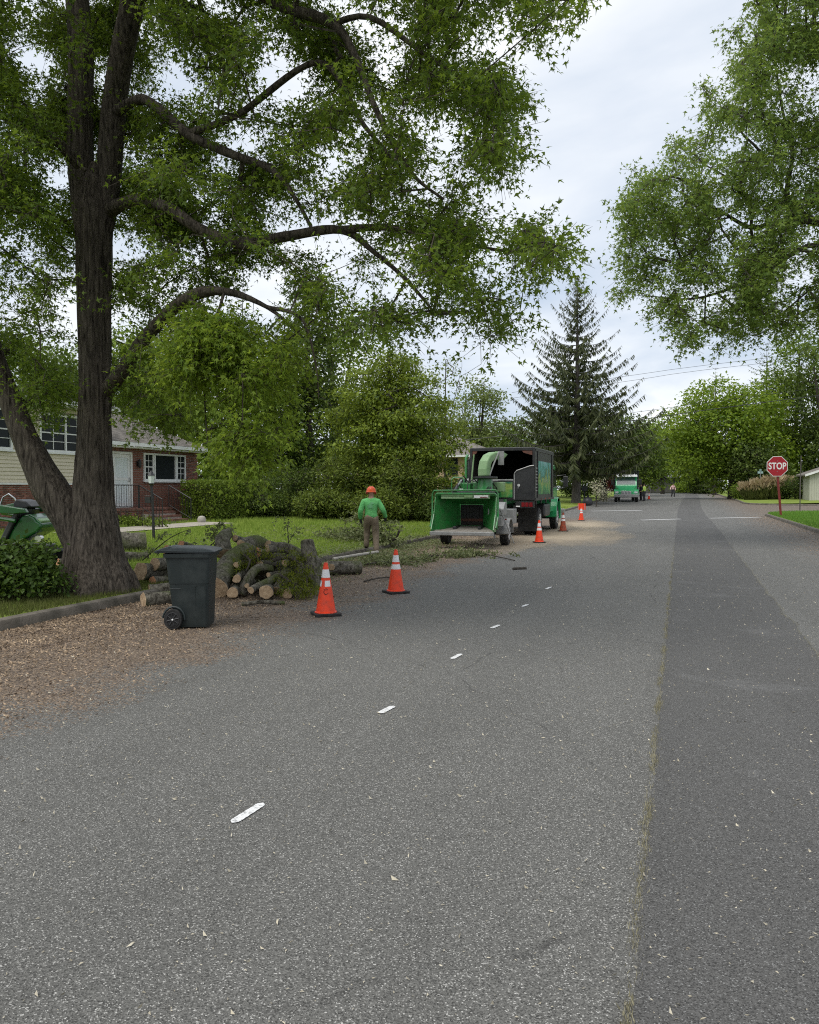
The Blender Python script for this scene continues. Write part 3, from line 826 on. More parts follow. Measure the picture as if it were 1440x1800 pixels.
# walls (cores behind the cladding)
w = MB(); w.box(-28, SX, Y0, YS - 0.002, -0.1, 4.46); w.build('block_wall', M['mortar'], house)
w = MB(); w.box(-27.6, HX, YS, YE, -0.1, 3.30); w.build('wing_wall', M['mortar'], house)
low = brick_boxes(Y0, YS, 0.30, 1.86, [(16.2, 18.4, 0.3, 1.55)])
wingb = brick_boxes(YS, YE, 0.42, 3.26, [(24.12, 25.33, 0.9, 3.12), (25.98, 28.78, 1.98, 3.14)])
brick_wall(house, HX, 0.014, wingb, 300, M['brick'], lambda B: (lambda i: (0 if B[i][0] > 25.2 and B[i][2] > 0.9 else 1, B[i][0])))
brick_wall(house, SX, 0.014, low, 0, M['brick'])
# garage door seen at the far left of the lower storey
g = MB(); g.box(SX - 0.05, SX + 0.02, 16.22, 18.38, 0.3, 1.55); gd = g.build('lower_door', M['shedside'], house)
# lapped boards
z = 1.90; holes = [(20.25, 22.55), (16.9, 19.15)]; wz0, wz1 = 2.92, 4.18
MB().box(SX - 0.02, SX + 0.06, Y0, YS, 1.84, 1.897).build('band_board', M['white'], house)
while z < 4.36:
    h = 0.118
    spans = [(Y0, YS - 0.10)]
    if z + h > wz0 and z < wz1: spans = [(Y0, 16.9), (19.15, 20.25), (22.55, YS - 0.10)]
    for a, c in spans:
        b_ = MB(); b_.prism([(SX - 0.01, z), (SX + 0.034, z), (SX + 0.036, z + 0.006), (SX + 0.014, z + h + 0.004), (SX - 0.01, z + h + 0.004)], 'y', a + 0.002, c - 0.002)
        b_.build('siding_board', M['siding'], house)
    z += h
MB().box(SX - 0.01, SX + 0.05, YS - 0.098, YS + 0.02, 1.9, 4.38).build('corner_board', M['white'], house)
window_x(house, SX + 0.03, 20.25, 22.55, 2.92, 4.18, cols=2, rows=2, bars=(1, 1))
window_x(house, SX + 0.03, 16.9, 19.15, 2.92, 4.18, cols=2, rows=2, bars=(1, 1))
# roofs: sided block
def roof(parent, y0, y1, xe, ze, xr_, zr, xb, zb):
    mb = MB(); t = 0.16
    mb.prism([(xe, ze - t), (xe, ze), (xr_, zr), (xb, zb), (xb, zb - t), (xr_, zr - t)], 'y', y0, y1)
    r_ = mb.build('roof', M['shingle'], parent)
    shingle_slope(parent, y0, y1, xe, ze + 0.004, xr_, zr + 0.004, M['shingle'])
    MB().box(xe + 0.003, xe + 0.11, y0, y1, ze - 0.15, ze - 0.015).build('gutter', M['white'], parent)
    MB().box(xe - 0.42, xe - 0.004, y0 + 0.02, y1 - 0.02, ze - 0.215, ze - 0.17).build('soffit', M['white'], parent)
    return r_
roof(house, Y0 - 0.4, YS + 0.35, -19.15, 4.62, -23.8, 5.6, -28.4, 4.62)
roof(house, YS + 0.36, YE - 0.05, -19.55, 3.46, -23.8, 5.0, -28.0, 3.46)
# front door
dr = MB(); dr.box(HX - 0.06, HX + 0.05, 24.14, 24.24, 1.0, 3.10).box(HX - 0.06, HX + 0.05, 25.21, 25.31, 1.0, 3.10).box(HX - 0.06, HX + 0.05, 24.24, 25.21, 3.02, 3.10)
dr.build('door_frame', M['white'], house)
d = MB(); d.box(HX - 0.05, HX + 0.01, 24.25, 24.37, 1.0, 3.01).box(HX - 0.05, HX + 0.01, 25.08, 25.20, 1.0, 3.01).box(HX - 0.05, HX + 0.01, 24.37, 25.08, 2.88, 3.01).box(HX - 0.05, HX + 0.01, 24.37, 25.08, 1.0, 1.16).box(HX - 0.05, HX + 0.01, 24.37, 25.08, 2.03, 2.12)
door = d.build('storm_door', M['white'], house)
MB().box(HX - 0.04, HX + 0.004, 24.375, 25.075, 1.165, 2.025).build('lower_glazing', M['curtain'], door)
MB().box(HX - 0.04, HX + 0.003, 24.375, 25.075, 2.125, 2.875).build('upper_glazing', M['curtain'], door)
MB().tube([(HX + 0.012, 25.13, 1.98), (HX + 0.06, 25.13, 1.98), (HX + 0.06, 25.13, 2.12), (HX + 0.012, 25.13, 2.12)], 0.012, 6).build('handle', M['iron'], door)
# picture window, three lights
pwn = window_x(house, HX + 0.03, 26.0, 26.62, 2.02, 3.12, 1, 2, bars=(1, 1))
pwn = window_x(house, HX + 0.032, 26.64, 28.1, 2.02, 3.12, 1, 1)
pwn = window_x(house, HX + 0.03, 28.12, 28.76, 2.02, 3.12, 1, 2, bars=(1, 1))
# wall lantern
l = MB(); l.box(HX + 0.016, HX + 0.05, 25.58, 25.70, 2.58, 2.78).lathe([(0.03, 2.5), (0.07, 2.6), (0.07, 2.78), (0.02, 2.86)], 8, 0, (HX + 0.12, 25.64, 0)); l.build('wall_lantern', M['iron'], house)
# brick landing and steps
pz = 0.98
MB().box(HX + 0.015, -18.92, 22.4, 26.3, 0.2, pz - 0.07).build('landing_core', M['mortar'], house)
brick_wall(house, -18.92, 0.014, brick_boxes(22.4, 26.3, 0.30, pz - 0.08, []), 0, M['brick'])
lb = MB()
for i in range(38):
    a = 22.4 + i * 0.1028; lb.box(-19.9, -18.86, a + 0.004, a + 0.098, pz - 0.068, pz + random.uniform(-0.003, 0.003))
o = lb.build('landing_brickwork', M['step_brick'], house); o['kind'] = 'stuff'
for k in range(3):
    zt = pz - 0.14 * (k + 1); x0 = -18.9 + 0.29 * k
    st = MB().box(x0 + 0.001, x0 + 0.28, 24.45, 26.15, 0.2, zt - 0.07).build('step', M['mortar'], house)
    sb = MB()
    for i in range(17):
        a = 24.45 + i * 0.1; sb.box(x0 + 0.0012, x0 + 0.30, a + 0.004, a + 0.096, zt - 0.068, zt + random.uniform(-0.003, 0.003))
    sb.build('step_brickwork', M['step_brick'], st)['kind'] = 'stuff'
def railing(pts, name, spacing=0.13, hgt=0.86):
    top = [Vector(p) + Vector((0, 0, hgt)) for p in pts]; bot = [Vector(p) + Vector((0, 0, 0.09)) for p in pts]
    r_ = MB().tube(top, 0.022, 6).tube(bot, 0.014, 6).build(name, M['iron'], house)
    for p in (pts[0], pts[-1]):
        MB().tube([p, Vector(p) + Vector((0, 0, hgt))], 0.02, 6).build('post', M['iron'], r_)
    for a, c in zip(pts, pts[1:]):
        L = (Vector(c) - Vector(a)).length; n = max(2, int(L / spacing))
        for i in range(1, n):
            p = Vector(a).lerp(Vector(c), i / n)
            MB().tube([p + Vector((0, 0, 0.09)), p + Vector((0, 0, hgt))], 0.008, 5, caps=False).build('baluster', M['iron'], r_)
railing([(-18.96, 22.5, pz), (-18.96, 24.36, pz)], 'landing_railing')
railing([(-18.96, 24.41, pz), (-17.95, 24.41, 0.46)], 'stair_railing')
railing([(-18.96, 26.2, pz), (-17.95, 26.2, 0.46)], 'stair_railing')
# front path
tag(sheet('path', list(np.linspace(18.5, 26.3, 24)), lambda y: -17.5, lambda y: -16.1, 6, lambda x, y: float(lawn_l(x, y)) + 0.022, M['concrete']), kind='structure')

# peach house beyond the machine
ph = empty('peach_house', (0, 0, 0), label='peach house with a grey hip roof, half hidden behind the chip truck', cat='house')
bx0, bx1, by0, by1, bz0, bz1 = -26.0, -14.6, 61.5, 70.0, 0.1, 4.35
MB().box(bx0, bx1, by0, by1, bz0, bz1).build('wall', M['peach'], ph)
o = MB(); e = 0.6
o.add([(bx0-e,by0-e,bz1),(bx1+e,by0-e,bz1),(bx1+e,by1+e,bz1),(bx0-e,by1+e,bz1),(bx0+3.6,(by0+by1)/2,bz1+1.75),(bx1-3.6,(by0+by1)/2,bz1+1.75)],
      [(3,2,1,0),(0,1,5,4),(1,2,5),(2,3,4,5),(3,0,4)])
o.build('roof', M['shingle'], ph)
g = MB().box(bx0-e-0.02, bx1+e+0.02, by0-e-0.12, by0-e-0.005, bz1-0.16, bz1-0.01).build('gutter', M['white'], ph)
for (wx0, wx1, wz0_, wz1_) in ((-22.6, -21.4, 2.7, 4.1), (-20.6, -19.4, 2.7, 4.1), (-18.05, -16.95, 2.75, 4.1), (-16.0, -15.0, 2.75, 4.1), (-18.2, -16.9, 0.7, 1.9)):
    fr = MB().box(wx0, wx1, by0-0.05, by0-0.003, wz0_, wz0_+0.07).box(wx0, wx1, by0-0.05, by0-0.003, wz1_-0.07, wz1_).box(wx0, wx0+0.07, by0-0.05, by0-0.003, wz0_+0.07, wz1_-0.07).box(wx1-0.07, wx1, by0-0.05, by0-0.003, wz0_+0.07, wz1_-0.07)
    w = fr.build('window', M['mailblue'], ph)
    MB().box(wx0+0.072, wx1-0.072, by0-0.03, by0-0.003, wz0_+0.072, wz1_-0.072).build('pane', M['glass'], w)

# grey house closing the street
gh = empty('grey_house', (0, 0, 0), label='dark grey house with a pale gable roof at the far end of the street', cat='house')
gx, gy, gzz = -1.0, 158.0, 0.8
MB().box(gx-4.5, gx+3.2, gy, gy+8, gzz-0.5, gzz+3.0).build('wall', M['greywood'], gh)
o = MB(); o.prism([(gy-0.8, gzz+3.0), (gy+4, gzz+5.6), (gy+8.8, gzz+3.0), (gy+8.8, gzz+2.85), (gy+4, gzz+5.4), (gy-0.8, gzz+2.85)], 'x', gx-1.7, gx+3.8)
o.build('roof', pm('pale_grey_roof', (0.27, 0.27, 0.28), (0.22, 0.22, 0.23), 3, 0.8), gh)
o = MB(); o.prism([(gx-4.9, gzz+3.0), (gx-3.2, gzz+5.0), (gx-1.5, gzz+3.0)], 'y', gy-0.9, gy+6); o.build('gable', M['greywood'], gh)
w = MB().box(gx-0.2, gx+1.0, gy-0.06, gy-0.003, gzz+0.1, gzz+2.2).build('door', M['mailblue'], gh)
w = MB().box(gx+1.5, gx+2.7, gy-0.06, gy-0.003, gzz+1.0, gzz+2.1).build('window', M['glass'], gh)
# board fence beside it, each board a piece
fn = empty('board_fence', (0, 0, 0), label='weathered grey board fence left of the far grey house', cat='fence')
fm = None
for i in range(46):
    x = -14.6 + i * 0.205
    if fm is None:
        ob = MB().box(0, 0.19, 0, 0.03, 0, 1.75).build('board', M['greywood'], fn); fm = ob.data
    else: ob = link(fm, 'board', fn)
    ob.location = (x, 157.0, float(rise(157)) + random.uniform(-0.02, 0.04) + 0.05)
MB().box(-14.6, -5.2, 157.032, 157.09, 1.2, 1.3).build('rail', M['greywood'], fn)

# pale shed at the corner of the side street
sh = empty('garden_shed', (0, 0, 0), label='pale boarded shed with a grey roof and white door behind the stop sign', cat='shed')
sx0, sx1, sy0, sy1 = 11.2, 19.0, 80.0, 87.0
bz = float(lawn_r(12, 80))
MB().prism([(sx0, bz-0.2), (sx1, bz-0.2), (sx1, bz+2.35), ((sx0+sx1)/2, bz+3.75), (sx0, bz+2.35)], 'y', sy0, sy1).build('wall', M['shedside'], sh)
i = 0
bm_ = None
while sx0 + 0.2 * i < sx1 - 0.05:
    x = sx0 + 0.2 * i; hz = bz + 2.30 + 1.4 * (1 - abs(x + 0.1 - (sx0+sx1)/2) / ((sx1-sx0)/2)) - 0.05
    if not (12.9 < x < 14.5): MB().box(x+0.008, x+0.192, sy0-0.025, sy0-0.002, bz-0.1, hz).build('board', M['shedside'], sh)
    i += 1
o = MB()
for sgn in (-1, 1):
    cx = (sx0+sx1)/2; ex = cx + sgn * ((sx1-sx0)/2 + 0.4)
    o.prism([(cx, bz+3.78), (ex, bz+2.22), (ex, bz+2.36), (cx, bz+3.92)], 'y', sy0-0.35, sy1+0.35)
o.build('roof', M['shingle'], sh)
o = MB(); ex = sx0 - 0.41; cx = (sx0+sx1)/2
o.prism([(cx, bz+3.74), (ex, bz+2.16), (ex, bz+2.36), (cx, bz+3.93)], 'y', sy0-0.42, sy0-0.355); o.build('barge_board', M['white'], sh)
o = MB().box(12.93, 14.6, sy0-0.03, sy0-0.003, bz-0.1, bz+2.1).build('door', M['white'], sh)
MB().box(12.85, 12.925, sy0-0.06, sy0-0.003, bz-0.1, bz+2.15).box(12.925, 14.6, sy0-0.06, sy0-0.003, bz+2.102, bz+2.2).build('door_frame', M['mailblue'], o)
# ------------------------------------------------------------------ trees
STAR = np.array([(0,-0.12,0),(0.16,0.04,0.01),(0.50,-0.02,-0.05),(0.26,0.22,0.02),(0.46,0.62,-0.07),(0.13,0.42,0.03),(0,1.0,-0.10),(-0.13,0.42,0.03),(-0.46,0.62,-0.07),(-0.26,0.22,0.02),(-0.50,-0.02,-0.05),(-0.16,0.04,0.01),(0,0.2,0.06)])
STAR_F = np.array([(12, i, (i + 1) % 12) for i in range(12)])
SLIM = np.array([(0,0,0),(0.10,0.10,0.02),(0.42,0.42,-0.04),(0.10,0.36,0.03),(0,1.0,-0.12),(-0.10,0.36,0.03),(-0.42,0.42,-0.04),(-0.10,0.10,0.02)])
SLIM_F = np.array([(0,1,3),(1,2,3),(0,3,5),(3,4,5),(0,5,7),(5,6,7)])
RHOMB = np.array([(0,0,0),(0.36,0.45,0.07),(0,1,-0.10),(-0.36,0.45,0.07)])
RHOMB_F = np.array([(0,1,2),(0,2,3)])
LONG = np.array([(0,0,0),(0.17,0.4,0.05),(0,1,-0.12),(-0.17,0.4,0.05)])

def leaves(name, P, T, Nn, size, mat, parent, tmpl=RHOMB, tf=RHOMB_F):
    """leaf blades at P, pointing along T, faces roughly towards Nn"""
    n = len(P)
    T = unit(T); B = unit(np.cross(T, Nn)); N2 = np.cross(B, T)
    S = np.broadcast_to(np.asarray(size, float), (n,))[:, None, None]
    V = P[:, None, :] + S * (tmpl[None, :, 0:1] * B[:, None, :] + tmpl[None, :, 1:2] * T[:, None, :] + tmpl[None, :, 2:3] * N2[:, None, :])
    k = len(tmpl)
    Fc = (np.arange(n) * k)[:, None, None] + tf[None]
    return npmesh(name, V.reshape(-1, 3), Fc.reshape(-1, tf.shape[1]), mat, parent)

BROAD = np.array([(0,0,0.02),(0.50,0.34,-0.06),(0.12,0.36,0.02),(0,1,-0.1),(-0.12,0.36,0.02),(-0.50,0.34,-0.06)])
BROAD_F = np.array([(0,1,2),(0,2,3),(0,3,4),(0,4,5)])
def catmull(pts, rad, step=0.25):
    pts = [np.array(p, float) for p in pts]; out, ro = [], []
    for i in range(len(pts) - 1):
        p0, p1, p2, p3 = pts[max(i-1, 0)], pts[i], pts[i+1], pts[min(i+2, len(pts)-1)]
        n = max(1, int(np.linalg.norm(p2 - p1) / step))
        for k in range(n):
            t = k / n
            out.append(0.5 * ((2*p1) + (-p0+p2)*t + (2*p0-5*p1+4*p2-p3)*t*t + (-p0+3*p1-3*p2+p3)*t**3)); ro.append(rad[i] + (rad[i+1]-rad[i])*t)
    out.append(pts[-1]); ro.append(rad[-1])
    return out, ro

class Skeleton:
    def __init__(s, rng):
        s.P, s.par, s.w, s.fix, s.chains, s.rng = [], [], [], [], [], rng
    def limb(s, pts, rad, step=0.25, wob=0.0):
        q, r = catmull(pts, rad, step)
        ids = []
        par = -1
        if s.P:
            A = np.array(s.P); par = int(np.argmin(np.linalg.norm(A - q[0], axis=1)))
        for i, (p, x) in enumerate(zip(q, r)):
            if wob and i: p = p + s.rng.normal(0, wob, 3)
            s.P.append(p); s.par.append(par if i == 0 else len(s.P) - 2); s.w.append(0.0); s.fix.append(x); ids.append(len(s.P) - 1)
        s.chains.append((ids, True))
    def reach(s, C, droop=0.06, step=0.35, bias=0.0, avoid=0):
        A = np.array(s.P); d = np.array([np.min(np.linalg.norm(A - c, axis=1)) for c in C])
        s.ends = []
        cap = len(s.P) + len(C) * 14
        arr = np.zeros((cap, 3)); n = len(s.P); arr[:n] = A
        for i in np.argsort(d):
            c = C[i]
            dist = np.linalg.norm(arr[avoid:n] - c, axis=1) + bias * np.maximum(0, arr[avoid:n, 2] - c[2])
            k = avoid + int(np.argmin(dist)); p = arr[k]; L = np.linalg.norm(c - p)
            if L < 0.05: s.ends.append((i, k)); s.w[k] += 1; continue
            m = int(np.clip(L / step, 1, 12)); ids = [k]
            sag = s.rng.normal(0, 0.08, 3) * L
            sag[2] += droop * L
            pk = s.par[k]
            if pk >= 0:   # leave the parent branch along its own direction, then bend towards the clump
                dk = p - s.P[pk]; dk = dk / max(1e-6, np.linalg.norm(dk))
                sag = sag + 0.16 * L * dk
            par = k
            for j in range(1, m + 1):
                t = j / m
                q = p + (c - p) * t + sag * 4 * t * (1 - t) + (s.rng.normal(0, 0.02 * L / m, 3) if j < m else 0)
                s.P.append(q); s.par.append(par); s.w.append(0.0); s.fix.append(0.0); par = len(s.P) - 1
                arr[n] = q; n += 1; ids.append(par)
            s.w[par] += 1; s.chains.append((ids, False)); s.ends.append((i, par))
    def wood(s, name, mats, parent, r0=0.006, rmax=0.05, sides=5):
        w = list(s.w)
        for i in range(len(w) - 1, 0, -1):
            if s.par[i] >= 0 and s.par[i] < i: w[s.par[i]] += w[i]
        mb = MB()
        for ids, main in s.chains:
            if main: continue
            rr = [min(rmax, r0 * math.sqrt(max(w[k], 1))) for k in ids]
            if len(rr) > 1: rr[0] = min(rr[0], rr[1] * 1.15)
            mb.tube([s.P[k] for k in ids], rr, sides if rr[0] > 0.02 else 3, caps=False)
        o = mb.build(name, mats, parent, smooth=True); o['kind'] = 'stuff'; return o

def spread(C, m, sig, rng):
    n = len(C)
    return np.repeat(C, m, 0) + rng.normal(0, 1, (n * m, 3)) * np.asarray(sig)

def inpoly(px, py, poly):
    poly = np.asarray(poly, float); c = np.zeros(len(px), bool); j = len(poly) - 1
    for i in range(len(poly)):
        xi, yi = poly[i]; xj, yj = poly[j]
        c ^= ((yi > py) != (yj > py)) & (px < (xj - xi) * (py - yi) / (yj - yi + 1e-12) + xi); j = i
    return c

def fill_outline(poly, dfun, n, rng, gap=0.0, gscale=0.006, seed=0):
    """n cluster centres inside a crown whose silhouette, seen from the street, is `poly`; dfun(px, py, u) gives how far off each lies"""
    poly = np.asarray(poly, float); lo, hi = poly.min(0), poly.max(0); out = []
    while len(out) < n:
        q = rng.uniform(lo, hi, (n * 2, 2)); q = q[inpoly(q[:, 0], q[:, 1], poly)]
        for a, b in q:
            if gap and mnoise.noise(Vector((a * gscale, b * gscale, seed))) < gap - 1 + rng.random() * 0.5: continue
            out.append(at(a, b, dfun(a, b, rng.random())))
            if len(out) >= n: break
    return np.array(out)

def furrowed(parent, pts, rad, mat, name='trunk', sides=40, step=0.06, amp=0.035, lobes=9, flare=None, seed=0):
    """a trunk or heavy limb whose bark is ridged in the mesh itself"""
    q, r = catmull(pts, rad, step)
    V, Fc = [], []; u = None; base = q[0]
    for i, (p, rr) in enumerate(zip(q, r)):
        d = unit((q[min(i+1, len(q)-1)] - q[max(i-1, 0)])[None])[0]
        if u is None: u = np.array(frame_of(d)[0])
        u = unit((u - d * np.dot(u, d))[None])[0]; w = np.cross(d, u)
        s = i * step
        for k in range(sides):
            a = 2 * math.pi * k / sides
            ca, sa = math.cos(a), math.sin(a)
            f = mnoise.noise(Vector((ca * lobes * 0.55, sa * lobes * 0.55, s * 0.55 + seed)))
            f2 = mnoise.noise(Vector((ca * lobes * 1.6, sa * lobes * 1.6, s * 1.5 + seed + 9)))
            f3 = mnoise.noise(Vector((ca * 1.1, sa * 1.1, s * 0.5 + seed + 20)))
            x = rr * (1 + 0.09 * f3) + amp * min(1, rr * 3.2) * (0.7 * f + 0.55 * (0.35 - abs(f2)))
            if flare:
                e = math.exp(-max(0, s) / flare[1])
                x += flare[0] * e * (0.35 + 0.9 * max(0, mnoise.noise(Vector((ca * 1.7, sa * 1.7, seed + 31)) ) + 0.25) * 1.6)
            V.append(p + (u * ca + w * sa) * x)
    for i in range(len(q) - 1):
        for k in range(sides):
            Fc.append((i*sides+k, i*sides+(k+1) % sides, (i+1)*sides+(k+1) % sides, (i+1)*sides+k))
    o = npmesh(name, np.array(V), np.array(Fc), mat, parent, smooth=True)
    return o

def leafdirs(P, C, rng, down=0.35, flat=1.0):
    n = len(P)
    out = unit(P - C + rng.normal(0, 0.02, (n, 3)))
    T = out * 0.6 + rng.normal(0, 0.5, (n, 3)); T[:, 2] -= down
    Nn = rng.normal(0, 0.55, (n, 3)); Nn[:, 2] += flat
    return T, Nn

# --- the big street maple --------------------------------------------------
rng = np.random.default_rng(5)
maple = empty('maple_tree', (0, 0, 0), label='huge forked maple overhanging the road behind the kerb at the trash bin', cat='tree')
D0 = 12.35
foot = at(172, 1039, D0)
z0 = gz(foot[0], foot[1])
def A(px, py, d=D0): return at(px, py, d)
furrowed(maple, [np.array([foot[0], foot[1], z0 - 0.25]), np.array([foot[0], foot[1], z0 + 0.12]), A(168, 990), A(166, 930), A(164, 880), A(166, 780), A(168, 680), A(166, 560), A(166, 440), A(166, 370), A(166, 320), A(167, 285)],
         [0.50, 0.49, 0.43, 0.37, 0.305, 0.248, 0.232, 0.242, 0.255, 0.262, 0.20, 0.05], M['maple_bark'], 'trunk', 72, 0.04, 0.062, 12, flare=(0.46, 0.36))
# left stem of the fork
furrowed(maple, [A(156, 985, 12.4), A(128, 915, 12.35), A(86, 855, 12.3), A(46, 775, 12.25), A(16, 700, 12.2), A(-8, 640, 12.1), A(-30, 560, 12), A(-60, 440, 12), A(-80, 300, 12), A(-110, 100, 12)],
         [0.28, 0.28, 0.26, 0.185, 0.155, 0.145, 0.14, 0.13, 0.12, 0.10], M['maple_bark'], 'stem', 40, 0.06, 0.04, 9, seed=3)
# upper fork
furrowed(maple, [A(160, 470), A(155, 430), A(150, 390), A(142, 300, 12.35), A(140, 200, 12.35), A(142, 100, 12.3), A(136, 0, 12.3), A(120, -160, 12.2), A(110, -400, 12.3)], [0.08, 0.14, 0.18, 0.19, 0.18, 0.18, 0.17, 0.15, 0.10], M['maple_bark'], 'stem', 32, 0.07, 0.04, 9, seed=5)
furrowed(maple, [A(168, 470), A(173, 430), A(180, 390), A(192, 300), A(200, 200, 12.2), A(214, 100, 12.0), A(232, 10, 11.8), A(248, -100, 11.5), A(290, -380, 11.2)], [0.08, 0.14, 0.18, 0.185, 0.175, 0.17, 0.17, 0.16, 0.12], M['maple_bark'], 'stem', 32, 0.07, 0.04, 9, seed=8)
sk = Skeleton(rng)
sk.limb([foot, A(168, 900), A(168, 700), A(166, 500), A(166, 360)], [0.3] * 5)
sk.limb([A(150, 400), A(140, 200, 12.35), A(136, 0, 12.3), A(110, -400, 12.3)], [0.2] * 4)
sk.limb([A(182, 400), A(200, 200, 12.2), A(232, 10, 11.8), A(290, -380, 11.2)], [0.2] * 4)
sk.limb([A(128, 915), A(48, 775), A(-6, 640), A(-60, 440), A(-110, 100)], [0.2] * 5)
n_trunk = 0
limbs = [
 ([A(190, 372), A(212, 360, 12.0), A(250, 352, 11.6), A(300, 368, 11), A(350, 402, 10.8), A(428, 428, 10.6), A(500, 416, 10.5), A(600, 404, 10.4), A(660, 445, 10.3), A(715, 492, 10.2), A(760, 545, 10.1)], [0.12, 0.10, 0.085, 0.085, 0.08, 0.085, 0.07, 0.055, 0.035, 0.026, 0.015]),
 ([A(185, 690), A(212, 655, 12.0), A(262, 586, 11.5), A(330, 524, 10.8), A(395, 512, 10.6), A(470, 540, 10.4), A(530, 590, 10.2)], [0.13, 0.11, 0.095, 0.085, 0.055, 0.028, 0.012]),
 ([A(190, 205, 12.2), A(240, 176, 11.8), A(270, 184, 11.4), A(330, 235, 11), A(400, 268, 10.9), A(480, 300, 10.7), A(520, 350, 10.5), A(550, 405, 10.4)], [0.09, 0.075, 0.07, 0.07, 0.06, 0.045, 0.03, 0.02]),
 ([A(236, 0, 11.8), A(330, -60, 11.2), A(430, -25, 10.6), A(500, 12, 10.2), A(585, 42, 9.8), A(625, 100, 9.6), A(660, 190, 9.4), A(720, 300, 9.3), A(780, 350, 9.2)], [0.11, 0.10, 0.085, 0.075, 0.06, 0.045, 0.035, 0.025, 0.015]),
 ([A(585, 42, 9.8), A(650, 30, 9.5), A(740, 90, 9.3), A(810, 140, 9.2), A(865, 200, 9.1)], [0.04, 0.035, 0.03, 0.02, 0.012]),
 ([A(330, 235, 11), A(420, 200, 10.6), A(560, 110, 10.2), A(640, 220, 9.9), A(700, 290, 9.7)], [0.05, 0.045, 0.04, 0.03, 0.015]),
 ([A(600, 404, 10.4), A(680, 400, 10.1), A(780, 420, 9.9), A(880, 440, 9.8), A(960, 440, 9.7)], [0.05, 0.04, 0.03, 0.02, 0.01]),
 ([A(140, 290, 11.7), A(90, 240, 11.3), A(30, 215, 11), A(-60, 180, 10.6)], [0.09, 0.07, 0.055, 0.035]),
 ([A(150, 300, 11.6), A(100, 250, 11.5), A(50, 220, 11.4), A(45, 300, 11.3), A(55, 340, 11.2)], [0.03, 0.03, 0.025, 0.02, 0.012]),
 ([A(250, -100, 11.3), A(420, -230, 10.6), A(640, -220, 9.8), A(820, -120, 9.2), A(930, -20, 8.9), A(1000, 0, 8.8)], [0.11, 0.09, 0.07, 0.05, 0.03, 0.012]),
 ([A(330, 524, 10.8), A(380, 570, 10.2), A(400, 650, 9.9), A(405, 740, 9.8), A(412, 820, 9.8)], [0.03, 0.02, 0.014, 0.011, 0.006]),
 ([A(470, 540, 10.4), A(530, 560, 10.1), A(555, 640, 10), A(560, 700, 9.95)], [0.03, 0.02, 0.012, 0.006]),
 ([A(395, 512, 10.6), A(370, 600, 10.2), A(360, 690, 10.1), A(365, 780, 10)], [0.02, 0.015, 0.01, 0.006]),
]
for pts, rad in limbs:
    sk.limb(pts, rad, 0.2)
    L = MB(); q, r = catmull(pts, rad, 0.12)
    r = [x * (1 + 0.16 * mnoise.noise(Vector((i * 0.35, len(pts), rad[0] * 90)))) for i, x in enumerate(r)]
    L.tube(q, r, 10, caps=True); L.build('limb', M['maple_bark'], maple, smooth=True)
n_skel = len(sk.P)
poly = [(-260, -420), (300, -520), (800, -420), (960, -160), (1035, -10), (1015, 18), (968, 25), (938, 98), (915, 70), (890, 60), (868, 105), (905, 175), (890, 225), (912, 260), (868, 325), (845, 350), (905, 385), (945, 395), (990, 432), (955, 470), (905, 505), (915, 560), (850, 600), (790, 588), (740, 560), (690, 600), (640, 560), (560, 600), (520, 620), (470, 600), (430, 640), (380, 600), (330, 690), (290, 715), (245, 690), (225, 640), (205, 600), (150, 560), (118, 640), (60, 590), (0, 560), (-200, 620)]
hang = [(320, 560), (430, 560), (500, 560), (505, 640), (510, 720), (505, 770), (480, 775), (450, 830), (430, 830), (410, 770), (372, 735), (350, 690), (300, 660)]
def dm(px, py, u):
    t = np.clip((px - 150) / 800, -0.4, 1)
    base = 11.3 - 1.9 * t
    sp = 2.6 if py < 0 else 2.1
    return base + (u - 0.5) * 2 * sp
C = np.concatenate([fill_outline(poly, dm, 2200, rng, 0.84, 0.011, 2.0),
                    fill_outline([(-60, 0), (400, -30), (420, 320), (260, 520), (60, 420), (-60, 300)], dm, 420, rng, 0.85, 0.012, 7)])
# leave the trunk itself in view: nothing hangs right in front of its lower half
ok = []
for c in C:
    d = c - EYEV; dep = d @ _fw; px = CXP + F * (d @ _rt) / dep; py = CYP - F * (d @ _up) / dep
    ok.append(not (118 < px < 222 and py > 400 and dep < 12.2) and not (py > 520 and px < 330 and rng.random() < 0.45))
C = C[np.array(ok)]
C = np.concatenate([C, fill_outline([(-40, 560), (40, 590), (118, 640), (112, 700), (120, 760), (85, 770), (70, 715), (20, 700), (-60, 660)], lambda a, b, u: 10.6 + 3.2 * u, 95, rng, 0.9, 0.02, 3),
                    fill_outline([(205, 600), (300, 640), (330, 720), (300, 790), (250, 770), (225, 700)], lambda a, b, u: 10.4 + 2 * u, 60, rng, 0.9, 0.02, 5)])
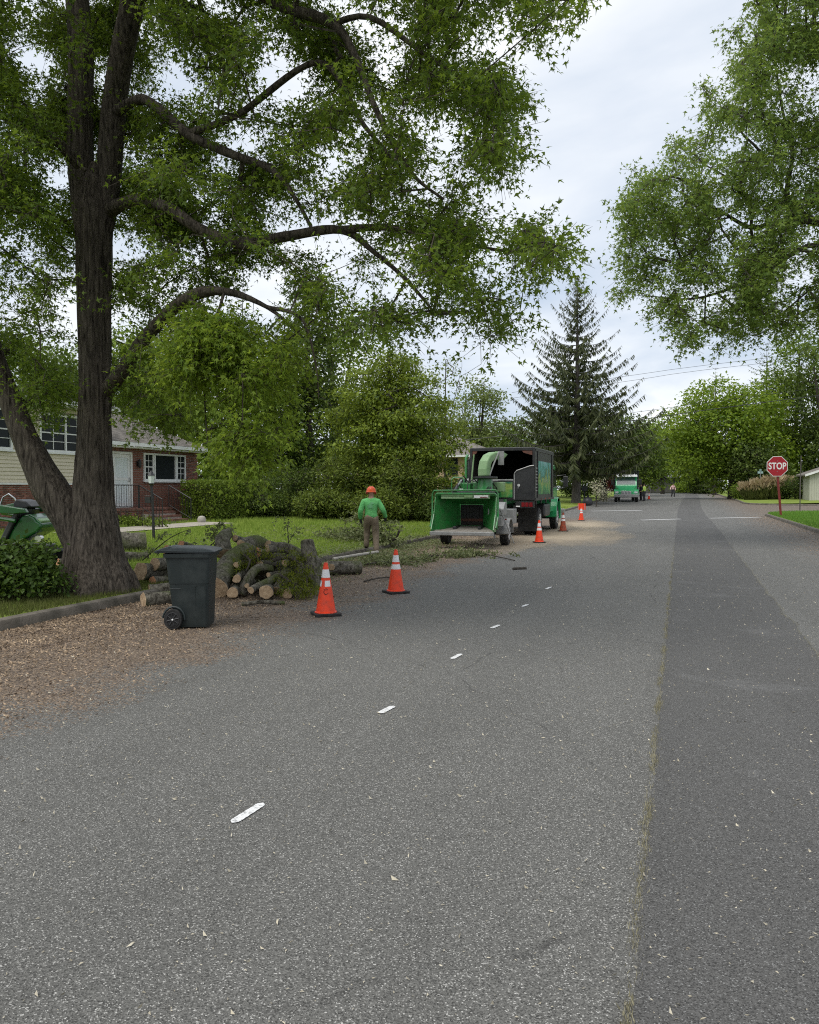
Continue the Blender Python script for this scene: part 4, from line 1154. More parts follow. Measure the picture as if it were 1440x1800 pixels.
# the boughs stand in front of most of their leaves when seen from the street
bars = [([(88, 855), (46, 775), (16, 700), (-8, 640)], 26, 12.2), ([(166, 1000), (166, 400)], 40, 12.2), ([(150, 400), (140, 0)], 34, 12.2), ([(182, 400), (200, 200), (232, 0)], 34, 11.9)]
bars += [([(212, 360), (250, 352), (300, 368), (350, 402), (428, 428), (500, 416), (600, 404), (660, 445)], 16, 10.7), ([(212, 655), (262, 586), (330, 524), (395, 512)], 22, 10.9), ([(240, 176), (330, 235), (400, 268), (480, 300)], 12, 10.8), ([(430, -25), (500, 12), (585, 42), (625, 100), (660, 190)], 14, 9.8)]
def pdist(px, py, line):
    best = 1e9
    for (x0, y0), (x1, y1) in zip(line, line[1:]):
        l2 = (x1-x0)**2 + (y1-y0)**2; u = max(0, min(1, ((px-x0)*(x1-x0) + (py-y0)*(y1-y0)) / l2))
        best = min(best, math.hypot(px - x0 - u*(x1-x0), py - y0 - u*(y1-y0)))
    return best
for i, c in enumerate(C):
    d = c - EYEV; dep = d @ _fw; px = CXP + F * (d @ _rt) / dep; py = CYP - F * (d @ _up) / dep
    for line, hw, D in bars:
        if dep < D + 0.45 and pdist(px, py, line) < hw + 34 and rng.random() < 0.93:
            C[i] = at(px, py, D + 0.6 + 1.8 * rng.random()); break
H = fill_outline(hang, lambda a, b, u: 9.7 + (u - 0.5) * 1.4, 170, rng, 0.8, 0.012, 4)
OV = fill_outline([(-500, -900), (700, -900), (1000, -420), (900, -120), (300, -40), (-400, -40)], lambda a, b, u: 8.5 + 6.5 * u, 260, rng)  # unseen foliage above the view, added to shade the trunk and lawn
sk.reach(np.concatenate([C, H, OV]), 0.07, 0.3, 0.4, avoid=0)
sk.wood('twigs', M['maple_bark'], maple, 0.0042, 0.034)
def sprays(C, per, lf, sig, size, name, mat, root, rng, tmpl=SLIM, tf=SLIM_F, twig=M['maple_bark'], tl=0.42, down=0.4):
    """each cluster: a handful of fine twigs with leaves along them"""
    n = len(C)
    dirs = unit(rng.normal(0, 1, (n, per, 3)) * np.array([1, 1, 0.55]) + np.array([0, 0, -0.12]))
    ln = tl * rng.uniform(0.5, 1.3, (n, per, 1))
    t = rng.uniform(0.15, 1.08, (n, per, lf, 1))
    P = C[:, None, None, :] + dirs[:, :, None, :] * ln[:, :, None, :] * t
    P[..., 2] -= 0.22 * (t[..., 0] ** 2) * ln[..., 0][:, :, None]
    P = P.reshape(-1, 3) + rng.normal(0, sig, (n * per * lf, 3))
    Cc = np.repeat(C, per * lf, 0)
    T = np.repeat(dirs.reshape(-1, 3), lf, 0) * 0.7 + rng.normal(0, 0.55, (len(P), 3)); T[:, 2] -= down
    Nn = rng.normal(0, 0.6, (len(P), 3)); Nn[:, 2] += 0.9
    leaves(name, P, T, Nn, size * rng.uniform(0.65, 1.25, len(P)), mat, root, tmpl, tf)
    A0 = np.repeat(C, per, 0); B0 = A0 + (dirs * ln).reshape(-1, 3); B0[:, 2] -= 0.22 * ln.reshape(-1)
    Mid = (A0 + B0) / 2; Mid[:, 2] += 0.06 * ln.reshape(-1)
    return A0, Mid, B0
def twig_strips(name, A0, Mid, B0, r, mat, parent):
    V, Fc = [], []
    n = len(A0)
    d = unit(B0 - A0); u = unit(np.cross(d, np.array([0.3, 0.2, 1.0]))); w = np.cross(d, u)
    ring = []
    for P, s in ((A0, 1.0), (B0, 0.4)):
        for a in (0, 2.094, 4.189):
            ring.append(P + (u * math.cos(a) + w * math.sin(a)) * r * s)
    V = np.stack(ring, 1).reshape(-1, 3); b = (np.arange(n) * 6)[:, None]
    Fc = np.concatenate([b + np.array([(k, (k+1) % 3, 3 + (k+1) % 3, 3 + k)]) for k in range(3)])
    o = npmesh(name, V, Fc, mat, parent); o['kind'] = 'stuff'; return o
tw = sprays(C, 6, 15, 0.05, 0.075, 'crown', M['maple_leaf'], maple, rng, BROAD * np.array([1.0, 1, 1.3]), BROAD_F)
twig_strips('fine_twigs', *tw, 0.004, M['maple_bark'], maple)
tw = sprays(OV, 6, 12, 0.05, 0.13, 'upper_crown', M['maple_leaf'], maple, rng, RHOMB * np.array([1.3, 1, 1]), RHOMB_F)
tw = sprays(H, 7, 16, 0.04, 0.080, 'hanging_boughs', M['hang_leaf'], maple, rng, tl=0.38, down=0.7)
twig_strips('fine_twigs', *tw, 0.0035, M['maple_bark'], maple)
# one bare twig dangling below the crown's edge
MB().tube([A(832, 560, 9.6), A(845, 600, 9.6), A(846, 640, 9.6), A(822, 655, 9.6), A(812, 660, 9.6)], [0.004, 0.0035, 0.003, 0.0025, 0.002], 4).build('dangling_twig', M['maple_bark'], maple)

# --- the broad maple over the right-hand lawn --------------------------------
rng = np.random.default_rng(8)
rt = empty('maple_tree', (0, 0, 0), label='broad leafy maple reaching in over the street from the lawn with the stop sign', cat='tree')
tb = np.array([8.6, 25.0, gz(8.6, 25.0)])
def B(px, py, d): return at(px, py, d)
q0 = tb + np.array([0.1, 0.2, 5.2]); q1 = tb + np.array([-0.1, 0.4, 9.0]); q2 = tb + np.array([-0.4, 0.6, 14.0])
furrowed(rt, [tb - np.array([0, 0, .2]), tb + np.array([0, 0, 0.6]), tb + np.array([0, .1, 2.5]), q0, q1, q2], [0.62, 0.48, 0.42, 0.38, 0.28, 0.14], M['bark'], 'trunk', 32, 0.12, 0.04, 9, flare=(0.3, 0.4))
sk = Skeleton(rng)
sk.limb([tb, tb + np.array([0, .1, 2.5]), q0, q1, q2], [0.4] * 5, 0.4)
d0 = 24.5
rl = [([q0, B(1560, 440, d0), B(1440, 392, d0), B(1370, 390, d0), B(1320, 400, d0), B(1265, 370, d0 - .5), B(1200, 340, d0 - 1)], [0.2, 0.15, 0.12, 0.10, 0.07, 0.04, 0.02]),
      ([q0, B(1540, 470, d0 - 1), B(1440, 430, d0 - 1), B(1370, 460, d0 - 1), B(1300, 500, d0 - 1), B(1220, 525, d0 - 1), B(1140, 520, d0 - 1)], [0.14, 0.11, 0.08, 0.07, 0.055, 0.03, 0.015]),
      ([B(1440, 392, d0), B(1385, 350, d0 + 1), B(1393, 270, d0 + 1), B(1375, 190, d0 + 1), B(1365, 120, d0 + 1)], [0.09, 0.08, 0.06, 0.04, 0.02]),
      ([B(1385, 350, d0 + 1), B(1340, 270, d0 + 1.2), B(1310, 240, d0 + 1.2), B(1270, 190, d0 + 1)], [0.05, 0.045, 0.035, 0.02]),
      ([B(1320, 400, d0), B(1320, 360, d0), B(1290, 320, d0), B(1240, 290, d0)], [0.05, 0.045, 0.03, 0.02]),
      ([q1, B(1520, 60, d0), B(1400, 50, d0), B(1330, 60, d0)], [0.12, 0.09, 0.05, 0.02]),
      ([q0, B(1520, 560, d0), B(1440, 540, d0 + .5), B(1390, 560, d0 + .5), B(1330, 590, d0 + .5)], [0.09, 0.07, 0.05, 0.03, 0.015]),
      ([B(1270, 370, d0 - .5), B(1240, 430, d0 - 1), B(1180, 460, d0 - 1)], [0.03, 0.025, 0.012])]
for pts, rad in rl:
    sk.limb(pts, rad, 0.35)
    L = MB(); q, r = catmull(pts, rad, 0.3); L.tube(q, r, 8); L.build('limb', M['bark'], rt, smooth=True)
rpoly = [(1325, -10), (1360, -220), (1560, -340), (1760, -200), (1760, 560), (1600, 640), (1500, 600), (1440, 560), (1395, 590), (1340, 570), (1300, 590), (1265, 625), (1250, 570), (1205, 612), (1150, 585), (1170, 560), (1120, 540), (1110, 500), (1085, 520), (1090, 480), (1062, 482), (1080, 450), (1105, 420), (1090, 380), (1100, 300), (1090, 340), (1110, 265), (1165, 275), (1195, 215), (1245, 190), (1230, 150), (1280, 145), (1300, 110), (1270, 75), (1290, 40), (1340, 40)]
C = fill_outline(rpoly, lambda a, b, u: 24.3 + (u - 0.5) * 7.0 * (0.45 + 0.55 * np.clip((a - 1080) / 300, 0, 1)), 2350, rng, 0.66, 0.02, 12)
sk.reach(C, 0.05, 0.5, 0.3)
sk.wood('twigs', M['bark'], rt, 0.007, 0.06)
tw = sprays(C, 6, 10, 0.10, 0.142, 'crown', M['right_leaf'], rt, rng, BROAD, BROAD_F, tl=0.62, down=0.45)
twig_strips('fine_twigs', *tw, 0.006, M['bark'], rt)

# --- trees by kind -----------------------------------------------------------
def crown_tree(name, base, lobes, n, leaf, mat, bark, label, rng, cat='tree', group=None, trunk=0.25, height=None, m=14, shell=0.55, flat=0.8, down=0.2, tmpl=RHOMB, tf=RHOMB_F, stems=1, sig=None, forks=5, rough=0.42):
    """tapered trunk with limbs reaching into leaf clumps. lobes: (dx, dy, z, rx, ry, rz) relative to the base"""
    base = np.array(base, float); leaf *= 0.95; m = int(m * 1.55)
    t = empty(name, tuple(base), 0, label, cat, group)
    L = np.array(lobes, float)
    vol = L[:, 3] * L[:, 4] * L[:, 5]; pick = rng.choice(len(L), n, p=vol / vol.sum())
    d = unit(rng.normal(0, 1, (n, 3))); rad = rng.uniform(shell, 1.0, (n, 1)) ** 0.6
    wob = np.array([1 + rough * mnoise.noise(Vector(tuple(x * 2.3)) + Vector((i, 3.1, 0))) for x, i in zip(d, pick)])[:, None]
    C = L[pick, :3] + d * rad * wob * L[pick, 3:]
    C = C[C[:, 2] > 0.15]
    top = max(L[:, 2] + L[:, 5] * 0.5) if height is None else height
    sk = Skeleton(rng)
    for s in range(stems):
        o = np.array([rng.normal(0, 0.12), rng.normal(0, 0.12), 0]) * (stems > 1)
        ln = rng.normal(0, 0.04, 2) * top
        pts = [o + np.array([0, 0, -0.2]), o + np.array([0, 0, 0.1 * top]), o + np.array([ln[0]*.4, ln[1]*.4, 0.5 * top]), o + np.array([ln[0], ln[1], top])]
        rr = [trunk * 1.35, trunk, trunk * 0.66, trunk * 0.2]
        sk.limb(pts, rr, 0.5)
        q, r = catmull(pts, rr, 0.5)
        MB().tube(q, r, 10).build('trunk' if stems == 1 else 'stem', bark, t, smooth=True)
    for i in range(min(forks, len(L) * 2)):
        l = L[i % len(L)]; st = np.array([0, 0, max(0.15 * top, min(l[2] * 0.75, top * 0.8)) * rng.uniform(0.6, 1)])
        e = l[:3] + unit(rng.normal(0, 1, 3)[None])[0] * l[3:] * 0.55
        sk.limb([st, (st + e) / 2 + np.array([0, 0, -0.05 * top * rng.random()]), e], [trunk * .4, trunk * .3, trunk * .1], 0.5)
        q, r = catmull([st, (st + e) / 2, e], [trunk * .4, trunk * .28, trunk * .1], 0.5)
        MB().tube(q, r, 6).build('limb', bark, t, smooth=True)
    sub = C if len(C) < 260 else C[rng.choice(len(C), 260, replace=False)]
    sk.reach(sub, 0.04, 0.8)
    sk.wood('twigs', bark, t, 0.012, trunk * 0.3, 4)
    sg = sig if sig is not None else leaf * 1.7
    P = spread(C, m, (sg, sg, sg * 0.6) if np.isscalar(sg) else sg, rng); Cc = np.repeat(C, m, 0)
    k = P[:, 2] > 0.02
    P, Cc = P[k], Cc[k]
    T, Nn = leafdirs(P, Cc, rng, down, flat)
    outw = unit(P - L[np.repeat(pick[:len(C)] if len(pick) == len(C) else np.zeros(len(C), int), m)[k], :3])
    Nn = Nn + outw * 0.5
    leaves('crown', P, T, Nn, leaf * rng.uniform(0.6, 1.3, len(P)), mat, t, tmpl, tf)
    return t

def spruce_tree(base, h, rad, label, rng, mat, bark, trunk=0.3, whorls=38, droop=0.75, sparse_top=True, name='spruce_tree', bare=0.06, cat='tree', group=None, need=1.0, up=0.30, wide=1.0):
    base = np.array(base, float)
    t = empty(name, tuple(base), 0, label, cat, group)
    MB().tube([(0, 0, -0.2), (0, 0, 0.3), (0.05, 0, h * 0.5), (0, 0.04, h * 0.97)], [trunk * 1.3, trunk, trunk * 0.55, 0.012], 12).build('trunk', bark, t, smooth=True)
    wd = MB(); P, Dn, Ln, Ou = [], [], [], []
    for i in range(whorls):
        f = bare + (1 - bare) * (i + rng.random() * 0.7) / whorls; z = h * f
        prof = min(1.0, 1.42 * (1 - f) + 0.02 + (0.10 if name == 'cedar_tree' else 0))
        if f < 0.2: prof *= 0.80 + f
        nb = int(rng.integers(5, 8)) if f < 0.9 else 6
        a0 = rng.uniform(0, 6.28)
        for b_ in range(nb):
            a = a0 + 2 * math.pi * b_ / nb + rng.normal(0, 0.2); L = rad * prof * rng.uniform(0.62, 1.12)
            c, s = math.cos(a), math.sin(a); pts = []
            K = 7
            for k in range(K + 1):
                u = k / K
                zz = z + L * (-(0.52 - 0.55 * f) * u * 0.75 + up * u ** 2.6 + (0.35 * (f > 0.75)) * u)
                pts.append((c * L * u, s * L * u, zz))
            wd.tube(pts, [max(0.006, 0.05 * (1 - f) * (1 - k / K) + 0.009) for k in range(K + 1)], 4, caps=False)
            ns = int(max(5, L * 13 * need))
            for q in range(ns):
                u = rng.uniform(0.10, 1.0); k = min(K - 1, int(u * K)); v = u * K - k
                p = np.array(pts[k]) * (1 - v) + np.array(pts[k+1]) * v
                side = rng.choice([-1, 1]); so = np.array([-s, c, 0]) * side
                dn = droop * rng.uniform(0.5, 1.1)
                P.append(p); Dn.append(so * rng.uniform(0.25, 0.8) + np.array([c, s, 0]) * 0.35 + np.array([0, 0, -dn])); Ln.append((0.22 + 0.62 * (1 - f) ** 0.8) * rng.uniform(0.5, 1.15) * (1.1 - 0.5 * u) * rad / 6); Ou.append((c, s, 0))
    wd.build('branches', bark, t, smooth=True)
    P, Dn, Ln, Ou = np.array(P), unit(np.array(Dn)), np.array(Ln), np.array(Ou)
    spr = np.array([(0,0,0),(0.13,0.10,0),(0.07,0.30,0.02),(0.16,0.38,-0.02),(0.06,0.62,0.02),(0.11,0.70,0),(0,1,-0.05),(-0.11,0.72,0),(-0.06,0.58,0.02),(-0.16,0.42,-0.02),(-0.07,0.28,0.02),(-0.13,0.12,0)])
    spr = spr[[0, 1, 3, 6, 9, 11]]; sf = np.array([(0,1,2),(0,2,4),(0,4,5),(2,3,4)])
    Nn = rng.normal(0, 0.6, P.shape) + Ou * 0.5 + np.array([0, 0, 0.6])
    leaves('needles', P, Dn, Nn, Ln, mat, t, spr * np.array([wide, 1, 1]), sf)
    return t

def put(px, d):
    """ground point d metres ahead at a photo column"""
    p = at(px, HOR, d); return (p[0], p[1], gz(p[0], p[1]))

rng = np.random.default_rng(21)
sb = put(1013, 72)
spruce_tree(sb, 20.6, 7.6, 'tall thin-topped spruce with drooping twigs beyond the chip truck', rng, M['spruce'], M['spruce_bark'], 0.42, 36, 0.9, bare=0.14, need=1.9, up=0.46, wide=0.6)
# leafier skirts round the spruce: separate trees behind it
crown_tree('oak_tree', put(1062, 84), [(0, 0, 6, 4.4, 4, 3.6), (-3, 0, 4.6, 3, 3, 2.4), (3.2, 0, 5, 3, 3, 2.6)], 330, 0.36, M['dark_leaf'], M['bark'], 'dark leafy tree crowding the right foot of the tall spruce', rng, m=16, trunk=0.3)
crown_tree('oak_tree', put(948, 88), [(0, 0, 5.5, 4.6, 4, 4.0), (-3.4, 0, 4.2, 3, 3, 2.6), (2.6, 0, 7.5, 3, 3, 2.4)], 330, 0.36, M['dark_leaf'], M['bark'], 'dark leafy tree behind the black chip body, left foot of the spruce', rng, m=16, trunk=0.3)
crown_tree('elm_tree', put(842, 92), [(0, 0, 9, 2.6, 2.6, 4.2), (0, 0, 5, 3.6, 3, 3.2), (0.3, 0, 12, 1.2, 1.2, 2.0)], 300, 0.36, M['pale_leaf'], M['bark'], 'pale pointed tree standing above the peach house roof', rng, m=13, trunk=0.28)
crown_tree('elm_tree', put(790, 105), [(0, 0, 7.5, 4.6, 4, 3.6), (-4, 0, 9, 3.4, 3, 3.4), (4.4, 0, 5.6, 3.6, 3, 2.8)], 320, 0.40, M['pale_leaf'], M['bark'], 'pale green tree far behind the peach house', rng, m=13, trunk=0.28)
crown_tree('elm_tree', put(885, 112), [(0, 0, 6, 5.0, 4, 4.2), (4, 0, 4.5, 3.6, 3, 3)], 280, 0.40, M['mid_leaf'], M['bark'], 'mid green tree filling the gap left of the spruce', rng, m=13, trunk=0.28)
crown_tree('locust_tree', put(782, 58), [(0, 0, 8.6, 1.5, 1.5, 2.2), (-0.6, 0, 6.0, 1.2, 1.2, 2), (0.8, 0, 10, 0.9, .9, 1.4)], 70, 0.22, M['pale_leaf'], M['bark'], 'thin airy tree showing sky behind the yew', rng, m=7, trunk=0.10)

# the yew: tiers of yellow-tipped boughs down to the lawn
rng = np.random.default_rng(33)
yb = put(690, 39)
lob = [(0, 0, 3.0, 1.9, 1.7, 2.6), (0, 0, 6.0, 1.3, 1.2, 1.8)]
for k in range(34):
    z = 0.7 + 7.3 * (k + 0.5) / 34; Rz = 3.15 * (1 - (z / 8.9) ** 3.2) + 0.25; a = k * 2.4 + rng.normal(0, 0.3)
    lob.append((math.cos(a) * Rz * 0.62, math.sin(a) * Rz * 0.55, z + rng.normal(0, 0.12), Rz * 0.52 + 0.15, Rz * 0.5 + 0.15, 0.30 + 0.05 * rng.random()))
crown_tree('yew_tree', yb, lob, 2300, 0.19, M['yew'], M['bark'], 'dense yew with yellow-green tiers rising behind the worker', rng, m=15, rough=0.45, trunk=0.3, shell=0.62, flat=1.4, down=0.15, tmpl=LONG*np.array([1.5,1,1]), sig=np.array([0.24, 0.24, 0.11])/1.0)
lob2 = []
rngb = np.random.default_rng(3)
def low_bush(px, d, w, h, label, mat=M['bushy'], n=330, leaf=0.17):
    b_ = put(px, d)
    k = max(2, int(w / 1.1))
    lobes = [((i - (k - 1) / 2) * w / k + rngb.normal(0, .1), rngb.normal(0, 0.25), h * rngb.uniform(0.42, 0.56), w / k * 0.85, 1.0, h * rngb.uniform(0.42, 0.52)) for i in range(k)]
    # lie across the view, roughly along the lawn's far edge
    lobes = [(l[0] * 0.93, l[1] + l[0] * 0.36, *l[2:]) for l in lobes]
    return crown_tree('bush', b_, lobes, n, leaf, mat, M['bark'], label, rngb, cat='bush', trunk=0.06, m=15, shell=0.6, flat=1.1, down=-0.1, tmpl=LONG, stems=3, forks=3, sig=0.19, rough=0.55)
low_bush(478, 35.0, 1.4, 1.15, 'dark rounded bush at the right end of the clipped hedge', M['dark_leaf'], 240, 0.14)
low_bush(525, 36.2, 1.9, 2.5, 'dark loose bush between the hedge and the yew', M['dark_leaf'], 300, 0.15)
low_bush(572, 34.6, 1.6, 1.25, 'low spreading evergreen bush left of the worker at the lawn edge', n=300)
low_bush(618, 36.4, 1.8, 3.0, 'taller evergreen bush left of the worker, against the yew', n=360)
low_bush(668, 34.8, 1.5, 1.35, 'low evergreen bush directly behind the worker', n=300)
low_bush(722, 36.0, 1.7, 2.8, 'evergreen bush between the worker and the chipper', n=340)
low_bush(768, 35.2, 1.4, 1.2, 'low evergreen bush touching the left side of the chipper', M['dark_leaf'], n=260)

# trees behind the lawn and the house
rng = np.random.default_rng(44)
spruce_tree(put(520, 47), 15.5, 3.4, 'dark ragged evergreen left of the yew with sky behind its top', rng, M['dark_leaf'], M['bark'], 0.25, 26, 0.5, name='cedar_tree', need=1.3, up=0.22)
spruce_tree(put(428, 54), 14.8, 3.4, 'dark evergreen behind the hanging maple boughs', rng, M['dark_leaf'], M['bark'], 0.25, 26, 0.5, name='cedar_tree', need=1.2, up=0.2)
crown_tree('oak_tree', put(600, 52), [(0, 0, 8.5, 3.0, 3, 3.6), (-1.2, 0, 5, 3.2, 3, 3), (1.2, 0, 11.3, 1.8, 1.8, 1.8)], 380, 0.25, M['mid_leaf'], M['bark'], 'upright green tree peeping over the yew from behind', rng, m=15, trunk=0.25)
crown_tree('oak_tree', put(548, 44), [(0, 0, 4.6, 2.6, 2.2, 2.8), (-0.5, 0, 8.2, 1.9, 1.8, 2.6), (0.4, 0, 11.2, 1.3, 1.3, 1.8)], 460, 0.22, M['dark_leaf'], M['bark'], 'dark narrow tree in the gap between yew and hedge', rng, m=15, trunk=0.2)
crown_tree('oak_tree', put(330, 46), [(0, 0, 7.5, 4.2, 3.6, 3.8), (-3.2, 0, 5.8, 3.4, 3, 3), (3, 0, 5, 3.2, 3, 3.4), (1.2, 0, 2.6, 3.4, 2.5, 2.0)], 620, 0.26, M['mid_leaf'], M['bark'], 'broad green tree behind the brick wing of the house', rng, m=14, trunk=0.3)
crown_tree('oak_tree', put(210, 50), [(0, 0, 8.0, 4.2, 3.6, 3.2), (-3.6, 0, 6.6, 3.4, 3, 3)], 380, 0.27, M['dark_leaf'], M['bark'], 'dark green tree rising behind the house roof', rng, m=14, trunk=0.3)
crown_tree('oak_tree', put(420, 42), [(0, 0, 4.4, 3.4, 3, 3.4), (0.4, 0, 7.4, 2.4, 2.2, 2.2)], 420, 0.24, M['mid_leaf'], M['bark'], 'leafy tree directly behind the clipped hedge', rng, m=14, trunk=0.25)
crown_tree('oak_tree', put(40, 60), [(0, 0, 9.0, 5, 4.6, 3.6)], 260, 0.32, M['mid_leaf'], M['bark'], 'green tree far behind the left end of the house', rng, m=12, trunk=0.3)

# right-hand side, beyond the side street
rng = np.random.default_rng(55)
crown_tree('linden_tree', put(1287, 88), [(-1.0, 0, 7.2, 4.4, 4, 3.8), (-4.6, 0, 8.0, 3.0, 3, 3.2), (1.8, 0, 9.0, 3.6, 3.4, 3.2), (-3.8, 0, 4.4, 3.2, 3, 2.4), (3.0, 0, 4.8, 3.2, 3, 3.4), (-1.8, 0, 11.2, 3.0, 2.8, 2.0), (0.4, 0, 3.0, 3.4, 3, 2.4)], 1100, 0.36, M['lime_leaf'], M['bark'], 'rounded bright green tree leaning over the street beyond the side road', rng, m=15, trunk=0.4, shell=0.6)
spruce_tree(put(1256, 118), 19, 3.6, 'dark pointed conifer whose tip shows above the rounded green tree', rng, M['dark_leaf'], M['bark'], 0.3, 24, 0.5, name='cedar_tree', need=1.0, up=0.2)
spruce_tree(put(1345, 96), 18.5, 5.2, 'dark conifer right of the rounded tree, behind the stop sign', rng, M['dark_leaf'], M['bark'], 0.35, 28, 0.5, name='cedar_tree', need=1.0, up=0.2)
crown_tree('oak_tree', put(1395, 92), [(0, 0, 9.0, 4.6, 4, 5.0), (3.0, 0, 6, 4, 4, 4), (-3, 0, 5.4, 3.6, 3, 3.8), (0.6, 0, 15.0, 3.0, 2.8, 3.8), (-2.4, 0, 12, 2.2, 2, 2.6), (0, 0, 2.6, 4, 3, 2.2)], 850, 0.36, M['mid_leaf'], M['bark'], 'tall leafy tree behind the pale shed', rng, m=14, trunk=0.35)
crown_tree('oak_tree', put(1455, 86), [(0, 0, 11.5, 4.6, 4, 6.4), (1, 0, 5, 4, 4, 4)], 480, 0.36, M['dark_leaf'], M['bark'], 'dark tall tree at the right end behind the shed', rng, m=14, trunk=0.35)
crown_tree('oak_tree', put(1330, 84), [(0, 0, 3.4, 2.6, 2, 2.6), (1.5, 0, 2.2, 2, 2, 1.9)], 240, 0.32, M['dark_leaf'], M['bark'], 'low dark tree under the rounded tree near the corner', rng, m=14, trunk=0.2)
crown_tree('linden_tree', put(1165, 128), [(0, 0, 7.5, 4.4, 4, 4.2), (-3, 0, 5, 3, 3, 3), (2.5, 0, 4.8, 3.4, 3, 3.2)], 460, 0.42, M['mid_leaf'], M['bark'], 'mid green tree at the bend, left of the far grey house', rng, m=14, trunk=0.3)
crown_tree('linden_tree', put(1130, 110), [(0, 0, 6.5, 3.2, 3, 3.6), (1.4, 0, 3.4, 2.6, 2.4, 2.2)], 320, 0.38, M['mid_leaf'], M['bark'], 'green tree standing just behind the distant white-topped truck', rng, m=14, trunk=0.3)
crown_tree('linden_tree', put(1222, 135), [(0, 0, 7.0, 4.4, 4, 4.0), (1.5, 0, 3.6, 3.2, 3, 2.8)], 420, 0.42, M['lime_leaf'], M['bark'], 'bright tree overhanging the far grey house', rng, m=14, trunk=0.3)
crown_tree('maple_tree', put(1081, 100), [(0, 0, 2.7, 1.9, 1.8, 1.3), (-0.8, 0, 1.8, 1.3, 1.2, 1.0)], 170, 0.24, M['red_leaf'], M['bark'], 'small dark red ornamental maple behind the utility pole', rng, m=13, trunk=0.12)
crown_tree('dogwood_tree', put(1049, 66), [(0, 0, 1.9, 0.6, 0.6, 0.45), (0.2, 0, 1.4, 0.5, 0.5, 0.3)], 26, 0.14, M['blossom'], M['bark'], 'small dogwood in cream blossom near the black mailbox', rng, m=8, trunk=0.06)
crown_tree('rose_bush', put(1062, 78), [(0, 0, 0.8, 0.7, 0.7, 0.6)], 50, 0.14, M['blossom'], M['bark'], 'low pale flowering bush by the utility pole', rng, cat='bush', m=8, trunk=0.04)
crown_tree('bush', put(1208, 146), [(0, 0, 1.0, 2.3, 1.4, 1.0)], 150, 0.28, M['lime_leaf'], M['bark'], 'round clipped bush in front of the far grey house', rng, cat='bush', m=14, trunk=0.08, forks=1)
crown_tree('bush', put(1237, 128), [(0, 0, 1.6, 2.2, 1.8, 1.6), (1.6, 0, 1.0, 1.6, 1.5, 1.0)], 220, 0.28, M['dark_leaf'], M['bark'], 'dark bush at the foot of the bend, right of the round bush', rng, cat='bush', m=14, trunk=0.08, forks=1)
crown_tree('bush', put(1301, 82), [(0, 0, 0.8, 0.7, 0.7, 0.75)], 90, 0.15, M['mid_leaf'], M['bark'], 'small upright bush left of the plumed grass', rng, cat='bush', m=12, trunk=0.05, forks=1)
crown_tree('bush', put(1398, 77), [(0, 0, 1.1, 1.5, 1.2, 1.0), (0.9, 0, .8, 1.0, 1.0, .8)], 200, 0.17, M['dark_leaf'], M['bark'], 'dark round bush between the plumed grass and the shed', rng, cat='bush', m=13, trunk=0.06, forks=1)
crown_tree('bush', put(1020, 92), [(0, 0, 1.3, 2.4, 1.6, 1.3)], 160, 0.24, M['dark_leaf'], M['bark'], 'dark bush under the spruce beyond the chip truck', rng, cat='bush', m=13, trunk=0.06, forks=1)
# far-off wood closing the gaps between the trees
P = []
for i in range(430):
    a = rng.uniform(-1.15, 0.62); r_ = rng.uniform(165, 225)
    x, y = r_ * math.sin(a), r_ * math.cos(a)
    if a > 0.12: r_ *= 1.0
    P.append((x, y, rng.uniform(0.8, 9.5)))
P = np.array(P); C = P
Q = spread(C, 22, (3.0, 3.0, 1.6), rng); T, Nn = leafdirs(Q, np.repeat(C, 22, 0), rng, 0.2, 0.6)
Q = Q[:]; o = leaves('far_woods', Q, T, Nn, rng.uniform(1.0, 2.2, len(Q)), M['mid_leaf'], None); o['kind'] = 'stuff'

# clipped hedge in front of the wing
rng = np.random.default_rng(66)
hd = empty('hedge', (-18.15, 29.3, float(lawn_l(-18.15, 29.3))), 0, 'clipped boxy hedge below the picture window', 'hedge')
MB().box(-0.62, 0.62, -2.25, 2.25, 0.05, 1.42).build('stems', M['bark'], hd)
n = 15000
f = rng.choice(4, n, p=[0.3, 0.4, 0.15, 0.15]); u, v = rng.uniform(-1, 1, n), rng.uniform(0, 1, n)
X = np.where(f == 0, u * 0.78, np.where(f == 1, 0.76, u * 0.76)); Yh = np.where(f <= 1, rng.uniform(-1, 1, n) * 2.45, np.where(f == 2, -2.42, 2.42)); Zh = np.where(f == 0, 1.55, v * 1.55)
Ph = np.stack([X, Yh, Zh], 1) + rng.normal(0, 0.035, (n, 3))
Nn = np.where((f == 0)[:, None], np.array([0, 0, 1.0]), np.where((f == 1)[:, None], np.array([1.0, 0, .3]), np.array([0, 0, .5]))) + rng.normal(0, 0.5, (n, 3))
T = rng.normal(0, 1, (n, 3)) + np.array([0.2, 0, 0.5])
leaves('foliage', Ph, T, Nn, 0.085 * rng.uniform(0.6, 1.3, n), M['hedge'], hd)

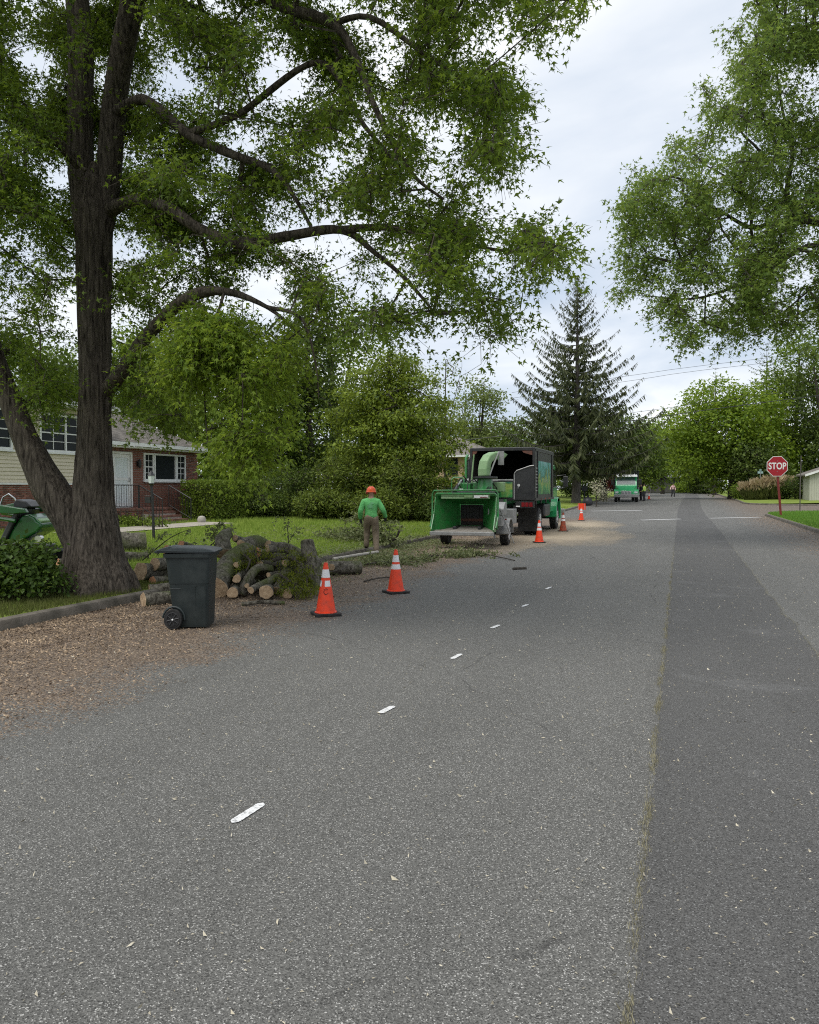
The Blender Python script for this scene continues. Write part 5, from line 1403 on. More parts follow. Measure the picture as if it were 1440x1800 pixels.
# leafy shrub at the foot of the maple, on the kerb strip
def shrub(px, d, lobes, n, leaf, mat, label, m=14, name='shrub', group=None):
    return crown_tree(name, put(px, d), lobes, n, leaf, mat, M['bark'], label, rng, cat='shrub', group=group, trunk=0.025, m=m, shell=0.55, flat=0.7, down=0.1, stems=4, forks=4, sig=leaf * 1.2, height=0.6)
shrub(22, 11.4, [(-0.1, 0, 0.44, 0.62, 0.55, 0.42), (-0.7, -0.3, 0.46, 0.7, 0.6, 0.44), (0.32, 0.1, 0.32, 0.40, 0.40, 0.32)], 560, 0.075, M['shrub'], 'dark leafy shrub on the kerb strip beside the maple trunk')
for (px, d, lb) in ((222, 27.5, 'low leafy plant under the landing railing'), (248, 27.2, 'low leafy plant below the landing, near the steps'), (275, 26.8, 'low leafy plant at the foot of the brick steps'), (205, 27.8, 'low leafy plant beside the maple trunk, under the landing')):
    shrub(px, d, [(0, 0, 0.13, 0.42, 0.42, 0.13)], 50, 0.08, M['hedge'], lb, name='plant', m=12)

# plumed ornamental grass on the far corner
og_spots = [(1318, 78.5, 1.0, 'left clump of the beige plumed grass across the side street'), (1338, 78, 1.15, 'middle clump of the beige plumed grass left of the stop post'), (1360, 78, 1.3, 'tallest clump of the beige plumed grass behind the stop post'), (1380, 79, 1.25, 'right clump of the beige plumed grass next to the dark bush')]
for (px, d, s, lb) in og_spots:
    t = empty('ornamental_grass', put(px, d), 0, lb, 'grass clump', 'plumed grass clumps at the far corner')
    n = 1500
    a = rng.uniform(0, 6.28, n); r0 = 0.5 * np.sqrt(rng.random(n)); P0 = np.stack([np.cos(a) * r0, np.sin(a) * r0, 0 * a], 1)
    T = np.stack([np.cos(a) * rng.uniform(0, 0.55, n), np.sin(a) * rng.uniform(0, .55, n), np.ones(n)], 1)
    leaves('blades', P0, T, rng.normal(0, 1, (n, 3)), 1.25 * s * rng.uniform(0.6, 1.1, n), M['reed'], t, LONG * np.array([0.22, 1, 1]), RHOMB_F)
    n = 420
    a = rng.uniform(0, 6.28, n); r0 = rng.uniform(0.1, 1.0, n)
    P0 = np.stack([np.cos(a) * r0, np.sin(a) * r0, s * rng.uniform(0.8, 1.5, n)], 1)
    T = np.stack([np.cos(a) * 0.5, np.sin(a) * 0.5, np.ones(n)], 1) + rng.normal(0, 0.25, (n, 3))
    leaves('plumes', P0, T, rng.normal(0, 1, (n, 3)), 0.55 * s * rng.uniform(0.6, 1.1, n), M['plume'], t, LONG, RHOMB_F)
# ------------------------------------------------------------------ wheeled trash bin
def rrect(hx, hy, r, n=5, cx=0, cy=0):
    out = []
    for sx, sy, a0 in ((1, 1, 0), (-1, 1, 90), (-1, -1, 180), (1, -1, 270)):
        for i in range(n + 1):
            a = R(a0 + 90 * i / n); out.append((cx + sx * (hx - r) + r * math.cos(a), cy + sy * (hy - r) + r * math.sin(a)))
    return out
def loft(mb, rings, m=0, cap0=True, cap1=True):
    n = len(rings[0]); vs = [p for r_ in rings for p in r_]; fs = []
    for i in range(len(rings) - 1):
        for k in range(n): fs.append((i*n+k, i*n+(k+1) % n, (i+1)*n+(k+1) % n, (i+1)*n+k))
    if cap0: fs.append(tuple(range(n))[::-1])
    if cap1: fs.append(tuple((len(rings)-1)*n + k for k in range(n)))
    return mb.add(vs, fs, m)

def wheel(parent, loc, r, w, rimr, axis='x', spokes=8, name='wheel', tyre=None, rim=None, rimface=1, dual=0):
    """tyre with a tread shoulder, and a spoked or dished rim as a sub-part"""
    x, y, z = loc
    prof = [(rimr, -w/2 + 0.01), (r * 0.9, -w/2), (r * 0.985, -w/2 * 0.8), (r, -w/2 * 0.5), (r, w/2 * 0.5), (r * 0.985, w/2 * 0.8), (r * 0.9, w/2), (rimr, w/2 - 0.01)]
    t = MB().lathe(prof, 28, 0, loc, axis, caps=True).build(name, tyre or M['rubber'], parent, smooth=True)
    rb = MB(); s = rimface
    rb.lathe([(rimr * 0.98, s * (w/2 - 0.004)), (rimr * 0.98, s * (w/2 + 0.006)), (rimr * 0.86, s * (w/2 + 0.008)), (rimr * 0.80, s * (w/2 - 0.01))], 24, 0, loc, axis, caps=False)
    for k in range(spokes):
        a = 2 * math.pi * k / spokes
        c, d = math.cos(a), math.sin(a)
        rb.tube([(x + s * (w/2 + 0.004), y + c * rimr * 0.22, z + d * rimr * 0.22), (x + s * (w/2 + 0.004), y + c * rimr * 0.9, z + d * rimr * 0.9)], rimr * 0.085, 6)
    rb.lathe([(rimr * 0.30, s * (w/2 - 0.006)), (rimr * 0.30, s * (w/2 + 0.012)), (rimr * 0.12, s * (w/2 + 0.02)), (0.004, s * (w/2 + 0.021))], 16, 0, loc, axis)
    rb.build('rim', rim or M['hub'], t, smooth=True)
    return t

g = gpt(323, 1107)
tb = empty('trash_bin', (g[0] - 0.05, g[1] + 0.26, 0.0), YAW + R(2), 'dark slate wheeled trash bin standing in the gutter before the log pile', 'trash bin')
rings = []
for z, hx, hy, ox in ((0.02, 0.235, 0.22, 0.03), (0.06, 0.245, 0.23, 0.03), (0.40, 0.268, 0.25, 0.018), (0.56, 0.279, 0.258, 0.012), (0.565, 0.285, 0.264, 0.012), (0.80, 0.302, 0.276, 0.005), (0.885, 0.307, 0.28, 0.0), (0.89, 0.335, 0.305, 0), (0.935, 0.338, 0.308, 0)):
    rings.append([(p[0] + ox, p[1], z) for p in rrect(hx, hy, 0.055, 4)])
bd = MB(); loft(bd, rings)
tb.scale = (0.88, 0.90, 1.0)
body = bd.build('body', M['binplastic'], tb, smooth=True)
# moulded relief on the side that faces the road: raised panel outline and shelf line
rl_ = MB()
def sidey(z): return -(0.22 + (0.28 - 0.22) * (z - 0.02) / 0.865) - 0.003
for pts in ([(0.10, 0.05), (0.105, 0.52), (0.125, 0.545), (0.27, 0.545)], [(-0.25, 0.50), (-0.10, 0.50)], [(0.255, 0.545), (0.245, 0.06)]):
    rl_.tube([(x, sidey(z), z) for x, z in pts], 0.0045, 5)
rl_.build('moulded_rib', M['binplastic'], body, smooth=True)
lid = MB()
lr = []
for z, hx, hy, ox, sag in ((0.938, 0.40, 0.315, -0.02, 0), (0.962, 0.405, 0.32, -0.02, 0), (0.985, 0.375, 0.29, -0.015, .4), (1.012, 0.27, 0.20, -0.03, 1), (1.02, 0.16, 0.10, -0.04, 1)):
    lr.append([(p[0] + ox, p[1], z - 0.010 * sag * abs(p[0]) / 0.4 + (0.012 if p[0] < -0.2 else 0)) for p in rrect(hx, hy, 0.07 if hx > 0.2 else 0.04, 4)])
loft(lid, lr)
ld = lid.build('lid', M['lidplastic'], tb, smooth=True)
MB().tube([(-0.40, -0.22, 0.945), (-0.455, -0.22, 0.955), (-0.455, 0.22, 0.955), (-0.40, 0.22, 0.945)], 0.016, 8).build('handle', M['lidplastic'], tb, smooth=True)
for sgn in (-1, 1):
    t = MB().lathe([(0.085, -0.03), (0.118, -0.032), (0.127, -0.02), (0.127, 0.02), (0.118, 0.032), (0.085, 0.03)], 28, 0, (-0.20, sgn * 0.275, 0.127), 'y').build('wheel', M['rubber'], tb, smooth=True)
    rb = MB(); yo = sgn * 0.306
    rb.lathe([(0.095, yo), (0.095, yo + sgn * 0.006), (0.082, yo + sgn * 0.008)], 24, 0, (-0.20, 0, 0.127), 'y', caps=False)
    for k in range(8):
        a = 2 * math.pi * k / 8 + 0.2
        rb.tube([(-0.20 + math.cos(a) * 0.02, yo, 0.127 + math.sin(a) * 0.02), (-0.20 + math.cos(a) * 0.088, yo, 0.127 + math.sin(a) * 0.088)], 0.0085, 6)
    rb.build('spokes', M['iron'], t, smooth=True)
    MB().lathe([(0.013, sgn * 0.30), (0.012, sgn * 0.322), (0.006, sgn * 0.326)], 12, 0, (-0.20, 0, 0.127), 'y').build('hub_cap', M['signwhite'], t, smooth=True)
for sgn in (-1, 1):
    pts = [(-0.20 + 0.15 * math.cos(a), sgn * 0.243, 0.127 + 0.15 * math.sin(a)) for a in np.linspace(-0.1, math.pi * 0.98, 10)]
    MB().tube(pts, 0.017, 6).build('wheel_arch', M['binplastic'], tb, smooth=True)

# ------------------------------------------------------------------ cones
def make_cone(om, label, collars=((0.395, 0.475), (0.515, 0.625)), patchy=False):
    t = empty('traffic_cone', (0, 0, 0), 0, label, 'traffic cone', 'traffic cones along the work zone')
    MB().prism([(p[0], p[1]) for p in rrect(0.185, 0.185, 0.035, 3)], 'z', 0.0, 0.035).build('base', M['rubber'], t, bevel=0.006)
    def rad(z): return 0.138 + (0.026 - 0.138) * (z - 0.035) / (0.715 - 0.035)
    MB().lathe([(0.155, 0.036), (0.152, 0.048), (rad(0.055), 0.055), (rad(0.37), 0.37), (rad(0.70), 0.70), (rad(0.715) * 0.8, 0.718), (0.016, 0.718)], 24, 0).build('body', om, t, smooth=True)
    for i, (a, b_) in enumerate(collars):
        if patchy and i == 0:
            for a0 in (0.35, 2.5, 4.3):
                q = MB(); n = 6; vs = []
                for z in (a, b_):
                    for k in range(n + 1):
                        an = a0 + 1.15 * k / n; vs.append((rad(z) * 1.02 * math.cos(an), rad(z) * 1.02 * math.sin(an), z))
                q.add(vs, [(k, k + 1, n + 2 + k, n + 1 + k) for k in range(n)]); q.build('collar', M['collar'], t, smooth=True)
        else:
            MB().lathe([(rad(a) + 0.0005, a - 0.001), (rad(a) + 0.0028, a), (rad(b_) + 0.0028, b_), (rad(b_) + 0.0005, b_ + 0.001)], 24, 0, caps=False).build('collar', M['collar'], t, smooth=True)
    return t
def place(o, px, py, rz=0.0, dz=0.0):
    p = groundat(px, py); o.location = (p[0], p[1], p[2] + dz); o.rotation_euler.z = rz; return o
c1 = make_cone(M['orange'], 'nearest orange cone with scuffed, broken white collars beside the mossy logs', patchy=True); place(c1, 573, 1081, R(38), 0.004)
MB().tube([(0.0 + 0.03 * math.cos(a) - 0.02, -0.098 - 0.004 * math.sin(a), 0.33 + 0.04 * math.sin(a)) for a in np.linspace(0.6, 5.6, 12)], 0.004, 5).build('wire_hook', M['iron'], c1)
c2 = make_cone(M['orange'], 'clean orange cone with two white collars in front of the worker'); place(c2, 696, 1042, R(44), 0.003)
for px, py, lb, rz in ((948, 954, 'orange cone beside the rear wheel of the chip truck', 20), (1022, 915, 'orange cone in front of the small orange sign', 10), (1141, 878, 'tiny far orange cone beside the white-topped truck', 0)):
    c = copy_tree(c2); c['label'] = lb; place(c, px, py, R(rz))
c4_ = make_cone(M['dirtyorange'], 'grimy brownish cone beside the front wheel of the chip truck'); place(c4_, 990, 934, R(15))
c4_.scale = (1.05, 1.05, 1.05)

# small orange sign on legs beyond the fourth cone
osn = empty('work_sign', put(1023, 54), 0, 'small orange sign board standing behind the fourth cone', 'sign')
osn.location.z = 0.0
MB().box(-0.26, 0.26, -0.012, 0.012, 0.22, 0.66).build('panel', M['orange'], osn)
for sx in (-0.2, 0.2):
    MB().tube([(sx, 0, 0.66), (sx, -0.14, 0.0)], 0.014, 6).build('leg', M['steel'], osn); MB().tube([(sx, 0.02, 0.62), (sx, 0.22, 0.0)], 0.014, 6).build('leg', M['steel'], osn)

# ------------------------------------------------------------------ logs
def clog(label, pts, rad, red=False, group='cut logs heaped in the gutter', moss=True, stub=None):
    P = [np.array(p) for p in pts]; o0 = P[0]
    t = empty('log', tuple(o0), 0, label, 'log', group)
    q, r = catmull([p - o0 for p in P], rad, 0.06); S = 18; V, Fc = [], []; u = None; sd = random.random() * 50
    for i, (p, rr) in enumerate(zip(q, r)):
        d = unit((q[min(i+1, len(q)-1)] - q[max(i-1, 0)])[None])[0]
        if u is None: u = np.array(frame_of(d)[0])
        u = unit((u - d * np.dot(u, d))[None])[0]; w = np.cross(d, u)
        for k in range(S):
            a = 2 * math.pi * k / S
            f = mnoise.noise(Vector((math.cos(a) * 1.1, math.sin(a) * 1.1, i * 0.09 + sd))) * 0.26 + mnoise.noise(Vector((math.cos(a) * 4, math.sin(a) * 4, i * 0.35 + sd))) * 0.10
            V.append(p + (u * math.cos(a) + w * math.sin(a)) * rr * (1 + f))
    for i in range(len(q) - 1):
        for k in range(S): Fc.append((i*S+k, i*S+(k+1) % S, (i+1)*S+(k+1) % S, (i+1)*S+k))
    npmesh('bark', np.array(V), np.array(Fc), M['log_bark'], t, smooth=True)
    for e, sgn in ((0, -1), (len(q) - 1, 1)):
        ring = V[e*S:(e+1)*S]; cpt = sum(ring) / S
        d = unit((q[min(e+1, len(q)-1)] - q[max(e-1, 0)])[None])[0] * sgn
        ins = [cpt + (x - cpt) * 0.90 + d * 0.004 for x in ring]
        mb = MB(); mb.add([tuple(x) for x in ring] + [tuple(x) for x in ins] + [tuple(cpt + d * 0.006)],
               [(k, (k+1) % S, S + (k+1) % S, S + k) for k in range(S)] + [(S + k, S + (k+1) % S, 2 * S) for k in range(S)], 0)
        mb.build('cut_face', M['red_wood'] if red else M['wood'], t, smooth=False)
    return t
L_ = at
clog('thickest round-cut log, its pale disc facing out left of the trash bin', [L_(247, 1004, 13.2), L_(330, 1004, 14.3)], [0.145, 0.14])
clog('log end showing just above the thickest one, touching the trash bin edge', [L_(272, 991, 13.3), L_(345, 990, 14.3)], [0.105, 0.10])
clog('reddish split log end under the two pale discs left of the bin', [L_(268, 1021, 13.15), L_(335, 1018, 14.0)], [0.075, 0.085], red=True)
p = gpt(252, 1066); p2 = gpt(318, 1060)
clog('log lying along the kerb end with half-moon cut, left of the bin wheel', [p + np.array([0, 0, .105]), p2 + np.array([0, 0.1, .105])], [0.105, 0.10])
clog('big gnarled grey log curving up out of the heap right of the bin', [L_(380, 1034, 12.55), L_(392, 1012, 12.9), L_(412, 985, 13.3), L_(436, 974, 13.6), L_(456, 1000, 13.75)], [0.20, 0.19, 0.185, 0.18, 0.14])
clog('log with small cut knot at the very top of the heap', [L_(413, 946, 14.0), L_(470, 968, 14.9)], [0.062, 0.08])
clog('log showing an oval cut in the middle of the heap, upper of two', [L_(416, 1018, 12.6), L_(432, 1004, 13.6)], [0.068, 0.075])
clog('thin pale cut end above the two middle ovals', [L_(415, 993, 12.9), L_(440, 985, 13.8)], [0.048, 0.055])
clog('broad torn log end at the foot of the heap with a hanging splinter', [L_(409, 1042, 12.3), L_(420, 1032, 13.3)], [0.090, 0.095])
clog('slim log slanting right, its small cut end left of the largest front disc', [L_(441, 1038, 12.25), L_(492, 1014, 13.0)], [0.058, 0.07])
clog('largest disc at the front foot of the heap, lower right', [L_(468, 1041, 12.2), L_(474, 1032, 13.3)], [0.108, 0.10])
clog('log with crescent-shaped red cut high on the heap', [L_(450, 973, 13.55), L_(505, 984, 14.3)], [0.10, 0.10], red=True)
clog('small log end just below the crescent cut', [L_(457, 991, 13.2), L_(492, 990, 14.0)], [0.058, 0.06])
clog('pale rough chunk of wood at the upper right of the heap', [L_(471, 957, 13.9), L_(530, 974, 14.6)], [0.075, 0.07])
clog('thinnest twig-like log end beside the moss on the right of the heap', [L_(472, 1011, 12.85), L_(505, 1006, 13.6)], [0.040, 0.045])
clog('small cut stub between the lower front discs', [L_(434, 1030, 12.5), L_(446, 1022, 13.3)], [0.038, 0.045])
clog('cut end peeping out beside the bin at its right edge', [L_(371, 1027, 12.6), L_(392, 1022, 13.5)], [0.058, 0.06])
clog('upright dark gnarled stump piece at the right of the mossy heap', [L_(552, 1030, 13.1), L_(548, 1000, 13.1), L_(543, 970, 13.2), L_(541, 950, 13.25)], [0.14, 0.13, 0.12, 0.10])
clog('dark log bedded under the moss below the upright stump', [L_(500, 1024, 13.5), L_(566, 1022, 13.9)], [0.13, 0.13])
clog('dark log in the heart of the heap behind the gnarled one', [L_(420, 990, 14.2), L_(540, 1000, 14.4)], [0.17, 0.16])
clog('lowest hidden log at the back of the heap on the kerb', [L_(380, 1012, 14.6), L_(520, 1014, 14.8)], [0.17, 0.16])
p = gpt(576, 1011); p2 = gpt(634, 1009)
clog('dark log lying alone in the gutter right of the heap', [p + np.array([0, 0, .14]), p2 + np.array([0, 0, .13])], [0.14, 0.13])
clog('short limb with a round cut end leaning on the lone gutter log', [L_(583, 997, 15.45), L_(604, 990, 16.6)], [0.062, 0.055])
a_ = put(204, 18.6); b__ = put(254, 18.9)
clog('massive trunk section on the lawn behind the big maple', [np.array(a_) + np.array([0, 0, .22]), np.array(b__) + np.array([0, 0, .22])], [0.25, 0.23], group='trunk sections on the lawn')
a_ = put(206, 16.6); b__ = put(258, 17.0)
clog('thinner grey trunk section lying in front of the massive one on the lawn', [np.array(a_) + np.array([0, 0, .09]), np.array(b__) + np.array([0, 0, .09])], [0.12, 0.10], group='trunk sections on the lawn')
a_ = put(100, 13.3)
clog('pinkish cut log end showing left of the maple trunk by the loader', [np.array(a_) + np.array([0, 0, .32]), np.array(a_) + np.array([0.25, 0.5, .20])], [0.075, 0.08], red=True, group='trunk sections on the lawn')
clog('red-brown log end peeking over the bin lid, left one', [L_(292, 967, 13.9), L_(345, 975, 14.6)], [0.09, 0.10], red=True)
clog('red-brown log end peeking over the bin lid, right one', [L_(318, 957, 14.2), L_(360, 972, 14.8)], [0.07, 0.08], red=True)

clog('crooked grey limb arching over the front of the heap below the crescent cut', [L_(425, 1046, 12.6), L_(438, 1015, 12.7), L_(455, 998, 12.9), L_(478, 1000, 13.1)], [0.07, 0.075, 0.07, 0.05])
clog('dark knotty root end standing at the top left of the heap behind the bin', [L_(396, 975, 13.7), L_(392, 950, 13.9), L_(402, 938, 14.1)], [0.15, 0.14, 0.09])
clog('dark knotty limb running along the top of the heap towards the lawn', [L_(425, 962, 13.6), L_(455, 955, 14.0), L_(490, 972, 14.4)], [0.12, 0.13, 0.11])
clog('grey limb lying across the heap above the moss on the right', [L_(500, 990, 13.0), L_(530, 980, 13.3), L_(562, 990, 13.6)], [0.06, 0.07, 0.06])

clog('mossy knotted limb nearest the first cone, under the upright stump', [L_(512, 1030, 12.9), L_(540, 1012, 13.0), L_(566, 1018, 13.2)], [0.10, 0.11, 0.08])
clog('rough grey log leaning on the right flank of the heap', [L_(488, 1040, 12.7), L_(505, 1005, 13.1), L_(516, 975, 13.6)], [0.10, 0.10, 0.085])
clog('mossy log whose pale end faces out right of the largest front disc', [L_(505, 1044, 12.35), L_(520, 1032, 13.2)], [0.075, 0.085])
clog('dark twisted limb at the heap top between the two mossy boughs', [L_(470, 965, 13.5), L_(500, 962, 13.7), L_(530, 975, 13.8)], [0.07, 0.085, 0.07])
clog('broad dark log filling the gap between the bin and the gnarled log', [L_(352, 1036, 12.9), L_(385, 1005, 13.8)], [0.15, 0.15])
clog('stubby log lying on the kerb between the maple roots and the bin', [L_(262, 1038, 12.6), L_(312, 1034, 12.8)], [0.11, 0.11])

# leafy cut brush: woody stems with sprays of leaves
def brush(label, pts, rad, n, per, lf, size, mat, spreadr, rng, name='cut_branch', down=0.4, tl=0.3, tmpl=RHOMB, tf=RHOMB_F, cat='branch', box=None):
    P = [np.array(p) for p in pts]; o0 = P[0]
    t = empty(name, tuple(o0), 0, label, cat)
    sk = Skeleton(rng); sk.limb([p - o0 for p in P], rad, 0.12)
    q, r = catmull([p - o0 for p in P], rad, 0.12); MB().tube(q, r, 7).build('stem', M['bark'], t, smooth=True)
    base = np.array(q)[rng.integers(len(q) // 4, len(q), n)]
    C = base + rng.normal(0, 1, (n, 3)) * np.array(spreadr)
    C[:, 2] = np.maximum(C[:, 2], 0.02 - o0[2] + 0.03)
    sk.reach(C, 0.03, 0.15); sk.wood('twigs', M['bark'], t, 0.003, 0.012, 4)
    tw = sprays(C, per, lf, 0.02, size, 'leaves', mat, t, rng, tmpl, tf, tl=tl, down=down)
    return t
rng = np.random.default_rng(77)
brush('mossy green bough draped over the right end of the log heap', [L_(480, 985, 13.2), L_(510, 980, 13.0), L_(535, 1000, 12.8), L_(540, 1030, 12.6)], [0.03, 0.025, 0.02, 0.01], 24, 5, 14, 0.042, M['moss_spray'], (0.09, 0.09, 0.10), rng, tl=0.16, down=0.9, tmpl=LONG)
brush('mossy green bough trailing to the ground at the foot of the heap', [L_(492, 1010, 12.8), L_(515, 1025, 12.5), L_(540, 1042, 12.3)], [0.025, 0.02, 0.01], 20, 5, 14, 0.042, M['moss_spray'], (0.12, 0.10, 0.05), rng, tl=0.15, down=0.8, tmpl=LONG)
brush('small mossy bough between the upper log ends', [L_(455, 985, 13.1), L_(448, 968, 13.3), L_(470, 975, 13.3)], [0.02, 0.018, 0.01], 9, 5, 12, 0.04, M['moss_spray'], (0.09, 0.09, 0.08), rng, tl=0.12, down=0.9, tmpl=LONG)
brush('mossy bough hanging over the gnarled grey log', [L_(428, 975, 13.2), L_(440, 985, 13.0), L_(432, 1005, 12.8)], [0.02, 0.018, 0.01], 9, 5, 12, 0.04, M['moss_spray'], (0.08, 0.08, 0.08), rng, tl=0.12, down=0.9, tmpl=LONG)
brush('thin leafy branch sticking up behind the bin with fresh leaves', [L_(330, 985, 14.2), L_(375, 955, 14.4), L_(395, 925, 14.6)], [0.014, 0.01, 0.005], 16, 4, 6, 0.07, M['cut_leaf'], (0.14, 0.12, 0.10), rng, tl=0.15)
brush('bare-stemmed branch rising over the right of the heap', [L_(500, 985, 14), L_(507, 955, 14.2), L_(505, 925, 14.4)], [0.014, 0.01, 0.004], 10, 3, 4, 0.05, M['cut_leaf'], (0.12, 0.12, 0.10), rng, tl=0.12)
brush('arching sapling stem between the bin and the lawn path', [L_(250, 985, 15.5), L_(300, 945, 15.5), L_(335, 930, 15.5)], [0.012, 0.009, 0.004], 9, 3, 5, 0.06, M['cut_leaf'], (0.12, 0.12, 0.08), rng, tl=0.12)
brush('leafy pale branch the worker is dragging, lying in front of him', [put(702, 22) + np.array([0, 0, .55]), put(690, 22.3) + np.array([0, 0, .25]), put(650, 22.8) + np.array([0, 0, .5]), put(636, 23.2) + np.array([0, 0, .7])], [0.035, 0.03, 0.02, 0.008], 90, 4, 7, 0.085, M['cut_leaf'], (0.30, 0.25, 0.26), rng, tl=0.28)
brush('leafy pale limb lying on the lawn left of the worker', [put(610, 23.5) + np.array([0, 0, .1]), put(640, 23) + np.array([0, 0, .12]), put(590, 24.5) + np.array([0, 0, .15])], [0.03, 0.02, 0.008], 70, 4, 7, 0.08, M['cut_leaf'], (0.45, 0.4, 0.06), rng, tl=0.25)
brush('brush scattered over the kerb between the lone log and the second cone', [put(640, 17.3) + np.array([0, 0, .06]), put(680, 17.8) + np.array([0, 0, .08]), put(720, 18.6) + np.array([0, 0, .06])], [0.02, 0.016, 0.006], 80, 4, 7, 0.07, M['cut_leaf'], (0.4, 0.35, 0.05), rng, tl=0.2)
brush('flattened brush on the road edge before the chipper', [put(740, 19.3) + np.array([0, 0, .05]), put(790, 19.8) + np.array([0, 0, .06]), put(850, 20.6) + np.array([0, 0, .04])], [0.02, 0.015, 0.006], 70, 4, 7, 0.07, M['cut_leaf'], (0.4, 0.4, 0.04), rng, tl=0.2)
# long peeled poles lying along the kerb and a few sticks
def pole(label, a, b, r, mat, name='stick', mid=None, cat='stick', group=None):
    pts = [np.array(a)] + ([np.array(mid)] if mid is not None else []) + [np.array(b)]
    o = pts[0]
    q, rr = catmull([p - o for p in pts], [r] * len(pts), 0.2)
    e = MB().tube(q, [x * (1 + 0.15 * mnoise.noise(Vector((i * .8, r * 99, 0)))) for i, x in enumerate(rr)], 8).build(name, mat, None, smooth=True)
    e.location = tuple(o); return tag(e, label, cat, group)
pole('pale fallen branch lying on the lawn edge from the logs to the worker', put(585, 18.6) + np.array([0, 0, .06]), put(664, 20.3) + np.array([0, 0, .09]), 0.035, M['stone'], mid=put(630, 19.3) + np.array([0, 0, .10]))
pole('forked dead stick leaning beside the lone gutter log', L_(575, 1006, 15.2), L_(612, 993, 15.3), 0.010, M['spruce_bark'], mid=L_(600, 1002, 15.1))
pole('dark stick lying before the second cone', gpt(640, 1022, .02), gpt(688, 1015, .02), 0.014, M['bark'], mid=gpt(665, 1016, .05))
pole('long thin stick lying under the chipper tray', gpt(795, 968, .02), gpt(905, 985, .02), 0.014, M['bark'], mid=gpt(850, 974, .05))
pole('dark chip of bark lying alone on the asphalt', gpt(902, 1000, .02), gpt(925, 999, .02), 0.03, M['bark'])
pole('brown bark strip at the front of the log heap', gpt(425, 1062, .03), gpt(500, 1060, .02), 0.03, M['log_bark'], mid=gpt(460, 1058, .06))
# fallen leaves and fines over the kerb between the heap and the chipper
n = 14000
Yl = RNG.uniform(12.5, 25, n); Xl = -7.6 + RNG.normal(0, 0.62, n) + 0.5 * np.array([mnoise.noise(Vector((y * 0.7, 3, 0))) for y in Yl])
kz = np.array([gz(x, y) if x < -7.95 else (0.135 if x < -7.8 else 0.0) for x, y in zip(Xl, Yl)])
Pl = np.stack([Xl, Yl, kz + 0.015 + 0.05 * RNG.random(n) ** 2], 1)
o = leaves('fallen_leaves', Pl, np.concatenate([RNG.normal(0, 1, (n, 2)), RNG.normal(0, 0.2, (n, 1))], 1), RNG.normal(0, 0.3, (n, 3)) + np.array([0, 0, 1]), RNG.uniform(0.025, 0.075, n), M['cut_leaf'], None); o['kind'] = 'stuff'
n = 3000
Yl = RNG.uniform(15, 30, n); Xl = RNG.uniform(-13, -8, n); Pl = np.stack([Xl, Yl, lawn_l(Xl, Yl) + 0.06 + 0.05 * RNG.random(n)], 1)
o = leaves('fallen_leaves', Pl, np.concatenate([RNG.normal(0, 1, (n, 2)), RNG.normal(0, 0.2, (n, 1))], 1), RNG.normal(0, 0.3, (n, 3)) + np.array([0, 0, 1]), RNG.uniform(0.04, 0.09, n), M['cut_leaf'], None); o['kind'] = 'stuff'

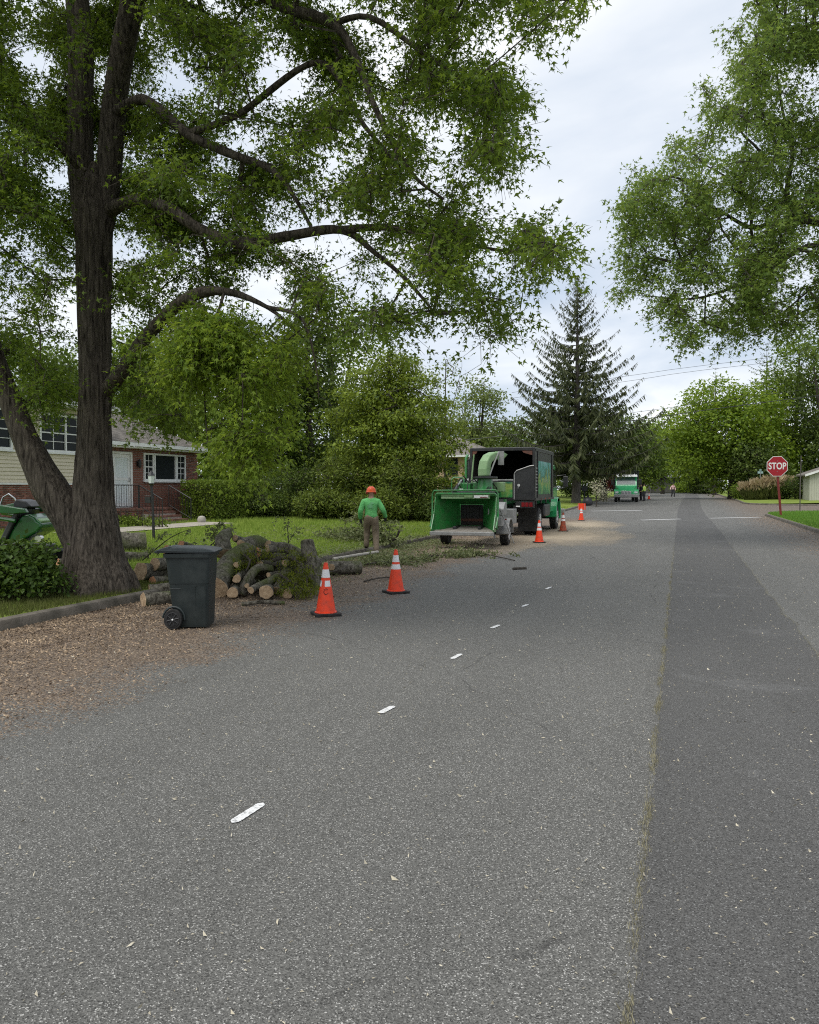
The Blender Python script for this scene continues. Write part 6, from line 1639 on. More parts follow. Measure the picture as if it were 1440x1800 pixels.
# ------------------------------------------------------------------ people
def person(label, loc, rz, top, legs, pose='walk', helmet=None, gloves=False, h=1.0, mouse=0, printed=False, feet_dz=(0, 0)):
    J = {}
    lf, rf = feet_dz
    J['pelvis'] = (0, 0, 0.96, 0.15, 0.115); J['waist'] = (0, -0.005, 1.08, 0.148, 0.11); J['chest'] = (0, 0.0, 1.28, 0.175, 0.125)
    J['upper'] = (0, 0.0, 1.41, 0.13, 0.095); J['neck'] = (0, 0.01, 1.50, 0.060, 0.062); J['jaw'] = (0, 0.03, 1.565, 0.066, 0.076); J['head'] = (0, 0.03, 1.645, 0.078, 0.095); J['crown'] = (0, 0.02, 1.70, 0.060, 0.075)
    if pose == 'walk':
        J['lhip'] = (-0.095, 0, 0.90, 0.098, 0.105); J['lknee'] = (-0.115, 0.14, 0.55 + lf * .6, 0.066, 0.070); J['lank'] = (-0.125, 0.10, 0.10 + lf, 0.048, 0.052); J['ltoe'] = (-0.135, 0.27, 0.045 + lf, 0.042, 0.035)
        J['rhip'] = (0.095, -0.01, 0.90, 0.098, 0.105); J['rknee'] = (0.125, 0.03, 0.51, 0.066, 0.070); J['rank'] = (0.145, -0.16, 0.11 + rf, 0.048, 0.052); J['rtoe'] = (0.165, 0.0, 0.045 + rf, 0.042, 0.035)
        J['lsh'] = (-0.185, 0, 1.405, 0.074, 0.072); J['lelb'] = (-0.285, -0.05, 1.15, 0.054, 0.056); J['lwri'] = (-0.285, 0.10, 0.965, 0.038, 0.038); J['lhan'] = (-0.28, 0.145, 0.90, 0.042, 0.026)
        J['rsh'] = (0.185, 0, 1.405, 0.074, 0.072); J['relb'] = (0.325, -0.04, 1.17, 0.054, 0.056); J['rwri'] = (0.375, 0.11, 1.01, 0.038, 0.038); J['rhan'] = (0.38, 0.16, 0.95, 0.042, 0.026)
    else:
        J['lhip'] = (-0.095, 0, 0.90, 0.095, 0.10); J['lknee'] = (-0.10, 0.03, 0.51, 0.064, 0.068); J['lank'] = (-0.11, 0.0, 0.10, 0.047, 0.05); J['ltoe'] = (-0.12, 0.15, 0.045, 0.042, 0.035)
        J['rhip'] = (0.095, 0, 0.90, 0.095, 0.10); J['rknee'] = (0.11, 0.04, 0.51, 0.064, 0.068); J['rank'] = (0.12, -0.03, 0.10, 0.047, 0.05); J['rtoe'] = (0.14, 0.12, 0.045, 0.042, 0.035)
        J['lsh'] = (-0.18, 0, 1.405, 0.07, 0.07); J['lelb'] = (-0.25, -0.03, 1.14, 0.052, 0.054); J['lwri'] = (-0.22, 0.16, 1.0, 0.036, 0.036); J['lhan'] = (-0.20, 0.22, 0.97, 0.04, 0.026)
        J['rsh'] = (0.18, 0, 1.405, 0.07, 0.07); J['relb'] = (0.25, -0.03, 1.14, 0.052, 0.054); J['rwri'] = (0.23, 0.14, 0.99, 0.036, 0.036); J['rhan'] = (0.22, 0.2, 0.95, 0.04, 0.026)
    E = [('pelvis', 'waist'), ('waist', 'chest'), ('chest', 'upper'), ('upper', 'neck'), ('neck', 'jaw'), ('jaw', 'head'), ('head', 'crown')]
    for s in 'lr':
        E += [('pelvis', s+'hip'), (s+'hip', s+'knee'), (s+'knee', s+'ank'), (s+'ank', s+'toe'), ('upper', s+'sh'), (s+'sh', s+'elb'), (s+'elb', s+'wri'), (s+'wri', s+'han')]
    # five fingers on each hand, curled
    for s, sg in (('l', -1), ('r', 1)):
        hx, hy, hz = J[s+'han'][:3]
        d = Vector(J[s+'han'][:3]) - Vector(J[s+'wri'][:3]); d.normalize()
        side = d.cross(Vector((sg, 0, 0))).normalized()
        for i, (o, ln) in enumerate(((-0.030, 0.070), (-0.010, 0.080), (0.010, 0.076), (0.030, 0.060))):
            b_ = Vector((hx, hy, hz)) + side * o + d * 0.02
            m_ = b_ + d * ln * 0.55; e_ = m_ + d * ln * 0.25 + Vector((-sg, 0, 0)) * ln * 0.45
            J[f'{s}f{i}a'] = (*m_, 0.0095, 0.0095); J[f'{s}f{i}b'] = (*e_, 0.008, 0.008); E += [(s+'han', f'{s}f{i}a'), (f'{s}f{i}a', f'{s}f{i}b')]
        b_ = Vector((hx, hy, hz)) - d * 0.01 - side * 0.045 + Vector((-sg, 0, 0)) * 0.01; e_ = b_ + d * 0.04 - side * 0.012
        J[s+'tha'] = (*b_, 0.012, 0.012); J[s+'thb'] = (*e_, 0.010, 0.010); E += [(s+'han', s+'tha'), (s+'tha', s+'thb')]
    names = list(J); idx = {k: i for i, k in enumerate(names)}
    me = bpy.data.meshes.new('skeleton'); me.from_pydata([J[k][:3] for k in names], [(idx[a], idx[b_]) for a, b_ in E], [])
    tmp = bpy.data.objects.new('skeleton', me); COL.objects.link(tmp)
    tmp.modifiers.new('skin', 'SKIN'); sv = me.skin_vertices[0].data
    for k in names:
        sv[idx[k]].radius = J[k][3:5]; sv[idx[k]].use_root = (k == 'pelvis')
    ss = tmp.modifiers.new('sub', 'SUBSURF'); ss.levels = ss.render_levels = 2
    dg = bpy.context.evaluated_depsgraph_get(); bme = bpy.data.meshes.new_from_object(tmp.evaluated_get(dg))
    bpy.data.objects.remove(tmp)
    V = np.array([v.co[:] for v in bme.vertices]); N = np.array([v.normal[:] for v in bme.vertices])
    t = empty('person', loc, rz, label, 'person'); t.scale = (h, h, h)
    # nose and ears are drawn out of the head itself
    hc = np.array(J['head'][:3])
    for i, v in enumerate(V):
        dv = v - hc
        if abs(dv[0]) < 0.018 and dv[1] > 0.07 and -0.035 < dv[2] < 0.02: V[i][1] += 0.018
        if abs(dv[0]) > 0.065 and abs(dv[1]) < 0.03 and abs(dv[2]) < 0.03: V[i][0] += 0.016 * np.sign(dv[0])
    bme.vertices.foreach_set('co', V.ravel())
    bme.materials.clear(); bme.materials.append(M['skin']); bme.polygons.foreach_set('use_smooth', [True] * len(bme.polygons))
    body = link(bme, 'body', t)
    segs = {'top': [('waist', 'chest'), ('chest', 'upper'), ('lsh', 'lelb'), ('rsh', 'relb'), ('lelb', 'lwri'), ('relb', 'rwri'), ('upper', 'lsh'), ('upper', 'rsh')],
            'legs': [('pelvis', 'lhip'), ('pelvis', 'rhip'), ('lhip', 'lknee'), ('rhip', 'rknee'), ('lknee', 'lank'), ('rknee', 'rank')],
            'boots': [('lank', 'ltoe'), ('rank', 'rtoe')], 'hands': [e for e in E if 'han' in e[0] or 'han' in e[1] or e[0][1:2] == 'f' or e[0][1:] == 'tha'], 'bare': [('upper', 'neck'), ('neck', 'jaw'), ('jaw', 'head'), ('head', 'crown')]}
    def dist(p, a, b_):
        a, b_ = np.array(J[a][:3]), np.array(J[b_][:3]); ab = b_ - a; u = np.clip(((p - a) @ ab) / (ab @ ab), 0, 1); return np.linalg.norm(p - (a + ab * u))
    lab = []
    for v in V:
        best = min(((dist(v, *e), k) for k, es in segs.items() for e in es), key=lambda x: x[0])[1]
        if best == 'top' and v[2] < 1.0 and abs(v[0]) < 0.2: best = 'legs'
        if best == 'legs' and v[2] > 1.0: best = 'top'
        if best == 'legs' and v[2] < 0.085 + (lf if v[0] < 0 else rf): best = 'boots'
        if best == 'bare' and v[2] < 1.475: best = 'top'
        lab.append(best)
    polys = [list(p.vertices) for p in bme.polygons]
    def garment(kinds, off, name, mat):
        fs = [f for f in polys if sum(lab[i] in kinds for i in f) >= (len(f) + 1) // 2]
        used = sorted({i for f in fs for i in f}); mp_ = {i: k for k, i in enumerate(used)}
        if not used: return
        vs = []
        for i in used:
            w_ = off * (1 + 0.5 * mnoise.noise(Vector(tuple(V[i] * 9)))); vs.append(tuple(V[i] + N[i] * w_))
        me2 = bpy.data.meshes.new(name); me2.from_pydata(vs, [], [[mp_[i] for i in f] for f in fs]); me2.materials.append(mat)
        me2.polygons.foreach_set('use_smooth', [True] * len(fs)); o = link(me2, name, t)
        sd = o.modifiers.new('cloth', 'SOLIDIFY'); sd.thickness = 0.006; sd.offset = -0.5
        return o
    shirt = garment(('top',), 0.014, 'shirt', top); garment(('legs',), 0.020, 'trousers', legs); garment(('boots',), 0.010, 'boots', M['boot'])
    if gloves: garment(('hands',), 0.005, 'gloves', M['glove'])
    if helmet:
        hm = MB(); prof = [(0.135, 0.0), (0.128, 0.012), (0.122, 0.05), (0.105, 0.10), (0.07, 0.138), (0.02, 0.152)]
        hm.lathe([(r_, z) for r_, z in prof], 20, 0, (0, 0.02, 1.655)); hm.prism([(-0.10, 0.11), (0.10, 0.11), (0.075, 0.19), (-0.075, 0.19)], 'z', 1.657, 1.668)
        for x in (-0.045, 0, 0.045): hm.tube([(x, -0.085, 1.745), (x, 0.02, 1.81), (x, 0.11, 1.765)], 0.008, 5)
        ho = hm.build('helmet', helmet, t, smooth=True)
        for sg in (-1, 1):
            MB().lathe([(0.038, sg * 0.085), (0.044, sg * 0.10), (0.040, sg * 0.135), (0.02, sg * 0.142)], 14, 0, (0, 0.02, 1.635), 'x').build('ear_muff', M['muff'], ho, smooth=True)
    else:
        MB().lathe([(0.085, 1.64), (0.096, 1.67), (0.085, 1.725), (0.05, 1.755), (0.01, 1.762)], 16, 0, (0, 0.012, 0)).build('hair', M['hair'], t, smooth=True)
    if printed and shirt:
        # faded print on the back: lies just on the cloth
        vs = [i for i, v in enumerate(V) if lab[i] == 'top' and N[i][1] < -0.6 and 1.20 < v[2] < 1.40 and abs(v[0]) < 0.105]
        s_ = set(vs); fs = [f for f in polys if all(i in s_ for i in f)]; used = sorted({i for f in fs for i in f}); mp_ = {i: k for k, i in enumerate(used)}
        if used:
            me2 = bpy.data.meshes.new('back_print'); me2.from_pydata([tuple(V[i] + N[i] * 0.028) for i in used], [], [[mp_[i] for i in f] for f in fs]); me2.materials.append(M['print']); link(me2, 'back_print', shirt)
    return t
wp = at(660, HOR, 20.5)
person('person in a green long-sleeved shirt, khaki trousers and orange helmet with ear muffs, walking away', (wp[0] - 0.12, wp[1], 0.0), 0.36, M['shirt'], M['khaki'], helmet=M['helmet'], gloves=True, printed=True, feet_dz=(0.14, 0.0), h=0.985)
p = put(1183.5, 103); person('person in a pale pink top and dark trousers walking in the far roadway', (p[0], p[1], float(rise(p[1]))), math.pi + 0.3, M['pink'], M['darkcloth'])
p = put(1133, 79.5); person('person in a hi-vis vest standing beside the far white-topped truck', (p[0], p[1], float(rise(p[1]))), 1.2, M['hivis'], M['darkcloth'], pose='stand')
p = put(1127.5, 81.0); person('person in dark clothes close against the far white-topped truck', (p[0], p[1], float(rise(p[1]))), 2.2, M['darkcloth'], M['darkcloth'], pose='stand')

# ------------------------------------------------------------------ wood chipper
ch = empty('wood_chipper', (-5.92, 23.5, 0.0), R(3), 'green towed wood chipper with open feed hopper facing the camera', 'wood chipper')
def cbox(name, x0, x1, y0, y1, z0, z1, mat, par=ch, bev=0.02):
    return MB().box(x0, x1, y0, y1, z0, z1).build(name, mat, par, bevel=bev)
# feed hopper: four flaring plates with real thickness round a dark throat
def plate(par, name, quad, th, mat, inward):
    a = [Vector(q) for q in quad]; n_ = Vector(inward) * th
    mb = MB(); mb.hexa([tuple(p) for p in a], [tuple(p + n_) for p in a]); return mb.build(name, mat, par)
T0, T1 = -0.58, -1.62          # throat plane and mouth plane
to = dict(x=0.36, z0=0.60, z1=1.25); mo = dict(x=0.86, z0=0.50, z1=1.52)
hop = plate(ch, 'hopper_floor', [(-to['x'], T0, to['z0']), (to['x'], T0, to['z0']), (mo['x'], T1, mo['z0']), (-mo['x'], T1, mo['z0'])], 0.025, M['wornsteel'], (0, 0, -1))
plate(ch, 'hopper_roof', [(-to['x'], T0, to['z1']), (to['x'], T0, to['z1']), (mo['x'], T1 + 0.25, mo['z1']), (-mo['x'], T1 + 0.25, mo['z1'])], 0.025, M['deepgreen'], (0, 0, 1))
for s in (-1, 1):
    plate(ch, 'hopper_side', [(s*to['x'], T0, to['z0']), (s*to['x'], T0, to['z1']), (s*mo['x'], T1 + 0.25, mo['z1']), (s*mo['x'], T1, mo['z0'])], 0.025, M['deepgreen'], (s, 0, 0))
    MB().prism([(T1 + 0.25, 1.53), (T1 + 0.20, 1.53), (T1 - 0.03, 0.98), (T1 - 0.36, 0.56), (T1 - 0.34, 0.50), (T1 + 0.02, 0.49), (T1 + 0.25, 0.9)], 'x', s * 0.885, s * 0.91).build('side_wing', M['green'], ch)
MB().hexa([(-0.90, -1.98, 0.44), (0.90, -1.98, 0.44), (0.86, -1.62, 0.50), (-0.86, -1.62, 0.50)], [(-0.90, -1.98, 0.475), (0.90, -1.98, 0.475), (0.86, -1.62, 0.53), (-0.86, -1.62, 0.53)]).build('tray', M['wornsteel'], ch)
cbox('tray_lip', -0.93, 0.93, -2.02, -1.985, 0.39, 0.50, M['steel'])
cbox('throat', -0.34, 0.34, -0.56, -0.50, 0.62, 1.23, M['blackin'])
for i in range(7): cbox('rubber_curtain', -0.335 + i * 0.096, -0.335 + i * 0.096 + 0.09, -0.60 - 0.01 * (i % 2), -0.585 - 0.01 * (i % 2), 0.82, 1.24, M['rubber'], bev=0)
MB().lathe([(0.16, -0.33), (0.16, 0.33)], 16, 0, (0, -0.44, 0.84), 'x').build('feed_roller', M['rust'], ch, smooth=True)
# mouth frame tubes and control bar
MB().tube([(-0.90, -1.35, 0.55), (-0.90, -1.42, 1.52), (-0.86, -1.44, 1.57), (0.86, -1.44, 1.57), (0.90, -1.42, 1.52), (0.90, -1.35, 0.55)], 0.03, 8).build('mouth_frame', M['green'], ch, smooth=True)
MB().tube([(-0.94, -1.9, 0.62), (-0.95, -1.62, 0.95), (-0.95, -1.6, 1.58), (-0.90, -1.62, 1.66), (0.90, -1.62, 1.68), (0.97, -1.6, 1.58), (0.97, -1.60, 0.92), (0.95, -1.88, 0.60)], 0.024, 8).build('control_bar', M['green'], ch, smooth=True)
hd_ = MB().hexa([(-0.74, -1.40, 1.43), (0.70, -1.40, 1.43), (0.70, -1.36, 1.54), (-0.74, -1.36, 1.54)], [(-0.74, -1.43, 1.43), (0.70, -1.43, 1.43), (0.70, -1.39, 1.54), (-0.74, -1.39, 1.54)]).build('header_plate', M['greenlight'], ch)
cbox('warning_label', 0.24, 0.66, -1.452, -1.437, 1.45, 1.53, M['signwhite'], hd_, 0)
cbox('warning_label', 0.42, 0.64, -1.456, -1.453, 1.46, 1.485, M['postred'], hd_, 0)
cbox('warning_label', -0.05, 0.20, -1.452, -1.437, 1.46, 1.56, M['pale_leaf'] if False else M['greenlight'], hd_, 0)
# housing, belt guard, engine, tank
MB().prism([(-0.50, 0.55), (0.75, 0.55), (0.75, 1.20), (0.45, 1.55), (-0.2, 1.62), (-0.50, 1.40)], 'x', -0.50, 0.52).build('drum_housing', M['green'], ch, bevel=0.03)
cbox('frame_rail', -0.42, -0.32, -1.3, 3.0, 0.50, 0.62, M['blackpaint']); cbox('frame_rail', 0.32, 0.42, -1.3, 3.0, 0.50, 0.62, M['blackpaint'])
MB().tube([(0, 2.9, 0.56), (0, 4.05, 0.55)], 0.06, 8).build('drawbar', M['blackpaint'], ch)
MB().tube([(0.08, 3.0, 0.5), (0.08, 3.0, 0.02)], 0.035, 8).build('jack_leg', M['steel'], ch)
cbox('engine_cowl', -0.60, -0.22, 0.30, 1.15, 1.30, 1.90, M['green'], bev=0.04)
cbox('engine_cowl', -0.15, 0.42, 0.30, 1.0, 1.45, 1.93, M['green'], bev=0.04)
cbox('engine_block', -0.48, 0.48, 1.16, 2.5, 0.64, 1.70, M['blackpaint'], bev=0.05)
cbox('radiator_guard', -0.55, 0.55, 2.5, 2.75, 0.75, 1.80, M['green'], bev=0.04)
MB().tube([(-0.72, -0.1, 1.45), (-0.72, -0.12, 2.0), (-0.66, -0.08, 2.06), (-0.38, -0.08, 2.06), (-0.34, -0.1, 2.0), (-0.34, -0.1, 1.6)], 0.02, 8).build('guard_loop', M['green'], ch, smooth=True)
for x, z1, mt, r_ in ((-0.44, 2.78, M['green'], 0.045), (-0.36, 2.70, M['blackpaint'], 0.035)):
    MB().tube([(x, 0.7, 1.85), (x, 0.7, z1 - 0.1), (x + 0.03, 0.78, z1)], r_, 10).build('exhaust_stack', mt, ch, smooth=True)
MB().tube([(-0.28, 0.4, 1.9), (-0.24, 0.42, 2.35), (-0.30, 0.44, 2.62), (-0.36, 0.46, 2.55)], 0.022, 8).build('hydraulic_hose', M['rubber'], ch, smooth=True)
cbox('fuel_tank', -0.95, -0.62, 0.2, 0.95, 0.95, 1.45, M['green'], bev=0.05)
# discharge chute: swivel ring, rising elbow of square section, hinged deflector
MB().lathe([(0.27, 1.62), (0.24, 1.75), (0.22, 2.02)], 20, 0, (0.28, 0.15, 0)).build('chute_base', M['green'], ch, smooth=True)
MB().lathe([(0.36, 2.02), (0.38, 2.04), (0.38, 2.085), (0.25, 2.09)], 24, 0, (0.28, 0.15, 0)).build('swivel_ring', M['blackpaint'], ch, smooth=True)
cb = MB(); ringsq = []
path = [((0.26, 0.12, 2.09), 0.17), ((0.25, 0.12, 2.30), 0.165), ((0.27, 0.16, 2.50), 0.16), ((0.33, 0.28, 2.65), 0.155), ((0.43, 0.48, 2.73), 0.15), ((0.55, 0.75, 2.75), 0.15)]
for i, (p, w_) in enumerate(path):
    d = (Vector(path[min(i+1, len(path)-1)][0]) - Vector(path[max(i-1, 0)][0])).normalized()
    sx = Vector((0.92, -0.40, 0)); u = (sx - d * sx.dot(d)).normalized(); v = d.cross(u)
    ringsq.append([tuple(Vector(p) + u * a * w_ + v * b_ * w_ * 0.8) for a, b_ in ((-1,-1),(1,-1),(1,1),(-1,1))])
loft(cb, ringsq, cap1=True); cb.build('chute', M['greenlight'], ch, bevel=0.05, seg=3)
df = MB().hexa([(0.44, 0.70, 2.62), (0.70, 0.62, 2.62), (0.70, 0.95, 2.62), (0.50, 0.98, 2.62)], [(0.48, 0.70, 2.88), (0.72, 0.62, 2.88), (0.80, 1.2, 2.80), (0.56, 1.25, 2.80)]).build('deflector', M['greenlight'], ch)
MB().tube([(0.42, 0.1, 2.12), (0.52, 0.2, 2.45), (0.62, 0.55, 2.85)], 0.025, 6).build('deflector_strut', M['steel'], ch)
cbox('deflector_flap', 0.60, 0.78, 0.55, 0.60, 2.45, 2.88, M['steel'], bev=0.0)
# hoses, rams, filler caps, filters and small stickers that crowd the deck behind the hopper
for x0, y0_, z0_, x1, y1_, z1_, r_ in ((-0.55, -0.5, 1.62, -0.52, 0.35, 1.98, 0.045), (0.50, -0.45, 1.58, 0.46, 0.3, 1.86, 0.045)):
    MB().tube([(x0, y0_, z0_), ((x0+x1)/2, (y0_+y1_)/2, (z0_+z1_)/2)], r_, 10).build('hydraulic_ram', M['blackpaint'], ch, smooth=True)
    MB().tube([((x0+x1)/2, (y0_+y1_)/2, (z0_+z1_)/2), (x1, y1_, z1_)], r_ * 0.55, 8).build('ram_rod', M['chrome'], ch, smooth=True)
for k_, (xa, xb, zt) in enumerate(((-0.50, -0.30, 2.10), (-0.20, 0.05, 2.02), (0.40, 0.62, 1.88), (-0.66, -0.48, 1.86), (0.10, 0.44, 1.80))):
    MB().tube([(xa, -0.35, 1.55), (xa - 0.02, -0.1, zt - 0.15), ((xa+xb)/2, 0.15, zt), (xb, 0.45, zt - 0.2), (xb, 0.7, 1.6)], 0.017, 7).build('hydraulic_hose', M['rubber'], ch, smooth=True)
for xa, ya, zt, rr_, mt in ((-0.50, 0.62, 1.90, 0.10, M['blackpaint']), (-0.32, 0.5, 1.90, 0.06, M['steel']), (0.02, 0.5, 1.93, 0.07, M['blackpaint']), (0.33, 0.75, 1.93, 0.05, M['rubber'])):
    MB().lathe([(rr_ * 0.9, zt), (rr_, zt + 0.02), (rr_, zt + 0.10), (rr_ * 0.7, zt + 0.13)], 14, 0, (xa, ya, 0)).build('filter_cap', mt, ch, smooth=True)
cbox('hose_guide', -0.62, 0.66, -0.40, -0.34, 1.56, 1.64, M['blackpaint'], bev=0.01)
for x0, x1, y0_, z0_, z1_, mt in ((-0.56, -0.44, 0.294, 1.62, 1.72, M['signwhite']), (-0.38, -0.28, 0.294, 1.40, 1.52, M['sawdust']), (0.06, 0.20, 0.294, 1.62, 1.70, M['signwhite']), (0.25, 0.34, 0.294, 1.74, 1.82, M['postred'])):
    cbox('sticker', x0, x1, y0_, y0_ + 0.004, z0_, z1_, mt, bev=0)
for s in (-1, 1):
    for zz in (0.75, 1.05, 1.35):
        MB().lathe([(0.022, -0.004), (0.022, 0.010), (0.008, 0.014)], 8, 0, (0, 0, 0), 'x').build('bolt', M['steel'], ch).location = (s * 0.912 if s > 0 else -0.926, -1.42, zz)
    cbox('reflector', s * 1.0 - 0.05, s * 1.0 + 0.05, -0.535, -0.52, 0.78, 0.83, M['taillight'], bev=0)
MB().tube([(0.70, -0.4, 0.55), (0.85, -0.45, 0.30), (0.95, -0.3, 0.22), (0.8, 0.2, 0.45)], 0.012, 6).build('light_cable', M['rubber'], ch, smooth=True)
# control panel and printed guard on the right
gp = cbox('side_guard', 0.50, 1.02, 1.05, 1.10, 1.38, 1.98, M['blackpaint'])
cbox('printed_panel', 0.56, 0.98, 1.035, 1.048, 1.44, 1.93, M['print_panel'], gp, 0)
cbox('control_box', 0.48, 0.80, 0.4, 0.8, 1.62, 1.92, M['greenlight'])
# fenders, tool boxes, wheels
for s in (-1, 1):
    x0, x1 = (0.74, 1.10) if s > 0 else (-1.10, -0.74)
    fb = MB()
    pts = [(0.50 * math.cos(a), 0.38 + 0.45 * math.sin(a)) for a in np.linspace(0.0, math.pi, 9)]
    fb.prism(pts + [(p_[0] * 0.93, p_[1] - 0.03) for p_ in pts[::-1]], 'x', x0, x1); fb.build('fender', M['steel'], ch)
    t = wheel(ch, (s * 0.92, 0.0, 0.37), 0.37, 0.24, 0.21, spokes=6, rimface=s)
MB().prism([(-0.95, 0.95), (-0.35, 0.95), (-0.35, 1.32), (-0.62, 1.32), (-0.95, 1.12)], 'x', 0.56, 1.02).build('tool_box', M['steel'], ch, bevel=0.012)
cbox('tool_box', 0.70, 1.08, 0.62, 1.30, 0.62, 1.08, M['steel'], bev=0.015)
cbox('step_plate', 0.60, 0.98, -1.0, -0.52, 0.62, 0.93, M['steel'], bev=0.01)
MB().tube([(0.92, -1.0, 1.15), (1.30, -0.7, 0.10)], 0.016, 6).build('rear_stay', M['steel'], ch)
for s in (-1, 1): cbox('tail_lamp', s * 0.80 - 0.06, s * 0.80 + 0.06, -0.84, -0.80, 0.60, 0.68, M['taillight'], bev=0)
cbox('axle', -0.82, 0.82, -0.05, 0.05, 0.32, 0.42, M['blackpaint'], bev=0.01)

# ------------------------------------------------------------------ chip truck
tk = empty('chip_truck', (-6.05, 27.95, 0.0), 0, 'black chip-box truck with green cab, its empty body open towards the chipper', 'truck')
def tbox(name, x0, x1, y0, y1, z0, z1, mat, par=tk, bev=0.015):
    return MB().box(x0, x1, y0, y1, z0, z1).build(name, mat, par, bevel=bev)
W_, L0, L1, ZB, ZT = 1.17, 0.0, 4.35, 1.33, 3.17
bx = MB()
bx.box(-W_, W_, L0 + 0.002, L1, ZB - 0.05, ZB).box(-W_, -W_ + 0.05, L0 + .002, L1 - 0.05, ZB, ZT - 0.05).box(W_ - 0.05, W_, L0 + .002, L1 - .05, ZB, ZT - 0.05).box(-W_, W_, L1 - 0.05, L1, ZB, ZT - 0.05).box(-W_, W_, L0 + .002, L1, ZT - 0.05, ZT)
body = bx.build('chip_box', M['blackpaint'], tk)
il = MB().box(-W_+0.053, -W_+0.058, 0.1, 4.28, ZB+.01, ZT-.06).box(W_-0.058, W_-0.053, 0.1, 4.28, ZB+.01, ZT-.06).box(-1.1, 1.1, 4.27, 4.29, ZB+.01, ZT-.06).box(-1.1, 1.1, 0.1, 4.26, ZB+.003, ZB+.008)
il.build('lining', M['blackin'], body)
rf_ = MB().box(-W_-0.02, -W_+0.07, -0.05, 0.0, ZB-.05, ZT+.01).box(W_-0.07, W_+0.02, -0.05, 0.0, ZB-.05, ZT+.01).box(-W_+.07, W_-.07, -0.05, 0.0, ZT-.10, ZT+.01).box(-W_+.07, W_-.07, -0.05, 0, ZB-.05, ZB+.04)
rf_.build('rear_frame', M['blackpaint'], body, bevel=0.008)
for s in (-1, 1):
    MB().prism([(s*1.09, 3.06), (s*(0.72 if s > 0 else 0.92), 3.06), (s*(0.78 if s > 0 else 0.95), 2.99), (s*1.09, 2.90)], 'y', -0.045, -0.02).build('corner_gusset', M['rust'], body)
MB().box(-W_, W_, 0.0, L1, ZT+0.002, ZT+0.02).build('roof_cap', M['steel'], body)
for y in (0.55, 3.85): MB().box(W_+0.001, W_+0.03, y-0.03, y+0.03, ZB, ZT-0.02).build('side_post', M['blackpaint'], body)
MB().box(W_+0.001, W_+0.035, 0.02, L1, ZT-0.12, ZT-0.04).box(W_+.001, W_+.035, 0.02, L1, ZB-.04, ZB+.05).build('side_rail', M['blackpaint'], body)
pp = MB().box(W_+0.002, W_+0.012, 0.75, 3.55, 1.50, 2.72).build('printed_panel', M['print_panel'], body)
# a blurred white line of lettering on the panel reads only as a pale band
MB().box(W_+0.013, W_+0.016, 1.75, 3.0, 1.95, 2.06).build('lettering_band', M['greenlight'], pp)
for k_, yy_ in enumerate((1.2, 2.1, 3.0)): MB().box(W_+0.036, W_+0.05, yy_, yy_ + 0.10, ZB - 0.02, ZB + 0.03).build('marker_lamp', M['taillight'] if k_ == 0 else M['dirtyorange'], body)
for yy_ in (0.25, 1.3, 2.4, 3.5): MB().box(W_-0.02, W_+0.03, yy_, yy_ + 0.06, ZB - 0.16, ZB - 0.052).build('gusset', M['blackpaint'], body)
MB().tube([(-1.10, -0.03, ZB), (-1.10, -0.10, 2.1), (-1.02, -0.11, 2.95)], 0.03, 8).build('door_prop', M['greenlight'], body)
for i in range(8): MB().box(W_+0.002, W_+0.02, 0.12, 0.46, 1.62 + i * 0.115, 1.66 + i * 0.115).build('louvre', M['steel'], body)
# tailgate: low half gate, taller half with sloping top
tg = MB().box(-1.08, 0.42, -0.075, -0.052, ZB-0.02, 2.03).build('tailgate', M['blackpaint'], tk, bevel=0.01)
MB().box(-1.08, 0.42, -0.095, -0.076, 1.98, 2.05).build('rim', M['steel'], tg)
tg2 = MB().prism([(0.44, ZB-0.02), (1.17, ZB-0.02), (1.17, 2.52), (1.02, 2.50), (0.52, 2.34), (0.44, 2.24)], 'y', -0.09, -0.056).build('tailgate', M['blackpaint'], tk, bevel=0.008)
MB().tube([(0.46, -0.098, 2.25), (0.54, -0.098, 2.35), (1.02, -0.098, 2.515), (1.16, -0.098, 2.53)], 0.022, 6).tube([(0.46, -0.098, ZB), (0.46, -0.098, 2.24)], 0.02, 6).build('rim', M['steel'], tg2)
MB().lathe([(0.05, -0.115), (0.05, -0.092)], 12, 0, (0.62, 0, 1.83), 'y').build('latch', M['hub'], tg2)
MB().tube([(0.60, -0.12, 1.83), (0.60, -0.12, 1.72)], 0.012, 6).build('latch_handle', M['chrome'], tg2)
lb_ = MB().box(0.5, 1.16, -0.06, 0.05, 1.02, 1.27).build('lamp_bar', M['blackpaint'], tk)
for i in range(3): MB().box(0.72 + i * 0.14, 0.83 + i * 0.14, -0.085, -0.062, 1.07, 1.22).build('tail_lamp', M['taillight'], lb_)
MB().box(0.52, 0.66, -0.085, -0.062, 1.06, 1.10).build('number_lamp', M['signwhite'], lb_)
lb_ = MB().box(-1.16, -0.5, -0.06, 0.05, 1.02, 1.27).build('lamp_bar', M['blackpaint'], tk)
for i in range(3): MB().box(-0.83 - i * 0.14, -0.72 - i * 0.14, -0.085, -0.062, 1.07, 1.22).build('tail_lamp', M['taillight'], lb_)
for s in (-1, 1):
    tbox('chassis_rail', s*0.42-0.05, s*0.42+0.05, 0.1, 7.3, 0.85, 1.10, M['blackpaint'])
    tbox('mud_flap', min(s*0.46, s*1.14), max(s*0.46, s*1.14), 0.62, 0.645, 0.16, 1.26, M['rubber'], bev=0)
    for dx in (0.70, 1.00):
        wheel(tk, (s*dx, 1.40, 0.50), 0.50, 0.26, 0.28, spokes=5, rimface=s)
    wheel(tk, (s*1.0, 5.75, 0.50), 0.50, 0.27, 0.28, spokes=5, rimface=s)
